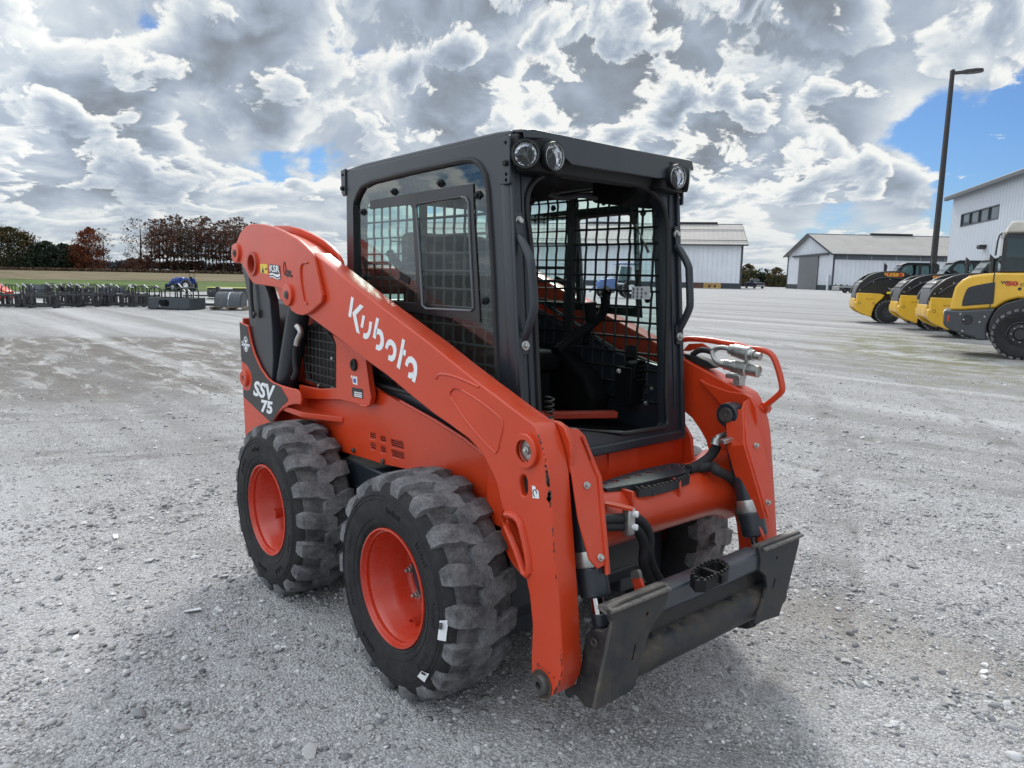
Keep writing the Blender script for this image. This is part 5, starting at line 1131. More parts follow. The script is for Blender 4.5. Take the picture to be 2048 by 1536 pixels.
# loose stones lying on the yard near the machine
def stones(N,rmin,rmax,smin,smax,name,seed,label):
    rg=np.random.default_rng(seed)
    bm=bmesh.new(); bmesh.ops.create_icosphere(bm,subdivisions=1,radius=1); bv=np.array([v.co[:] for v in bm.verts]); bf=np.array([[v.index for v in f.verts] for f in bm.faces]); bm.free()
    var=[bv*(1+rg.uniform(-.28,.28,(len(bv),1))) for _ in range(16)]
    u=rg.random(N); r=rmin+(rmax-rmin)*u**1.35; a=math.radians(139.5)+rg.uniform(-.80,.80,N)
    x=cpos[0]+r*np.cos(a); y=cpos[1]+r*np.sin(a)
    s=np.minimum(smax,smin*np.exp(np.abs(rg.normal(0,.62,N))))
    cl=vnoise(x*1.3,y*1.3,21)+.6*vnoise(x*5,y*5,22); keep=rg.random(N)<np.clip((cl-.40)*1.5,.22,1); x,y,s=x[keep],y[keep],s[keep]; N=len(x)
    z=gh(x,y)+s*.12
    allv=np.empty((N,len(bv),3)); th=rg.uniform(0,2*PI,N); sq=rg.uniform(.4,.8,N); el=rg.uniform(.75,1.45,N); vi=rg.integers(0,16,N); tl=rg.uniform(-.5,.5,N)
    for k in range(16):
        m=vi==k; b=var[k][None]*np.stack([s[m]*el[m],s[m],s[m]*sq[m]],-1)[:,None,:]
        b2=b.copy(); ct,st=np.cos(tl[m])[:,None],np.sin(tl[m])[:,None]; b2[...,0]=b[...,0]*ct-b[...,2]*st; b2[...,2]=b[...,0]*st+b[...,2]*ct
        c,s2=np.cos(th[m])[:,None],np.sin(th[m])[:,None]; X=b2[...,0]*c-b2[...,1]*s2; Y=b2[...,0]*s2+b2[...,1]*c
        allv[m]=np.stack([X+x[m][:,None],Y+y[m][:,None],b2[...,2]+z[m][:,None]],-1)
    F=(bf[None]+(np.arange(N)*len(bv))[:,None,None]).reshape(-1,3)
    me=bpy.data.meshes.new(name); me.vertices.add(N*len(bv)); me.vertices.foreach_set('co',allv.ravel()); me.loops.add(F.size); me.loops.foreach_set('vertex_index',F.ravel().astype(np.int32)); me.polygons.add(len(F)); me.polygons.foreach_set('loop_start',np.arange(0,F.size,3)); me.update(calc_edges=True)
    at=me.attributes.new('tone','FLOAT','POINT'); at.data.foreach_set('value',np.repeat(rg.random(N),len(bv)).astype(np.float32))
    m,nt,b=NT(name+'_stone'); A=nd(nt,'ShaderNodeAttribute'); A.attribute_name='tone'
    c=ramp(nt,A.outputs['Fac'],[(0,(.17,.175,.185)),(.35,(.33,.33,.33)),(.6,(.43,.42,.41)),(.85,(.54,.54,.54)),(.97,(.74,.73,.72))]).outputs[0]
    n_=noise_(nt,160,4,.6); c=mixc(nt,ramp(nt,n_.outputs[0],[(.3,.4),(.65,0)]).outputs[0],c,(.26,.26,.26),'MIX'); nt.links.new(c,b.inputs['Base Color']); b.inputs['Roughness'].default_value=.85; b.inputs['Specular IOR Level'].default_value=.3
    o=mobj(name,me,m,None,smooth=True,ang=60); tag(o,label,'gravel',kind='stuff'); return o
stones(78000,.9,7.5,.0030,.012,'loose_gravel',5,'small grey stones scattered loose over the yard')
stones(26000,3.0,15,.005,.018,'coarse_gravel',6,'coarser grey stones scattered around the loader')
stones(900,1.1,9,.010,.026,'pebbles',8,'rounded pale pebbles lying in the gravel')
# scraps on the ground
for (px_,nm,lb) in (([(-0.577,-1.166),(-0.558,-1.1),(-0.528,-1.103),(-0.539,-1.167)],'paper_scrap','thin white paper scrap on the gravel by the rear wheel'),([(-1.802,-1.184),(-1.803,-1.158),(-1.74,-1.169),(-1.729,-1.195)],'paper_scrap','tiny white scrap on the gravel, farther off than the long thin scrap')):
    m_=MB(); m_.prism(px_,lambda a,b,d:(a,b,.010+d+.006*math.sin(a*90)),0,.0015); o=m_.build(nm,M['white_vinyl'],None,smooth=False); tag(o,lb,'litter')
# ================================================================ field
def sheet(name,pts,z,mat,label=None):
    me=bpy.data.meshes.new(name); me.from_pydata([(a,b,z) for a,b in pts],[],[tuple(range(len(pts)))]); o=mobj(name,me,mat,smooth=False); tag(o,kind='structure'); return o
def field_mat(name,c1,c2,c3,sc_=.3,ang=-.9):
    m,nt,b=NT(name); tc=nd(nt,'ShaderNodeTexCoord'); mp=nd(nt,'ShaderNodeMapping'); mp.inputs['Rotation'].default_value=(0,0,ang); mp.inputs['Scale'].default_value=(.05,.6,1); nt.links.new(tc.outputs['Object'],mp.inputs[0])
    a=noise_(nt,.5,6,.7,vec=mp.outputs[0]); c=noise_(nt,2.2,5,.7)
    k=ramp(nt,a.outputs[0],[(.35,c1),(.5,c2),(.65,c3)]).outputs[0]
    k=mixc(nt,ramp(nt,c.outputs[0],[(.3,.5),(.6,0)]).outputs[0],k,tuple(x*.45 for x in c1)); nt.links.new(k,b.inputs['Base Color']); b.inputs['Roughness'].default_value=1; b.inputs['Specular IOR Level'].default_value=.1; return m
vp=[(-61.85,-15.48),(-53.21,-3.14),(-50.74,5.07),(-50.45,11.74),(-53.2,19.47),(-55.62,28.64),(-90.0,73.99),(-296.13,263.69)]
vq=[(-124.53,-28.43),(-105.2,-4.1),(-96.33,11.19),(-95.93,23.59),(-96.12,36.02),(-98.98,51.46),(-135.5,96.77),(-296.88,264.36)]
sheet('grass_verge',vp+vq[::-1],.03,field_mat('verge_grass',(.06,.10,.025),(.085,.135,.035),(.13,.15,.06)))
ff_=[(-1940.14,1725.62),(-2473.26,791.12),(-2543.37,-528.53)]
sheet('stubble_field',vq+ff_,.05,field_mat('stubble',(.11,.088,.05),(.165,.135,.08),(.22,.19,.12)))
sheet('far_field',[(-191.51,170.66),(-122.38,196.78),(-71.91,225.97),(19.87,327.44),(234.35,867.59),(607.0,2526.7),(-866.55,2448.25),(-1940.14,1725.62)],.06,field_mat('far_grass',(.05,.07,.03),(.08,.09,.04),(.13,.12,.06)))
# ================================================================ trees
def leafmat(name,cols):
    m,nt,b=NT(name); A=nd(nt,'ShaderNodeAttribute'); A.attribute_name='tone'
    c=ramp(nt,A.outputs['Fac'],[(i/(len(cols)-1),q) for i,q in enumerate(cols)]).outputs[0]; nt.links.new(c,b.inputs['Base Color']); b.inputs['Roughness'].default_value=.8; b.inputs['Specular IOR Level'].default_value=.15
    return m
LM={'red':leafmat('red_leaves',[(.06,.022,.012),(.16,.05,.024),(.25,.09,.04)]),
    'maroon':leafmat('maroon_leaves',[(.05,.024,.018),(.12,.054,.038),(.19,.10,.065)]),
    'brown':leafmat('brown_leaves',[(.045,.030,.022),(.10,.068,.046),(.16,.11,.07)]),
    'dark':leafmat('evergreen_leaves',[(.008,.014,.010),(.018,.03,.018),(.035,.05,.028)]),
    'mixed':leafmat('turning_leaves',[(.015,.025,.012),(.05,.055,.022),(.16,.08,.03)]),
    'yellow':leafmat('yellow_leaves',[(.05,.04,.02),(.12,.09,.05),(.2,.16,.09)])}
M['bark']=simple('bark',(.045,.038,.032),.95,var=.4,scale=3)
def crown(fn,N,size,mat,seed,clump=0,name='crown',parent=None):
    """many small leaf sprays filling a volume; fn(t)->radius at height t (0..1 mapped to z0..z1)"""
    rg=np.random.default_rng(seed); z0,z1,rad=fn
    nc=clump or max(12,N//22); t=rg.random(nc); R=np.array([rad(q) for q in t]); a=rg.uniform(0,2*PI,nc); rr=R*np.sqrt(rg.uniform(.12,1,nc))
    C=np.stack([rr*np.cos(a),rr*np.sin(a),z0+(z1-z0)*t],-1); cs=rg.uniform(.5,1.3,nc); ct=rg.random(nc)
    ci=rg.integers(0,nc,N); L=C[ci]+rg.normal(0,1,(N,3))*np.array([1,1,.6])*(np.maximum(R[ci],.6)*.20*cs[ci])[:,None]
    L[:,2]=np.maximum(L[:,2],z0-.3)
    d=rg.normal(0,1,(N,3)); d/=np.linalg.norm(d,axis=1)[:,None]; e=np.cross(d,rg.normal(0,1,(N,3))); e/=np.linalg.norm(e,axis=1)[:,None]
    s=size*rg.uniform(.5,1.3,N)[:,None]
    vs=np.stack([L-d*s,L+e*s*.6,L+d*s,L-e*s*.6],1).reshape(-1,3); F=np.arange(4*N).reshape(N,4)
    me=bpy.data.meshes.new(name); me.vertices.add(4*N); me.vertices.foreach_set('co',vs.ravel()); me.loops.add(4*N); me.loops.foreach_set('vertex_index',F.ravel().astype(np.int32)); me.polygons.add(N); me.polygons.foreach_set('loop_start',np.arange(0,4*N,4)); me.update(calc_edges=True)
    hgt=(L[:,2]-z0)/(z1-z0+.01); tone=np.clip(.45*ct[ci]+.35*rg.random(N)+.25*hgt,0,1)
    at=me.attributes.new('tone','FLOAT','POINT'); at.data.foreach_set('value',np.repeat(tone,4).astype(np.float32))
    return mobj(name,me,mat,parent,smooth=False)
def trunk(h,r,limbs,spread,seed,parent,lo=.35,nm='trunk'):
    R_=random.Random(seed); m_=MB(); lean=(R_.uniform(-.03,.03)*h,R_.uniform(-.03,.03)*h)
    m_.tube([(0,0,-.3),(lean[0]*.3,lean[1]*.3,h*.35),(lean[0]*.8,lean[1]*.8,h*.7),(lean[0],lean[1],h)],[r*1.2,r*.85,r*.5,r*.1],7)
    for i in range(limbs):
        t=R_.uniform(lo,.92); a=R_.uniform(0,2*PI); L_=spread*(1.15-t)*R_.uniform(.7,1.2)+.8; b0=V((lean[0]*t,lean[1]*t,h*t)); e=b0+V((L_*math.cos(a),L_*math.sin(a),L_*R_.uniform(.4,1.0)))
        mid=(b0+e)/2+V((0,0,-L_*.08)); m_.tube([b0,mid,e],[r*.4*(1.1-t),r*.25*(1.1-t),r*.05],5)
    return m_.build(nm,M['bark'],parent)
def tree(name,label,px,dist,h,w_,mat,N,size,shape,seed,group=None,limbs=16,tr=.25,z0=.15,x=None,lo=.3):
    pos=px; t=empty(name,(pos[0],pos[1],0),R_T.uniform(0,6)); tag(t,label,'tree',group)
    trunk(h*.96,tr,limbs,w_*.5,seed,t,lo)
    crown((h*z0,h,lambda q:w_*.5*shape(q)),N,size,mat,seed,parent=t)
    return t
R_T=random.Random(11)
dome=lambda q: max(.08,math.sqrt(max(0,1-(q*1.02)**2.2)))*(.75+.25*min(1,q*4))
cone=lambda q: max(.07,(1-q)**.75)*(.7+.3*min(1,q*5))
tall=lambda q: (.45+.55*math.sin(PI*min(1,q*.95+.05)))
DT=325
tree('deciduous_tree','widest turning tree with dark green and rusty leaves beyond the orange machine hood',(-320.05,35.41),DT,15.0,20,LM['mixed'],10000,.40,dome,1,limbs=26,tr=.5,z0=.10)
tree('evergreen_tree','dark bushy evergreen right beside the wide turning tree across the field',(-315.6,46.03),DT,10.6,13,LM['dark'],5000,.40,dome,2,z0=.02)
tree('evergreen_tree','dark rounded evergreen in the middle of the evergreen clump',(-320.65,52.44),DT,10.0,13,LM['dark'],5000,.40,dome,3,z0=.02)
tree('evergreen_tree','dark evergreen whose crown touches the bright red tree',(-326.84,57.68),DT,10.0,11,LM['dark'],4500,.40,dome,4,z0=.02)
tree('evergreen_tree','low dark evergreen bush under the wide turning tree',(-312.27,41.08),DT,6.0,13,LM['dark'],3000,.38,dome,44,z0=.02)
tree('red_maple','bright red autumn tree standing between the dark evergreens and the thin yellow tree',(-313.24,59.65),DT,16.2,12.5,LM['red'],5600,.36,dome,5,limbs=30,tr=.3,z0=.03)
tree('thin_tree','thin tree with sparse yellow brown leaves beside the red tree',(-314.32,64.41),DT,16.0,7.5,LM['yellow'],620,.26,tall,6,limbs=34,tr=.22,z0=.16)
tree('bare_tree','half bare tree with few brown leaves standing apart in front of the tall grove',(-313.44,77.14),DT,20.0,15,LM['brown'],1150,.32,tall,7,limbs=40,tr=.38,z0=.14)
for i,(px_,h_,c_) in enumerate((((-314.06,74.61),5.5,'maroon'),((-309.18,77.68),6.2,'maroon'))):
    tree('shrub',['low dark red shrub at the foot of the half bare tree','larger dark red shrub between the half bare tree and the grove'][i],px_,DT,h_,9,LM[c_],1600,.36,dome,50+i,z0=.02,limbs=8,tr=.1)
protos=[]
grove=[((-304.74,78.84),19.81),((-317.91,83.8),20.17),((-308.85,82.82),20.54),((-321.97,87.93),20.9),((-312.96,86.74),21.26),((-303.96,85.48),21.63),((-317.06,90.56),21.99),((-308.07,89.26),22.35),((-321.13,94.47),22.72),((-312.13,93.13),20.25),((-303.15,91.73),20.61),((-316.15,97.09),20.97),((-307.17,95.64),21.34),((-320.12,101.13),21.7),((-311.14,99.64),22.0),((-302.18,98.08),22.31),((-315.06,103.72),22.61),((-306.11,102.11),20.08),((-318.93,107.89),20.38),((-309.98,106.24),20.69),((-301.05,104.52),20.99),((-313.8,110.45),21.29),((-304.88,108.69),21.6),((-295.97,106.86),21.9),((-308.65,112.93),22.2),((-299.74,111.06),22.51),((-312.3,117.45),19.98),((-303.26,115.89),20.28),((-294.17,114.42),20.58)]
for k in range(4):
    t=tree('grove_tree','tall slim grove tree with bare trunk and thin rusty crown',grove[k][0],DT,21,[6.4,5.6,6.0,6.8][k],LM[['maroon','brown','maroon','brown'][k]],[1900,1500,1600,1700][k],.27,tall,20+k,'trees of the tall grove across the field',limbs=30,tr=.30,z0=.26,lo=.22); protos.append(t)
for i,(g_,h_) in enumerate(grove):
    t=protos[i] if i<4 else copy_tree(protos[(i*7+i//3)%4])
    t.location=(g_[0],g_[1],0); t.scale=(1,1,h_/21); t.rotation_euler[2]=i*1.7
# undergrowth under the grove and a far treeline: masses nobody can count
def mass(name,label,pts,h,N,size,mat,seed,cat):
    rg=np.random.default_rng(seed); L=[]
    P_=np.array(pts); seg=rg.integers(0,len(P_)-1,N); t=rg.random(N)[:,None]; B=P_[seg]*(1-t)+P_[seg+1]*t; top=h*(.55+.45*vnoise(B[:,0]*.11+seg,B[:,1]*.11,seed)+.35*(vnoise(B[:,0]*.5,B[:,1]*.5,seed+1)-.5))
    Z_=rg.random(N)**.8*top; L=np.concatenate([B+rg.normal(0,1.6,(N,2)),Z_[:,None]],1)
    d=rg.normal(0,1,(N,3)); d/=np.linalg.norm(d,axis=1)[:,None]; e=np.cross(d,rg.normal(0,1,(N,3))); e/=np.linalg.norm(e,axis=1)[:,None]; s=size*rg.uniform(.5,1.4,N)[:,None]
    vs=np.stack([L-d*s,L+e*s*.6,L+d*s,L-e*s*.6],1).reshape(-1,3); me=bpy.data.meshes.new(name); me.from_pydata(vs.tolist(),[],np.arange(4*N).reshape(N,4).tolist())
    at=me.attributes.new('tone','FLOAT','POINT'); at.data.foreach_set('value',np.repeat(rg.random(N),4).astype(np.float32))
    o=mobj(name,me,mat,None,smooth=False); tag(o,label,cat,kind='stuff'); return o
mass('undergrowth','dark rusty undergrowth along the foot of the tall grove',[(-316.8,80.17),(-313.39,99.18),(-306.66,123.6),(-301.1,145.88)],5.0,9000,.42,LM['maroon'],31,'undergrowth')
mass('field_margin','rough dry grass bank along the far side of the stubble field',[(-308.0,-29.7),(-305.49,30.58),(-299.19,67.98),(-286.97,113.59),(-275.89,146.88)],1.3,12000,.35,LM['brown'],32,'grass')
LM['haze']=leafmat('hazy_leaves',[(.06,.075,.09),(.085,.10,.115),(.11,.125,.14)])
mass('distant_woods','blue grey distant woods on the horizon beyond the field',[(-878.58,-184.33),(-892.2,92.81),(-877.47,185.39),(-868.18,224.65),(-773.27,412.79),(-693.06,568.68)],10,9000,2.2,LM['haze'],33,'woods')
mass('hedgerow','dark green scrubby hedgerow in the gap between the two sheds',[(-130.14,192.89),(-123.15,192.73),(-118.26,198.15),(-112.8,208.22),(-112.56,219.69)],5.2,7000,.36,LM['dark'],34,'hedge')
mass('distant_woods','hazy low woods far beyond the gap between the sheds',[(-405.73,566.32),(-294.77,620.43),(-112.08,688.4),(42.14,756.87)],9,5000,1.5,LM['haze'],35,'woods')
tree('shrub','taller dark bush close to the wall end of the shed with roof rails',(-116.13,185.35),0,6.2,7,LM['mixed'],1800,.28,dome,61,z0=.02,tr=.1,limbs=6)
tree('shrub','loose olive bush close to the gable corner of the shed with sliding door',(-111.12,193.09),0,5.6,7,LM['mixed'],1500,.28,dome,62,z0=.02,tr=.1,limbs=6)

# ================================================================ sheds
def ribbed(name,c,per,axis,rough=.45,metal=0,amp=.5,var=.08):
    """ribbed sheet metal; axis = horizontal unit vector along the wall"""
    m,nt,b=NT(name); geo=nd(nt,'ShaderNodeNewGeometry'); dt=nd(nt,'ShaderNodeVectorMath',operation='DOT_PRODUCT'); nt.links.new(geo.outputs['Position'],dt.inputs[0]); dt.inputs[1].default_value=(axis[0],axis[1],0)
    f=mth(nt,'FRACT',mth(nt,'DIVIDE',dt.outputs['Value'],per))
    r=ramp(nt,f,[(0,0),(.08,1),(.16,1),(.24,0),(1,0)])
    n=noise_(nt,.35,6,.6); st=ramp(nt,n.outputs[0],[(.3,tuple(x*(1-var) for x in c)),(.7,tuple(min(1,x*(1+var)) for x in c))]).outputs[0]
    st=mixc(nt,mth(nt,'MULTIPLY',r.outputs[0],amp),st,tuple(x*.55 for x in c)); nt.links.new(st,b.inputs['Base Color'])
    b.inputs['Roughness'].default_value=rough; b.inputs['Metallic'].default_value=metal; bump(nt,b,r.outputs[0],.5,.03); return m
trim=simple('charcoal_trim',(.05,.055,.065),.5)
roofc=(.30,.285,.27)
def wallbox(name,A,B,z0,z1,t,mat,parent,bev=0):
    """vertical slab from A to B (xy), thickness t to the left of A->B"""
    a=V((A[0],A[1]));b=V((B[0],B[1])); d=(b-a).normalized(); nrm=V((-d.y,d.x))*t
    m_=MB(); P_=[a,b,b+nrm,a+nrm]; m_.add([(q.x,q.y,z0) for q in P_]+[(q.x,q.y,z1) for q in P_],[(0,1,2,3),(7,6,5,4),(0,4,5,1),(1,5,6,2),(2,6,7,3),(3,7,4,0)])
    return m_.build(name,mat,parent,bev)
def quad(name,P,t,mat,parent):
    """slab from four 3d points, thickness t upward normal"""
    P=[V(q) for q in P]; n_=(P[1]-P[0]).cross(P[3]-P[0]).normalized()
    if n_.z<0: n_=-n_
    m_=MB(); m_.add([q for q in P]+[q+n_*t for q in P],[(0,1,2,3),(7,6,5,4),(0,4,5,1),(1,5,6,2),(2,6,7,3),(3,7,4,0)]); return m_.build(name,mat,parent)
def shed(name,label,C,L,A,wl,wa,eave,ridge,oh,roofper,front_door=None,strip=False,band_long=None,seed=0,vents=(),rails=False):
    r=empty(name,(0,0,0)); tag(r,label,'shed')
    C=V(C);L=V(L).normalized();A=V(A).normalized(); z0=-.3
    P=lambda s,t: C+L*s+A*t
    wmL=ribbed(name+'_long_wall',(.66,.69,.74),.9,L,amp=.30); wmA=ribbed(name+'_gable_wall',(.66,.69,.74),.9,A,amp=.30); rm=ribbed(name+'_roof_metal',roofc,.9,L,.8,.0,amp=.22,var=.10)
    sgn=1 if (L.x*A.y-L.y*A.x)>0 else -1
    def slab(nm,a,b,z0_,z1_,t,mat,par):
        return wallbox(nm,a,b,z0_,z1_,t*sgn,mat,par)
    wall=slab('wall',P(0,0),P(wl,0),1.0,eave,.15,wmL,r)
    slab('wall',P(wl,wa),P(0,wa),1.0,eave,.15,wmL,r)
    for s,nm in ((0,'gable_wall'),(wl,'gable_wall')):
        m_=MB(); a=P(s,0);b=P(s,wa);e=L*(.15 if s==0 else -.15); mid=P(s,wa/2)
        pr=[(a,1.0),(b,1.0),(b,eave),(mid,ridge-.1),(a,eave)]
        vs=[(q.x,q.y,z) for q,z in pr]+[(q.x+e.x,q.y+e.y,z) for q,z in pr]; n=5
        m_.add(vs,[tuple(range(n)),tuple(range(2*n-1,n-1,-1))]+[(i,n+i,n+(i+1)%n,(i+1)%n) for i in range(n)]); m_.build(nm,wmA,r)
    # dark wainscot
    dk=simple(name+'_wainscot',(.035,.045,.055),.6)
    slab('wainscot',P(-.03,-.04),P(wl,-.04),z0,1.05,.3,dk,r); 
    m_=MB(); 
    for a,b in ((P(-.04,0),P(-.04,wa)),): wallbox('wainscot',a,b,z0,1.05,-.3*sgn,dk,r)
    # corner trims
    for q in (P(-.02,-.02),P(-.02,wa)):
        MB().bb(q.x-.14,q.x+.14,q.y-.14,q.y+.14,z0,eave).build('corner_trim',trim,r)
    # roof slabs
    e0=ridge-(ridge-eave)*(1+oh/(wa/2))
    P3_=lambda s,t,z:(P(s,t).x,P(s,t).y,z)
    quad('roof',[P3_(-oh,-oh,e0),P3_(wl+oh,-oh,e0),P3_(wl+oh,wa/2,ridge),P3_(-oh,wa/2,ridge)],.12,rm,r)
    quad('roof',[P3_(-oh,wa+oh,e0),P3_(wl+oh,wa+oh,e0),P3_(wl+oh,wa/2,ridge),P3_(-oh,wa/2,ridge)],.12,rm,r)
    quad('eave_trim',[P3_(-oh,-oh-.04,e0-.18),P3_(wl+oh,-oh-.04,e0-.18),P3_(wl+oh,-oh+.12,e0-.1),P3_(-oh,-oh+.12,e0-.1)],.26,trim,r)
    MB().beam(P3_(-oh-.05,-oh,e0),P3_(-oh-.05,wa/2,ridge),.08,.4).beam(P3_(-oh-.05,wa+oh,e0),P3_(-oh-.05,wa/2,ridge),.08,.4).build('rake_trim',trim,r)
    MB().beam(P3_(-oh,wa/2,ridge+.1),P3_(wl+oh,wa/2,ridge+.1),.5,.12).build('ridge_cap',trim,r)
    for s0,s1 in vents: MB().beam(P3_(s0,wa/2,ridge+.32),P3_(s1,wa/2,ridge+.32),.9,.36).build('ridge_vent',simple('vent_black',(.02,.02,.022),.6) if 'vent_black' not in bpy.data.materials else bpy.data.materials['vent_black'],r)
    if rails:
        for t in (.07,.62):
            tt=wa/2*t; z=e0+(ridge-e0)*(tt+oh)/(wa/2+oh); MB().beam(P3_(-oh,tt,z+.3),P3_(wl+oh,tt,z+.3),.08,.12).build('snow_rail',trim,r)
    if strip:
        mm=simple('translucent_strip',(.10,.12,.14),.35,var=.3,scale=.4)
        slab('clerestory_strip',P(.2,-.05),P(wl-.2,-.05),eave-1.35,eave-.25,.1,mm,r)
        m_=MB()
        for k in range(int(wl/5)): q=P(2.6+k*5,-.06); m_.box((q.x,q.y,eave-.8),(.12,.12,1.1))
        m_.build('strip_posts',simple('post_grey',(.35,.36,.38),.5),r)
    return r,P,sgn
s1,P1,_=shed('machine_shed','white metal shed with long rails on its grey roof and timber stacked at its wall',(-79.05,124.67),(-.80,-.60),(-.62,.785),70,26,8.6,13.0,.9,.9,vents=((4,13),(22,31),(40,49)),rails=True)
s2,P2,sg2=shed('machine_shed','white metal shed with dark sliding gable door and translucent strip under the eave',(-71.89,146.7),(.635,.772),(-.772,.635),75,24.3,7.6,11.9,.9,.9,strip=True,vents=((13,22),(37,46),(60,69)))
# sliding door with its rail on the gable of the second shed
A2=V((-.772,.635)); L2=V((.635,.772))
o2=V((-71.89,146.7)); 
dpt=[(17.357,7.027),(7.204,7.09),(6.602,0.005),(17.29,0.139),(21.04,7.183),(2.266,7.349),(1.095,2.936),(0.072,2.936)]
def onA(a,z,off=.2): q=o2+A2*a-L2*off; return (q.x,q.y,z)
m_=MB(); pr=[dpt[0],dpt[1],dpt[2],dpt[3]]; pr=[(max(a,.1),z) for a,z in pr]
m_.prism([(pr[0][0],pr[0][1]),(pr[1][0],pr[1][1]),(pr[1][0],0),(pr[0][0],0)],lambda a,b,d:onA(a,b,d),.1,.28)
ddm=ribbed('door_metal',(.15,.155,.165),.9,A2,amp=.4); m_.build('sliding_door',ddm,s2)
MB().beam(onA(dpt[4][0],dpt[4][1]+.1,.32),onA(dpt[5][0],dpt[5][1]+.1,.32),.25,.4).build('door_rail',trim,s2)
MB().beam(onA(dpt[6][0],0,.35),onA(dpt[6][0],3.2,.35),1.0,.25).build('white_post',simple('white_post',(.75,.77,.8),.5),s2)
# ================================================================ big building
C3=V((-24.0,72.3)); D3=V((.565,-.825)).normalized(); I3=V((.825,.565)).normalized()
bd=empty('warehouse',(0,0,0)); tag(bd,'tall white ribbed metal warehouse with a row of four high windows behind the wheel loader','warehouse')
wm=ribbed('warehouse_metal',(.52,.56,.62),.62,D3,amp=.55,var=.04); wm2=ribbed('warehouse_metal_side',(.52,.56,.62),.62,I3,amp=.55,var=.04)
H3=9.2
B3=lambda s,t: C3+D3*s+I3*t
wp=[(2.851,7.78),(11.988,7.456),(12.052,6.404),(2.877,6.653),(5.31,7.686),(7.658,7.604),(9.842,7.528),(9.869,4.56)]
x0=(wp[0][0]+wp[3][0])/2;x1=(wp[1][0]+wp[2][0])/2;z1=(wp[0][1]+wp[1][1])/2;z0=(wp[2][1]+wp[3][1])/2
def wplate(nm,a0,a1,zz0,zz1,o0,o1,mat,par):
    m_=MB(); m_.prism([(a0,zz0),(a1,zz0),(a1,zz1),(a0,zz1)],lambda a,b,d:(B3(a,d).x,B3(a,d).y,b),o0,o1); return m_.build(nm,mat,par)
plate('front_wall',(C3.x,C3.y,0),(D3.x,D3.y,0),(0,0,1),[(0,-.5),(55,-.5),(55,H3),(0,H3)],[[(x0,z0),(x1,z0),(x1,z1),(x0,z1)]],.25,wm,bd,.001)
wplate('rear_wall',0,55,-.5,H3,24.75,25,wm,bd)
for s in (0,54.75):
    m_=MB(); m_.prism([(0.26,-.5),(24.7,-.5),(24.7,H3),(.26,H3)],lambda a,b,d:(B3(d,a).x,B3(d,a).y,b),s,s+.25); m_.build('side_wall',wm2,bd)
quad('roof',[(*B3(-.5,-.5),H3),(*B3(55.5,-.5),H3),(*B3(55.5,25.5),H3+.4),(*B3(-.5,25.5),H3+.4)],.25,simple('roof_grey',(.3,.3,.3),.6),bd)
m_=MB(); m_.beam((*B3(-.6,-.45),H3+.05),(*B3(55.6,-.45),H3+.05),.35,.38); m_.build('parapet_trim',simple('grey_trim',(.10,.11,.12),.5),bd,.08)
wn_=4; wd_=(x1-x0)/wn_
for k in range(wn_):
    m_=MB(); a0=x0+k*wd_;a1=a0+wd_;f=.09
    for (p,q,r_,s_) in ((a0,a1,z1-f,z1),(a0,a1,z0,z0+f),(a0,a0+f,z0+f,z1-f),(a1-f,a1,z0+f,z1-f)):
        m_.prism([(p,r_),(q,r_),(q,s_),(p,s_)],lambda a,b,d:(B3(a,d).x,B3(a,d).y,b),-.03,.2)
    wf=m_.build('window',trim,bd); wplate('pane',a0+f,a1-f,z0+f,z1-f,.08,.11,M['wglass'],wf)
q=wp[7]; m_=MB(); m_.prism([(q[0]-.35,q[1]+.15),(q[0]+.3,q[1]+.15),(q[0]+.3,q[1]-.05),(q[0]-.1,q[1]-.2),(q[0]-.5,q[1]-.1)],lambda a,b,d:(B3(a,d).x,B3(a,d).y,b),-.5,0); m_.build('wall_lamp',simple('lamp_black',(.02,.02,.022),.5),bd,.03)
# ================================================================ lamp pole
pt_=(-9.87,31.59,10.06); lpx,lpy,lpz=pt_
pl=empty('light_pole',(lpx,lpy,0)); tag(pl,'tall dark light pole with a single flat lamp head behind the yellow machines','street lamp')
pm=simple('bronze_pole',(.028,.026,.025),.45)
MB().cyl((0,0,0),(0,0,lpz+.05),.155,.10,n=4).build('pole',pm,pl,.02)
MB().cyl((0,0,-.1),(0,0,.6),.34,n=20).build('pole_base',simple('concrete',(.35,.34,.32),.9,bmp=.3),pl,.02)
he=(-8.9,31.94,9.9); hd=V((he[0]-lpx,he[1]-lpy,0)).normalized()
m_=MB(); sd_=V((-hd.y,hd.x,0)); pf_=[(.05,.05),(.3,.06),(.5,.20),(.8,.22),(1.02,.14),(1.08,.0)]
vs=[];
up_=[V((0,0,lpz-.10))+hd*a+sd_*b for a,b in pf_]+[V((0,0,lpz-.10))+hd*a-sd_*b for a,b in pf_[::-1][1:]]
n=len(up_); m_.add([v_+V((0,0,.07)) for v_ in up_]+[v_-V((0,0,.05)) for v_ in up_],[tuple(range(n)),tuple(range(2*n-1,n-1,-1))]+[(i,n+i,n+(i+1)%n,(i+1)%n) for i in range(n)])
m_.beam((0,0,lpz-.1),V((0,0,lpz-.1))+hd*.35,.10,.10); m_.build('lamp_head',pm,pl,.015)
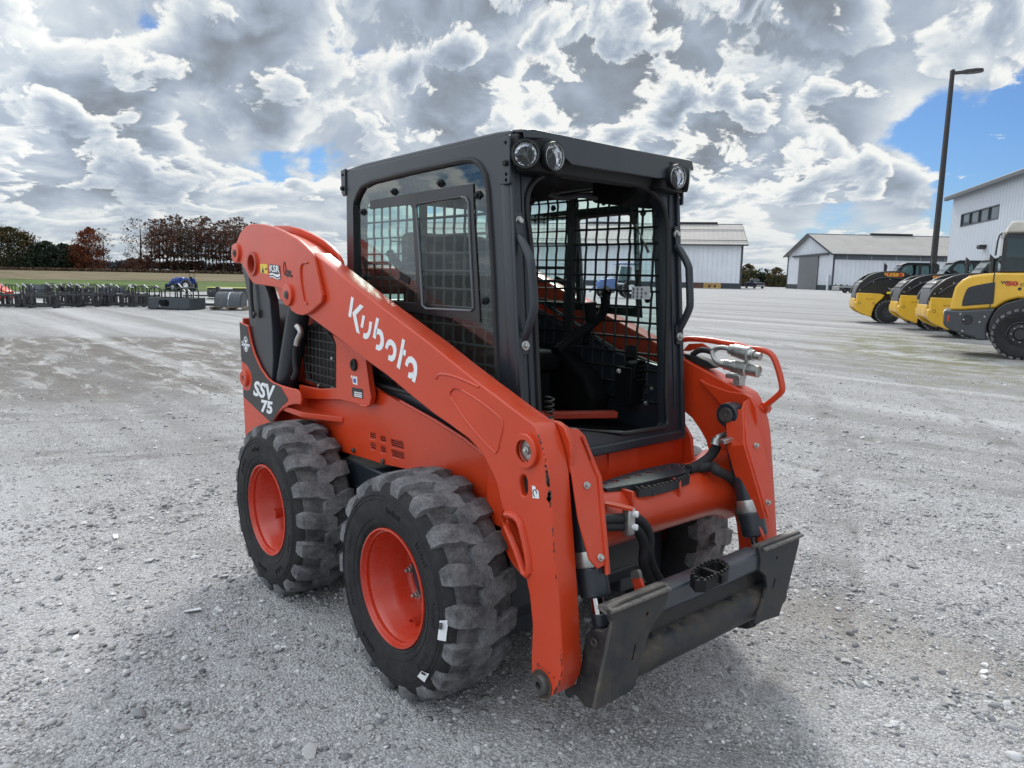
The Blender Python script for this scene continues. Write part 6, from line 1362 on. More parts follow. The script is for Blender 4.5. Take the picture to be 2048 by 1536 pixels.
# ================================================================ yellow machines
YEL=paint('machine_yellow',(.72,.42,.035),.35,.2,.15,(.35,.3,.22),.15)
BLK=paint('machine_black',(.014,.015,.018),.32,.2,.25,(.15,.15,.15),.2)
GRY=paint('machine_grey',(.045,.050,.058),.4,.1,.3,(.18,.18,.17),.2)
REDV=simple('red_vinyl',(.45,.04,.02),.4); 
cg=glass('machine_glass',(.35,.45,.45))
def plain_wheel(name,r,w_,rimr,parent,c,mat_rim,lugs=22):
    e=empty(name,c,0,parent)
    m_=MB(); m_.lathe([(rimr*.98,-w_*.40),(rimr*1.15,-w_*.48),(r*.86,-w_*.5),(r*.94,-w_*.42),(r*.95,0),(r*.94,w_*.42),(r*.86,w_*.5),(rimr*1.15,w_*.48),(rimr*.98,w_*.40)],(0,0,0),(0,-1,0),40)
    m_.build('tyre',M['sidewall'],e)
    m2=MB()
    for k in range(lugs):
        for s in (-1,1):
            a=2*PI*(k+(.5 if s>0 else 0))/lugs; da=.075
            P_=lambda an,ww,rr:(rr*math.sin(an),ww,rr*math.cos(an))
            vs=[P_(a-da,s*w_*.5,r*.90),P_(a+da,s*w_*.5,r*.90),P_(a+da+.09,-s*w_*.03,r*.93),P_(a-da+.09,-s*w_*.03,r*.93),P_(a-da,s*w_*.49,r*.985),P_(a+da,s*w_*.49,r*.985),P_(a+da+.09,-s*w_*.03,r),P_(a-da+.09,-s*w_*.03,r)]
            m2.add(vs,[(0,1,2,3),(7,6,5,4),(0,4,5,1),(1,5,6,2),(2,6,7,3),(3,7,4,0)])
    m2.build('tread_lugs',M['tread'],e)
    m3=MB(); m3.lathe([(rimr,w_*.40),(rimr*.93,w_*.42),(rimr*.88,w_*.3),(rimr*.8,w_*.1),(rimr*.5,w_*.12),(rimr*.42,w_*.2),(0,w_*.2)],(0,0,0),(0,-1,0),36); m3.lathe([(rimr,-w_*.40),(rimr*.93,-w_*.42),(rimr*.88,-w_*.3),(rimr*.8,-w_*.1),(0,-w_*.1)],(0,0,0),(0,-1,0),36)
    m3.build('rim',mat_rim,e)
    m4=MB()
    for k in range(8): a=2*PI*k/8; m4.cyl((rimr*.62*math.cos(a),-w_*.11,rimr*.62*math.sin(a)),(rimr*.62*math.cos(a),-w_*.17,rimr*.62*math.sin(a)),rimr*.05,n=6)
    m4.build('lug_nut',M['zinc'],e)
    return e
# local frame: x forward (D), y away from us, z up
AZD=math.atan2(.54,.84)
sk_body=[(-1.232,1.152),(-1.224,1.25),(-1.192,1.361),(-1.114,1.522),(-0.969,1.684),(-0.822,1.82),(-0.651,1.916),(-0.455,1.977),(-0.214,2.018),(0.028,2.03),(0.249,2.022),(0.449,1.989),(0.585,1.939),(0.7,1.874),(1.126,1.716),(1.682,1.514),(1.713,1.182),(1.305,0.932),(0.653,0.912),(0.105,1.139),(-0.161,1.132),(-0.252,1.154)]
sk_low=[(-1.181,1.173),(-0.701,1.166),(-0.341,1.151),(-0.186,1.102),(-0.26,0.983),(-0.383,0.845),(-0.486,0.732),(-0.55,0.559),(-0.581,0.386),(-0.602,0.238),(-0.742,0.282),(-1.024,0.408),(-1.183,0.538),(-1.225,0.636),(-1.227,0.813),(-1.171,0.822)]
sk_cab=[(0.228,2.009),(0.284,2.13),(0.341,2.227),(0.422,2.304),(0.528,2.342),(0.744,2.352),(1.177,2.351),(1.586,2.329),(1.653,2.295),(1.746,1.516),(0.733,1.492),(0.577,1.776)]
sk_win=[(0.374,2.048),(0.414,2.144),(0.484,2.217),(0.6,2.264),(0.925,2.269),(0.965,2.118),(0.964,1.951),(0.919,1.855),(0.743,1.875),(0.563,1.943)]
sk_win2=[(1.055,2.262),(1.507,2.257),(1.549,1.796),(1.223,1.837),(1.057,1.881),(1.062,2.072)]
sk_oval=[(-0.269,1.94),(-0.231,1.957),(0.364,1.959),(0.421,1.936),(0.422,1.845),(0.356,1.808),(-0.107,1.806),(-0.177,1.845),(-0.249,1.861)]
skw=[(-0.015,0.454)]
def yslab(name,poly,y0,y1,mat,parent,bev=.01,holes=()):
    if holes:
        return plate(name,(0,y0,0),(1,0,0),(0,0,1),poly,holes,y1-y0,mat,parent,bev)
    m_=MB(); m_.prism(poly,lambda a,b,d:(a,d,b),y0,y1); return m_.build(name,mat,parent,bev)
def make_sk():
    r=empty('yellow_skid_steer',(0,0,0),AZD); W_=1.62
    for y0 in (.0,W_-.22): yslab('lower_shroud' ,sk_low,y0,y0+.22,YEL,r,.025)
    rear=[(x,z) for x,z in sk_low if x<-.75]
    yslab('rear_bumper',[(-1.25,.72),(-1.22,.60),(-.98,.50),(-.9,.72),(-.9,.95),(-1.22,.95)],.2,W_-.2,YEL,r,.02)
    yslab('rear_grille',[(-1.22,.95),(-1.16,1.40),(-1.02,1.62),(-.8,1.62),(-.8,.95)],.24,W_-.24,simple('grille_grey',(.07,.075,.08),.4) if 'grille_grey' not in bpy.data.materials else bpy.data.materials['grille_grey'],r,.03)
    for y0 in (.03,W_-.22): yslab('lift_tower',sk_body,y0,y0+.19,BLK,r,.02)
    yslab('engine_hood',[(-1.2,1.0),(-1.15,1.45),(-.95,1.66),(-.3,1.76),(-.05,1.7),(.6,1.5),(.6,.35),(-1.0,.5)],.24,W_-.24,BLK,r,.03)
    cb=yslab('cab',sk_cab,.30,.36,BLK,r,.008,[sk_win,sk_win2]); yslab('cab_side',sk_cab,W_-.36,W_-.30,BLK,r,.008,[sk_win,sk_win2])
    yslab('side_glass',sk_cab[:9]+[(1.5,1.75),(.7,1.72)],.33,.335,cg,r,0)
    yslab('roof',[(-.0+.35,2.28),(.55,2.36),(1.55,2.36),(1.6,2.30),(1.5,2.26),(.6,2.28),(.40,2.2)],.30,W_-.30,BLK,r,.01)
    yslab('rear_glass',[(.08,1.86),(.26,2.14),(.40,2.26),(.44,2.22),(.30,2.10),(.13,1.84)],.36,W_-.36,cg,r,.0)
    # arms curved bars along the side
    m_=MB(); m_.tube([(-1.0,.0,1.35),(-.7,-.005,1.62),(-.35,-.01,1.78),(.15,-.01,1.78),(.8,-.01,1.62),(1.5,-.01,1.3)],.035,8,smooth=2); m_.build('arm_tube',BLK,r)
    m_=MB(); m_.tube([(-.15,.05,1.45),(.0,.03,1.3),(.15,.03,1.42),(.3,.03,1.3),(.5,.03,1.25)],.014,6,smooth=2); m_.tube([(-.05,.04,1.2),(.12,.03,1.35),(.3,.03,1.4)],.012,6,smooth=2); m_.build('hydraulic_lines',M['zinc'],r)
    m_=MB(); m_.cyl((-.12,.8,1.7),(-.12,.8,2.20),.06,n=16); m_.prism([(-.18,2.15),(-.06,2.15),(-.06,2.24),(-.18,2.36)],lambda a,b,d:(a,d,b),.74,.86); m_.build('exhaust_stack',BLK,r,.01)
    ov=yslab('model_plate',fillet(sk_oval,.02,2),.018,.029,YEL,r,.003)
    iv=[(a,b) for a,b in off(sk_oval,.12)]; yslab('plate_field',fillet(iv,.02,2),.012,.0175,REDV,ov,.0)
    x0=min(a for a,b in sk_oval);x1=max(a for a,b in sk_oval);zc=sum(b for a,b in sk_oval)/len(sk_oval)
    text('plate_text','L328',(x0+.08,.0105,zc-.05),(1,0,0),(0,0,1),.145,YEL,ov,off=.006,xs=1.45,ext=.001)
    yslab('warning_label',[(-.12,1.15),(.02,1.16),(.02,1.24),(-.12,1.235)],.02,.029,M['yellow_vinyl'],r,0)
    text('side_script','New Holland',(-.83,-.003,.93),(1,0,0),(0,0,1),.05,BLK,r,ext=.001)
    m_=MB()
    for x_,z_ in ((-1.05,.78),(-.55,.78)): m_.lathe([(.03,.0),(.04,.004),(.05,.0)],(x_,0,z_),(0,-1,0),16)
    m_.build('shroud_ring',simple('ring_dark',(.2,.12,.02),.5) if 'ring_dark' not in bpy.data.materials else bpy.data.materials['ring_dark'],r)
    m_=MB()
    for x_,z_ in ((-.93,1.42),(-.62,1.60),(-.05,1.72),(-1.08,1.28)): m_.cyl((x_,.03,z_),(x_,.005,z_),.022,n=10)
    m_.build('tower_bolt',M['zinc'],r)
    for wx in (-.015,1.10):
        for s,yy_ in ((0,.14),(1,W_-.14)):
            e=plain_wheel('wheel',.455,.29,.20,r,(wx,yy_,.452),GRY)
            if s: e.rotation_euler=(0,0,PI)
    return r
sk=make_sk(); sk.location=(-9.82,27.64,0)
tag(sk,'yellow and black skid steer, farthest of the three and nearest the sliding door shed','skid steer loader','yellow skid steers parked in a row')
for loc,lb in (((-7.0,24.76,0),'yellow and black skid steer, middle one of the three parked side by side'),((-4.97,21.87,0),'yellow and black skid steer, nearest the yellow wheel loader with dark bumper')):
    c=copy_tree(sk); c.location=loc; tag(c,lb)
    for q in c.children:
        if q.name.startswith(('lift_tower','model_plate','arm_tube')): q.scale=(1,1,.935)
# wheel loader
wl=empty('wheel_loader',(-2.39,16.25,0),math.atan2(.3256,.9455)); tag(wl,'big yellow wheel loader with dark grey rear bumper and tall cab, marked W 50','wheel loader')
def LP(pts): return pts
hood=[(-1.213,0.99),(-1.207,1.042),(-1.197,1.166),(-1.176,1.331),(-1.147,1.496),(-1.108,1.558),(-1.028,1.651),(-0.929,1.714),(-0.811,1.762),(-0.607,1.796),(-0.413,1.813),(0.062,1.84),(0.115,1.307),(0.014,1.288),(-0.115,1.248),(-0.21,1.197),(-0.289,1.138),(-0.343,1.086),(-0.367,1.065),(-0.985,0.995)]
hg=[(-0.99,1.087),(-0.986,1.194),(-0.966,1.317),(-0.93,1.45),(-0.891,1.498),(-0.756,1.546),(-0.424,1.622),(-0.414,1.374),(-0.414,1.161)]
bmp=[(-1.323,0.965),(-1.303,0.992),(-0.985,0.989),(-0.367,1.061),(-0.408,0.962),(-0.456,0.829),(-0.485,0.685),(-0.487,0.523),(-0.447,0.382),(-0.645,0.366),(-0.721,0.427),(-0.866,0.47),(-1.159,0.557),(-1.265,0.625),(-1.307,0.695)]
arch=[(-0.421,0.465),(-0.459,0.626),(-0.445,0.809),(-0.391,0.963),(-0.317,1.077),(-0.208,1.171),(-0.047,1.236),(0.118,1.276),(0.141,1.045),(0.039,1.035),(-0.089,0.986),(-0.214,0.88),(-0.303,0.755),(-0.358,0.611),(-0.37,0.468)]
hx=max(a for a,b in hood); W_=1.75
hood2=[q for q in hood]; hood2[11]=(.95,hood[11][1]); hood2[12]=(.95,hood[12][1])
yslab('hood',hood2,0.02,W_-.02,YEL,wl,.05)
g_=yslab('hood_grille',fillet(hg,.02,2),.0,.03,BLK,wl,.008)
m_=MB(); x0=min(a for a,b in hg);x1=max(a for a,b in hg);z0=min(b for a,b in hg);z1=max(b for a,b in hg); hgi=off(hg,.14)
clipgrid(m_,hgi,-.004,.035,.010); m_.build('grille_mesh',GRY,g_)
yslab('rear_bumper',bmp,-.06,W_+.06,GRY,wl,.04)
m_=MB(); m_.lathe([(.0,.0),(.085,.0),(.09,.012),(.10,.012),(.105,0)],(-.86,-.062,.80),(0,-1,0),24); m_.build('bumper_recess',BLK,wl)
m_=MB()
for x_,z_ in ((-1.0,.92),(-.55,.88),(-.93,.80),(-.63,.76),(-.93,.55)): m_.cyl((x_,-.055,z_),(x_,-.075,z_),.018,n=10)
m_.build('bumper_bolt',M['zinc'],wl)
MB().bb(-1.24,-1.20,-.065,-.055,.75,.88).build('tail_lamp',REDV,wl,.01)
m_=MB()
for y in (-.02,W_-.28): m_.prism(arch,lambda a,b,d:(a,d,b),y-.03,y+.30)
m_.build('rear_fender',BLK,wl,.02)
for px_ in (-.06,):
    pass
cx,cz=(0.128,0.501)
for wx in (cx,cx+2.0):
    for s,yy_ in ((0,.05),(1,W_-.05)):
        e=plain_wheel('wheel',.54,.36,.27,wl,(wx,yy_+.05*(1-2*s)*-1,.535),BLK,24)
        if s: e.rotation_euler=(0,0,PI)
yslab('front_frame',[(.95,.5),(2.6,.5),(2.6,1.0),(1.8,1.25),(.95,1.2)],.5,W_-.5,YEL,wl,.04)
yslab('loader_arm',[(1.5,1.0),(1.7,1.35),(2.6,.9),(3.1,.35),(2.9,.3),(2.4,.7)],.45,.57,YEL,wl,.02); yslab('loader_arm',[(1.5,1.0),(1.7,1.35),(2.6,.9),(3.1,.35),(2.9,.3),(2.4,.7)],W_-.57,W_-.45,YEL,wl,.02)
yslab('bucket',[(3.0,.9),(2.95,.1),(3.05,.02),(3.7,.02),(3.7,.05),(3.1,.1),(3.05,.85)],-.05,W_+.05,BLK,wl,.02)
cabp=[(-0.353,1.837),(-0.354,2.13),(-0.361,2.405),(-0.354,2.562),(-0.34,2.62),(-0.286,2.659),(-0.021,2.679),(0.062,1.84)]
zt=cabp[6][1]; zb_=cabp[0][1]; cx0=cabp[0][0]
co_=[(cx0,zb_),(cx0+.02,zb_+.5),(cabp[3][0],cabp[3][1]),(cabp[5][0],zt),(1.15,zt),(1.35,zb_+.3),(1.3,zb_-.3),(.6,zb_-.5),(.3,zb_)]
ci_=[(cx0+.06,zb_+.04),(cx0+.08,zb_+.5),(cabp[3][0]+.06,cabp[3][1]-.02),(cabp[5][0]+.04,zt-.07),(.55,zt-.07),(.60,zt-.2),(.60,zb_+.04)]
ci2=[(.68,zt-.08),(1.08,zt-.08),(1.25,zb_+.3),(1.2,zb_-.2),(.68,zb_-.4)]
for y in (.16,W_-.22): yslab('cab_frame',co_,y,y+.05,BLK,wl,.01,[fillet(ci_,.05),fillet(ci2,.05)])
yslab('side_glass',off(co_,.03),.185,.19,cg,wl,0); yslab('side_glass',off(co_,.03),W_-.20,W_-.195,cg,wl,0)
yslab('rear_glass',[(cx0+.0,zb_+.02),(cabp[3][0],cabp[3][1]),(cabp[3][0]+.01,cabp[3][1]),(cx0+.01,zb_+.02)],.22,W_-.24,cg,wl,0)
yslab('cab_roof',[(cabp[5][0]-.03,zt-.02),(cabp[5][0]+.0,zt+.10),(cabp[5][0]+.05,zt+.22),(1.1,zt+.24),(1.2,zt+.16),(1.2,zt)],.12,W_-.14,simple('roof_cream',(.50,.48,.42),.5),wl,.04)
MB().tube([(cabp[3][0]-.04,.12,zt-.02),(cabp[3][0]-.10,.05,zt-.1),(cabp[3][0]-.12,.03,zt-.5)],.018,8,smooth=1).build('mirror_arm',BLK,wl)
MB().cyl((cabp[3][0]-.02,.14,zt-.14),(cabp[3][0]-.02,.14,zt+.0),.04,n=14).build('work_light',M['zinc'],wl,.01)
m_=MB(); m_.bb(.3,.75,.5,1.2,zb_-.1,zb_+.15).bb(.18,.32,.5,1.2,zb_,zb_+.7).tube([(1.0,.85,zb_),(.92,.85,zb_+.45)],.03,8).tube([(.92+.15*math.cos(a)*.4,.85+.18*math.sin(a),zb_+.48+.1*math.cos(a)) for a in [k*PI/6 for k in range(12)]],.018,6,closed=True); m_.build('seat_and_wheel',M['plastic'],wl,.02)
ex=[(-0.55,1.821),(-0.58,2.228),(-0.494,2.129),(-0.473,1.822)]
m_=MB(); m_.cyl(((ex[0][0]+ex[3][0])/2+.02,.5,ex[0][1]),((ex[0][0]+ex[3][0])/2+.02,.5,ex[2][1]),.05,n=16); m_.prism([(ex[1][0]+.02,ex[2][1]-.04),(ex[1][0]+.02,ex[1][1]),(ex[2][0]+.03,ex[2][1])],lambda a,b,d:(a,d,b),.46,.54); m_.build('exhaust_stack',BLK,wl,.006)
tx=[(-0.325,1.6),(-0.227,1.572),(0.012,1.564),(0.003,1.485)]
text('model_lettering','W',(tx[0][0],.013,tx[0][1]-.02),(1,0,0),(0,0,1),.10,BLK,wl,off=.002,xs=1.1,shear=0,ext=.002)
text('model_lettering','50',(tx[1][0],.013,tx[1][1]-.02),(1,0,0),(0,0,1),.125,REDV,wl,off=.008,xs=1.7,ext=.002)
text('model_lettering','C',(tx[2][0]+.01,.013,tx[2][1]-.02),(1,0,0),(0,0,1),.085,BLK,wl,off=.002,xs=1.1,ext=.002)
MB().lathe([(0,.01),(.03,.01),(.035,0)],(tx[3][0]+.02,.02,tx[3][1]),(0,-1,0),16).build('brand_badge',BLK,wl)
m_=MB(); m_.bb(-.28,-.265,.0,W_,1.0,1.78); 
m_=MB(); m_.beam((.0+cx0-.10,.012,zb_-.02),(cx0-.12,.012,zb_-.85),.012,.02); m_.build('hood_seam',BLK,wl)
# ================================================================ things at the sheds
tk=empty('pickup_truck',(-85.84,140.61,0),2.61); tag(tk,'dark blue pickup truck parked in the gap between the two sheds','pickup truck')
PB=paint('truck_blue',(.012,.02,.055),.3,.4,.1)
yslab('body',[(-2.7,.6),(-2.7,1.25),(-.6,1.3),(-.5,1.35),(.9,1.35),(2.4,1.25),(2.75,1.05),(2.75,.6)],-1.0,1.0,PB,tk,.06)
yslab('cabin',[(-.65,1.32),(-.45,2.0),(.55,2.02),(1.15,1.36)],-.88,.88,PB,tk,.06)
yslab('rear_window',[(-.68,1.42),(-.49,1.92),(-.52,1.93),(-.71,1.43)],-.75,.75,M['wglass'],tk,0); yslab('windscreen',[(.62,1.95),(1.12,1.42),(1.15,1.43),(.65,1.97)],-.78,.78,M['wglass'],tk,0)
for s in (-1,1): yslab('side_window',[(-.40,1.42),(-.30,1.90),(.48,1.92),(.9,1.45)],s*.885,s*.895,M['wglass'],tk,0); yslab('tail_lamp',[(-2.72,.95),(-2.72,1.22),(-2.68,1.22),(-2.68,.95)],s*.82,s*.98,REDV,tk,0)
yslab('bumper',[(-2.85,.5),(-2.85,.72),(-2.65,.72),(-2.65,.5)],-.95,.95,M['zinc'],tk,.03)
for wx in (-1.7,1.75):
    for s in (-1,1):
        e=plain_wheel('wheel',.42,.27,.24,tk,(wx,s*.9,.42),M['zinc'],0)
        if s>0: e.rotation_euler=(0,0,PI)
tr_=empty('flatbed_trailer',(-51.61,112.65,0),.9); tag(tr_,'small grey flatbed trailer standing by the shed with sliding door','trailer')
MB().bb(-2.6,2.6,-1.1,1.1,.85,1.05).build('deck',simple('deck_grey',(.3,.3,.3),.7),tr_,.02); MB().bb(-2.62,-2.5,-1.1,1.1,.45,.95).build('tail_board',M['zinc'],tr_,.01)
m_=MB(); [m_.cyl((x,y,1.05),(x,y,1.35),.08,n=12) for x in(-2.2,-1.2,1.2) for y in(-.8,.8)]; m_.build('load_binders',M['black_matte'],tr_)
for wx in (-.6,.6):
    for s in (-1,1): plain_wheel('wheel',.42,.26,.22,tr_,(wx,s*1.0,.42),M['zinc'],0)
for (px_,dd,nm,lb,cc,wid) in ((1392,148.5,'timber_stack','low reddish brown timber stack against the first shed wall',(.10,.05,.03),2.6),(1425,148.2,'timber_stack','tan block stack with dark fork pockets against the first shed wall',(.42,.26,.09),3.2)):
    g_=[(-84.37,117.88),(-81.88,119.65)][0 if px_==1392 else 1]
    r=empty(nm,(g_[0],g_[1],0),0.644); tag(r,lb,'timber stack')
    h_=.95 if px_==1392 else 1.05
    for k in range(3): MB().bb(-wid/2,wid/2,-.5,.5,k*h_/3+.02,(k+1)*h_/3-.02).build('block',simple(nm+str(px_)+str(k),cc,.8,var=.3,scale=1.5),r,.02)
    if px_==1425:
        m_=MB()
        for x in (-.5,.5): m_.bb(x-.18,x+.18,-.53,-.48,.2,.65)
        m_.build('fork_pocket',M['black_matte'],r)
# machines seen through the cab
def cabtractor(px_pos,rz,label,col_,orange=False):
    r=empty('compact_tractor',(*px_pos,0),rz); tag(r,label,'tractor')
    yslab('hood',[(.3,.9),(.3,1.55),(1.6,1.45),(1.8,1.2),(1.8,.7),(.3,.7)],-.38,.38,col_,r,.06)
    fr=[(-1.1,1.0),(-1.15,2.55),(.2,2.6),(.45,1.1)]; ins=off(fr,.14)
    for y in (-.75,.70): yslab('cab_frame',fr,y,y+.05,M['white_vinyl'],r,.02,[fillet(ins,.06)])
    yslab('side_glass',off(fr,.05),-.73,-.725,cg,r,0)
    yslab('roof',[(-1.25,2.55),(-1.2,2.72),(.3,2.74),(.45,2.6)],-.8,.8,col_,r,.05)
    yslab('chassis',[(-1.2,.6),(-1.2,1.05),(1.6,.9),(1.6,.5)],-.3,.3,BLK,r,.03)
    MB().tube([(.4,-.55,1.0),(.5,-.55,1.9),(1.6,-.55,1.3),(2.3,-.55,.4)],.07,8).build('loader_arm',col_,r)
    for wx,rr,ww in ((-.75,.72,.40),(1.25,.46,.28)):
        for s in (-1,1):
            e=plain_wheel('wheel',rr,ww,rr*.5,r,(wx,s*.75,rr),M['white_vinyl'],20)
            if s>0: e.rotation_euler=(0,0,PI)
    return r
BL=paint('machine_blue',(.10,.17,.38),.35,.2,.2)
cabtractor((-37.02,42.78),-2.2,'blue tractor with white cab frame standing in front of the shed with roof rails',BL)
cabtractor((-42.87,42.74),-2.5,'pale grey cab tractor standing in front of the shed with roof rails',simple('pale_grey_paint',(.45,.5,.5),.5))
om=empty('orange_tractor',(-52.43,48.65,0),-.9); tag(om,'small orange tractor with roll bar and no cab, behind the pale grey tractor','tractor')
yslab('hood',[(-.2,.7),(-.2,1.5),(1.2,1.35),(1.4,1.0),(1.4,.6)],-.4,.4,M['orange'],om,.06); yslab('fender',[(-1.3,.7),(-1.2,1.4),(-.5,1.4),(-.2,.7)],-.7,.7,M['orange'],om,.05)
MB().tube([(-1.0,-.5,1.3),(-1.0,-.5,2.3),(-1.0,.5,2.3),(-1.0,.5,1.3)],.04,8).build('roll_bar',M['black_matte'],om)
for wx,rr in ((-.8,.62),(1.0,.4)):
    for s in (-1,1): plain_wheel('wheel',rr,.3,rr*.5,om,(wx,s*.7,rr),M['orange'],18)

# ================================================================ attachments left
AM=paint('attachment_black',(.016,.018,.021),.4,.1,.4,(.16,.16,.16),.3)
AG=paint('attachment_slate',(.035,.045,.055),.45,.1,.4,(.17,.17,.17),.3)
LT=simple('bare_steel',(.35,.36,.37),.4,metal=.3)
# pallet fork frame: x = along width, y = toward the forks, z up
def fork_frame():
    r=empty('fork_frame',(0,0,0))
    m_=MB()
    for x in (-.56,.56): m_.bb(x-.04,x+.04,-.05,.05,.04,.62)
    m_.bb(-.6,.6,-.05,.04,.48,.57).bb(-.6,.6,-.05,.04,.04,.14); m_.build('back_frame',AM,r,.006)
    m_=MB(); 
    for x in (-.30,.30): m_.prism([(-.04,.14),(-.07,.18),(-.06,.52),(-.04,.56)],lambda a,b,d:(d,a,b),x-.035,x+.035)
    m_.build('quick_attach_bars',AM,r,.004)
    for x in (-.42,.40):
        m_=MB(); m_.prism([(.045,.60),(.085,.60),(.10,.07),(.85,.03),(.85,.0),(.045,.0)],lambda a,b,d:(d,a,b),x-.06,x+.06); m_.build('fork',AM,r,.004)
    for x in (-.52,-.02,.52) : pass
    gd=MB()
    for x0,x1 in ((-.58,-.20),(.20,.58)):
        gd.tube([(x0,0,.60),(x0,0,.86),(x0+.10,0,.98),(x1,0,.98)] if x0<0 else [(x1,0,.60),(x1,0,.86),(x1-.10,0,.98),(x0,0,.98)],.022,6,smooth=1)
    for x in (-.42,-.30,-.20,.20,.30,.42): gd.tube([(x,0,.60),(x,0,.96)],.013,6)
    gd.build('arched_guard',AM,r)
    m_=MB(); m_.beam((.46,.0,1.03),(.60,-.12,.90),.03,.035).beam((-.56,.0,1.03),(-.42,-.12,.90),.03,.035); m_.build('light_edge',LT,r)
    m_=MB()
    for x,z in ((.60,.70),(.60,.50),(.60,.40),(-.2,.55)): m_.cyl((x,-.0,z),(x,.065,z),.022,n=8)
    m_.build('pin_hole',LT,r)
    return r
ff0=fork_frame(); pos=[((-30.43,1.47),2.55),((-30.57,1.95),2.5),((-31.49,2.68),2.35),((-29.49,2.53),2.62),((-33.34,3.76),2.4),((-30.16,3.41),2.62),((-32.08,4.05),2.3),((-30.25,4.07),2.75),((-30.98,4.47),2.55),((-33.07,5.24),2.35),((-30.21,5.25),2.65),((-31.33,5.75),2.45),((-29.9,5.69),2.7),((-31.4,6.32),1.78),((-29.6,6.06),2.6)]
lbl=['black fork frame in front of the orange machine hood','black fork frame between the orange hood and the slate box bucket','black fork frame set back, just in front of the slate box bucket','black fork frame in the front row below the slate box bucket',
'black fork frame set far back, just in front of the black auger','black fork frame in the front row, beside the frame below the slate box bucket','black fork frame in the middle row, straight below the black auger','black fork frame in the front row below the end of the black auger','black fork frame in the middle row between the auger and the flat blade','black fork frame set far back between the auger and the flat blade',
'black fork frame in the front row right under the flat blade panel','black fork frame in the middle row beside the flat blade panel','black fork frame in the front row, third from the slate grapple bucket','black fork frame in the back row, second from the slate grapple bucket','black fork frame next to the slate grapple bucket']
for i,((x,y),a) in enumerate(pos):
    f=ff0 if i==0 else copy_tree(ff0); f.location=(x,y,0); f.rotation_euler=(0,0,a-PI/2+.05); f.scale=(1,1,.84); tag(f,lbl[i],'fork frame','fork frames lined up on the gravel')
# slate grapple boxes with hoops
def hoopbox(pos,rz,label):
    r=empty('grapple_bucket',(*pos,0),rz); tag(r,label,'grapple bucket')
    plate('front_plate',(0,-.55,0),(1,0,0),(0,0,1),[(-.85,.05),(.85,.05),(.85,.45),(-.85,.45)],[fillet([(-.42,.12),(.02,.12),(.02,.37),(-.42,.37)],.11)],.05,AG,r,.004)
    MB().bb(.80,.86,-.55,.55,.02,.45).build('side_plate',AG,r,.006); MB().bb(-.86,-.80,-.55,.55,.02,.45).build('side_plate',AG,r,.006); MB().bb(-.85,.85,.50,.55,.02,.45).build('back_plate',AM,r,.006)
    MB().bb(-.85,.85,-.5,.5,.02,.06).build('floor_plate',AM,r)
    MB().bb(-.75,-.45,-.62,.62,-.01,.05).build('skid',AM,r); MB().bb(.45,.75,-.62,.62,-.01,.05).build('skid',AM,r)
    for x0,y in ((-.80,-.5),(-.35,-.2),(-.05,.4),(.25,-.5),(.45,-.1)):
        m_=MB(); m_.tube([(x0,y,.43),(x0,y,.74),(x0+.10,y,.82),(x0+.40,y,.82),(x0+.5,y,.74),(x0+.5,y,.43)],.026,8,smooth=2); m_.tube([(x0+.2,y,.43),(x0+.2,y,.82)],.018,6); m_.build('hoop',AM,r)
    return r
hoopbox((-27.56,6.71),0.743,'slate grapple bucket with five hoops and a rounded front opening')
# frame on skids behind the bucket
tf=empty('trailer_frame',(-28.81,8.09,0),.9); tag(tf,'low black hitch frame with upright post between the grapple bucket and the pallet','hitch frame')
m_=MB(); m_.beam((-1.0,-.4,.12),(1.2,-.2,.12),.08,.08).beam((-1.0,.4,.12),(1.2,.2,.12),.08,.08).beam((-1.0,-.5,.12),(-1.0,.5,.12),.08,.08); m_.build('base_frame',AM,tf,.006)
MB().bb(.55,.67,-.06,.06,.1,.85).build('upright_post',AM,tf,.01); MB().beam((-.8,0,.45),(.6,0,.5),.06,.06).build('brace',AM,tf,.006); MB().beam((-.6,-.3,.85),(-.2,-.3,.4),.09,.03).beam((-.85,-.3,.95),(-.5,-.3,.55),.09,.03).build('light_blade',LT,tf)
# pallet with curved bucket
pw=simple('pallet_wood',(.16,.13,.10),.9,var=.35,scale=6)
pr_=0.913
pa=empty('wooden_pallet',(-26.57,8.46,0),pr_); tag(pa,'weathered wooden pallet carrying the curved slate bucket','pallet')
for k in range(7): MB().bb(-.65,.65,-.6+k*.18,-.6+k*.18+.12,.11,.135).build('deck_board',pw,pa)
for x in (-.6,0,.6): MB().bb(x-.05,x+.05,-.6,.6,.02,.11).build('stringer',pw,pa)
bu=empty('curved_bucket',(*(-26.57,8.46),.137),pr_); tag(bu,'upturned slate bucket with curved back and one white strap on the pallet','bucket')
bk_p=[(-.42,0),(-.36,.28),(-.25,.45),(-.05,.55),(.25,.55),(.35,.50),(.35,.46),(.22,.49),(-.03,.49),(-.2,.40),(-.31,.25),(-.37,0)]
m_=MB(); m_.prism(bk_p,lambda a,b,d:(d,a,b),-.55,.45); m_.build('curved_shell',AG,bu,.004)
for x in (-.55,.42): m_=MB(); m_.prism([(-.42,0),(-.36,.28),(-.25,.45),(-.05,.55),(.25,.55),(.45,.3),(.45,0)],lambda a,b,d:(d,a,b),x,x+.03); m_.build('side_plate',AG,bu,.004)
m_=MB()
for (a,b),(c,d) in zip(bk_p[:5],bk_p[1:5]): m_.beam((-.02,a-.008,b+.004),(-.02+.0,c-.008,d+.004),.03,.006)
m_.build('strap',M['white_vinyl'],bu)
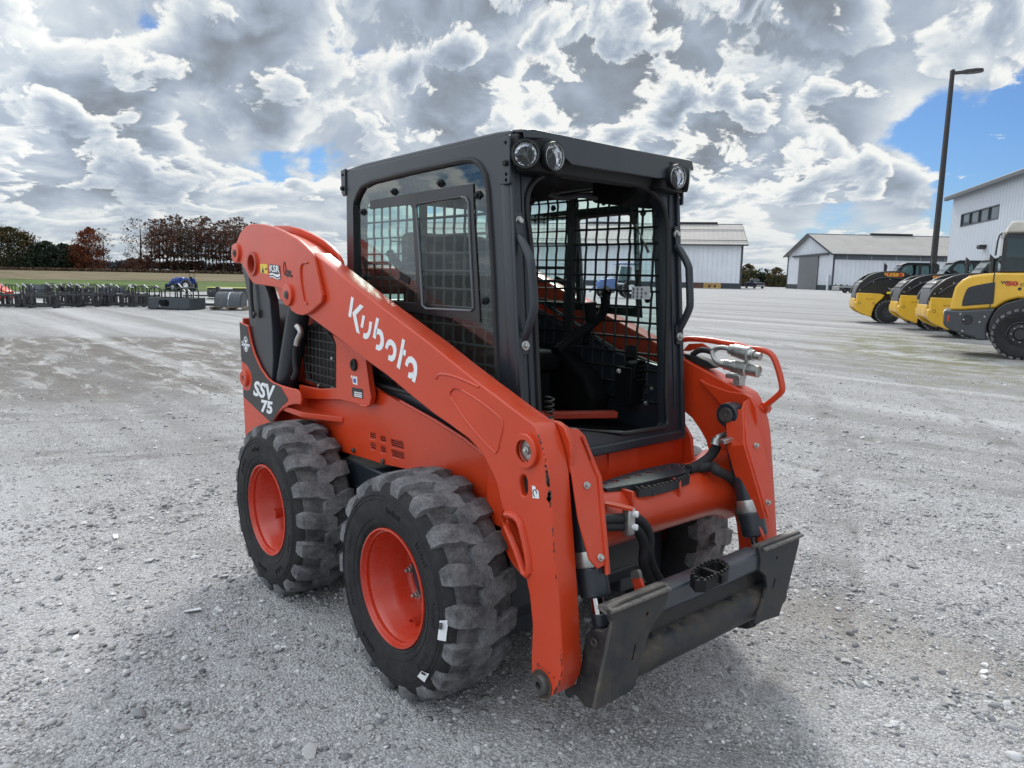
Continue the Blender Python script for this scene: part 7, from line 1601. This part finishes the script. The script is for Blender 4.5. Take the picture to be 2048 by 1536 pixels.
# snow pusher with yellow top, far roller, boxes, auger, plate, tractor
sp2=empty('rotary_sweeper',(-37.26,12.12,0),pr_); tag(sp2,'long black sweeper with yellow top edge standing behind the pallet','sweeper')
m_=MB(); m_.prism([(-.25,.3),(-.3,.6),(-.2,.85),(.2,.85),(.3,.6),(.25,.3),(.1,.15),(-.1,.15)],lambda a,b,d:(d,a,b),-1.0,1.0); m_.build('brush_housing',AM,sp2,.02)
MB().bb(-1.02,1.02,-.28,.25,.86,.93).build('yellow_lid',simple('faded_yellow',(.55,.52,.15),.5),sp2,.02); MB().bb(-.3,.35,-.295,-.27,.80,.90).build('white_label',M['white_vinyl'],sp2)
MB().bb(-.9,.9,-.6,-.5,.05,.12).build('ground_bar',AM,sp2); m_=MB(); [m_.cyl((x,-.285,.6),(x,-.30,.6),.03,n=8) for x in (-.8,-.4,0,.4,.8)]; m_.build('housing_bolt',LT,sp2)
MB().bb(1.05,1.5,-.5,.5,.05,.8).build('mount_frame',AG,sp2,.05)
fb_=empty('box_bucket',(-39.79,3.97,0),pr_-.1); tag(fb_,'dark slate box bucket lying on the grass beside the black auger','bucket')
m_=MB(); m_.prism([(-.4,0),(-.45,.5),(-.3,.75),(.4,.72),(.4,.66),(-.25,.68),(-.38,.45),(-.33,.05),(.5,.03),(.5,0)],lambda a,b,d:(d,a,b),-1.25,1.1); m_.build('bucket_shell',AG,fb_,.01)
for x in (-1.25,1.08): MB().prism([(-.4,0),(-.45,.5),(-.3,.75),(.4,.72),(.5,0)],lambda a,b,d:(d,a,b),x,x+.04).build('side_plate',AG,fb_)
MB().bb(1.12,1.4,-.3,.3,.1,.6).build('hydraulic_motor',AM,fb_,.08)
au=empty('auger_blower',(-38.56,5.28,0),pr_-.1); tag(au,'long black auger attachment on the grass above the middle fork frames','auger')
MB().bb(-1.0,1.0,.0,.25,.1,.75).build('housing',AM,au,.03)
m_=MB(); m_.tube([( -1.0+2.0*i/60,-.05+.22*math.cos(i*.7),.42+.22*math.sin(i*.7)) for i in range(61)],.06,8); m_.build('auger_spiral',AM,au)
m_=MB(); [m_.cyl((x,-.05,.75),(x,-.05,.98),.14,.10,n=12) for x in (-.95,-.4,.1)]; m_.build('drive_head',AM,au,.02)
MB().bb(-1.1,-1.0,-.35,.3,.05,.85).build('end_plate',AM,au,.02); MB().bb(1.0,1.1,-.35,.3,.05,.85).build('end_plate',AM,au,.02)
spt=empty('steel_blade',(-40.2,7.32,0),pr_-.1); tag(spt,'flat slate blade panel with a white round mark behind the fork frames','blade')
m_=MB(); m_.prism([(0,.35),(-.05,.4),(-.08,.62),(.0,.85),(.04,.85),(-.03,.62),(.04,.4)],lambda a,b,d:(d,a,b),-.85,.6); m_.build('blade_panel',AG,spt,.004); MB().cyl((-.1,-.075,.62),(-.1,-.095,.62),.06,n=16).build('round_mark',LT,spt)
MB().bb(-.7,-.6,.05,.6,0,.6).build('support_leg',AM,spt); MB().bb(.4,.5,.05,.6,0,.6).build('support_leg',AM,spt)
tb_=empty('blue_tractor',(-52.29,14.44,0),pr_+PI-.15); tag(tb_,'small blue tractor with upright roll bar and front loader on the grass','tractor')
BB=paint('tractor_blue',(.02,.06,.30),.35,.3,.1)
yslab('hood',[(.0,.6),(.0,1.20),(.5,1.22),(1.15,1.08),(1.25,.85),(1.25,.5)],-.32,.32,BB,tb_,.06)
yslab('fender',[(-.95,.7),(-.9,1.1),(-.6,1.2),(-.2,1.15),(-.05,.7)],-.60,-.42,BB,tb_,.05); yslab('fender',[(-.95,.7),(-.9,1.1),(-.6,1.2),(-.2,1.15),(-.05,.7)],.42,.60,BB,tb_,.05)
yslab('chassis',[(-.8,.4),(-.8,.75),(1.1,.6),(1.1,.4)],-.2,.2,BLK,tb_,.03); yslab('seat',[(-.75,.9),(-.78,1.3),(-.68,1.3),(-.62,1.0),(-.35,1.0),(-.35,.9)],-.22,.22,M['plastic'],tb_,.03)
m_=MB()
for s in (-1,1): m_.tube([(-.85,s*.40,.9),(-.85,s*.40,1.78)],.035,8)
m_.tube([(-.85,-.40,1.78),(-.85,.40,1.78)],.035,8); m_.build('roll_bar',AM,tb_)
for s in (-1,1): yslab('loader_arm',[(.15,.95),(.3,1.15),(1.1,.95),(1.6,.45),(1.5,.4),(1.0,.8)],s*.42,s*.50,BB,tb_,.01)
yslab('loader_bucket',[(1.55,.65),(1.5,.15),(1.6,.08),(2.1,.08),(2.1,.12),(1.65,.16),(1.6,.6)],-.75,.75,AM,tb_,.01)
for wx,rr,ww in ((-.55,.52,.3),(.95,.34,.2)):
    for s in (-1,1):
        e=plain_wheel('wheel',rr,ww,rr*.5,tb_,(wx,s*(.60 if rr>.4 else .45),rr),M['white_vinyl'],18)
        if s>0: e.rotation_euler=(0,0,PI)
tb_.scale=(.70,.70,.80)
ov_=empty('orange_attachment',(-37.02,1.89,0),pr_-.1); tag(ov_,'orange and cream machine with sloping hood behind the fork frames','machine')
yslab('hood',[(-1.6,.2),(-1.6,1.25),(.0,1.35),(.6,1.05),(1.1,.75),(1.1,.2)],-.5,.5,M['orange'],ov_,.08); yslab('hood_stripe',[(-.2,.95),(.65,.80),(1.1,.66),(1.1,.60),(-.2,.80)],-.512,-.505,simple('cream_paint',(.7,.62,.35),.5),ov_,0)
for wx in (-1.0,.7): plain_wheel('wheel',.35,.2,.18,ov_,(wx,-.45,.35),M['orange'],14); plain_wheel('wheel',.35,.2,.18,ov_,(wx,.45,.35),M['orange'],14)
for (px_,lb,ww) in (((-306.45,80.19),'longer white vehicle parked at the foot of the grove',4.6),((-305.35,84.23),'shorter white vehicle at the foot of the grove beside the longer one',3.0)):
    c=empty('parked_van',(px_[0],px_[1],.0),pr_); c.scale=(.9,.9,.75); tag(c,lb,'van'); yslab('body',[(-ww/2,.4),(-ww/2,1.5),(-ww*.38,1.9),(ww*.2,1.95),(ww*.36,1.2),(ww/2,1.0),(ww/2,.4)],-.9,.9,M['white_vinyl'],c,.08); yslab('side_window',[(-ww*.3,1.3),(-ww*.28,1.7),(ww*.12,1.75),(ww*.26,1.3)],-.915,-.905,M['wglass'],c,0)
    for wx in (-ww*.32,ww*.32): plain_wheel('wheel',.34,.22,.2,c,(wx,-.8,.34),M['zinc'],0)

for o_,k_ in ((fb_,(.42,.7,.88)),(au,(.75,.75,.70)),(spt,(1,1,.66)),(sp2,(1,1,.68))): o_.scale=k_
ov_.scale=(.6,.6,.56)
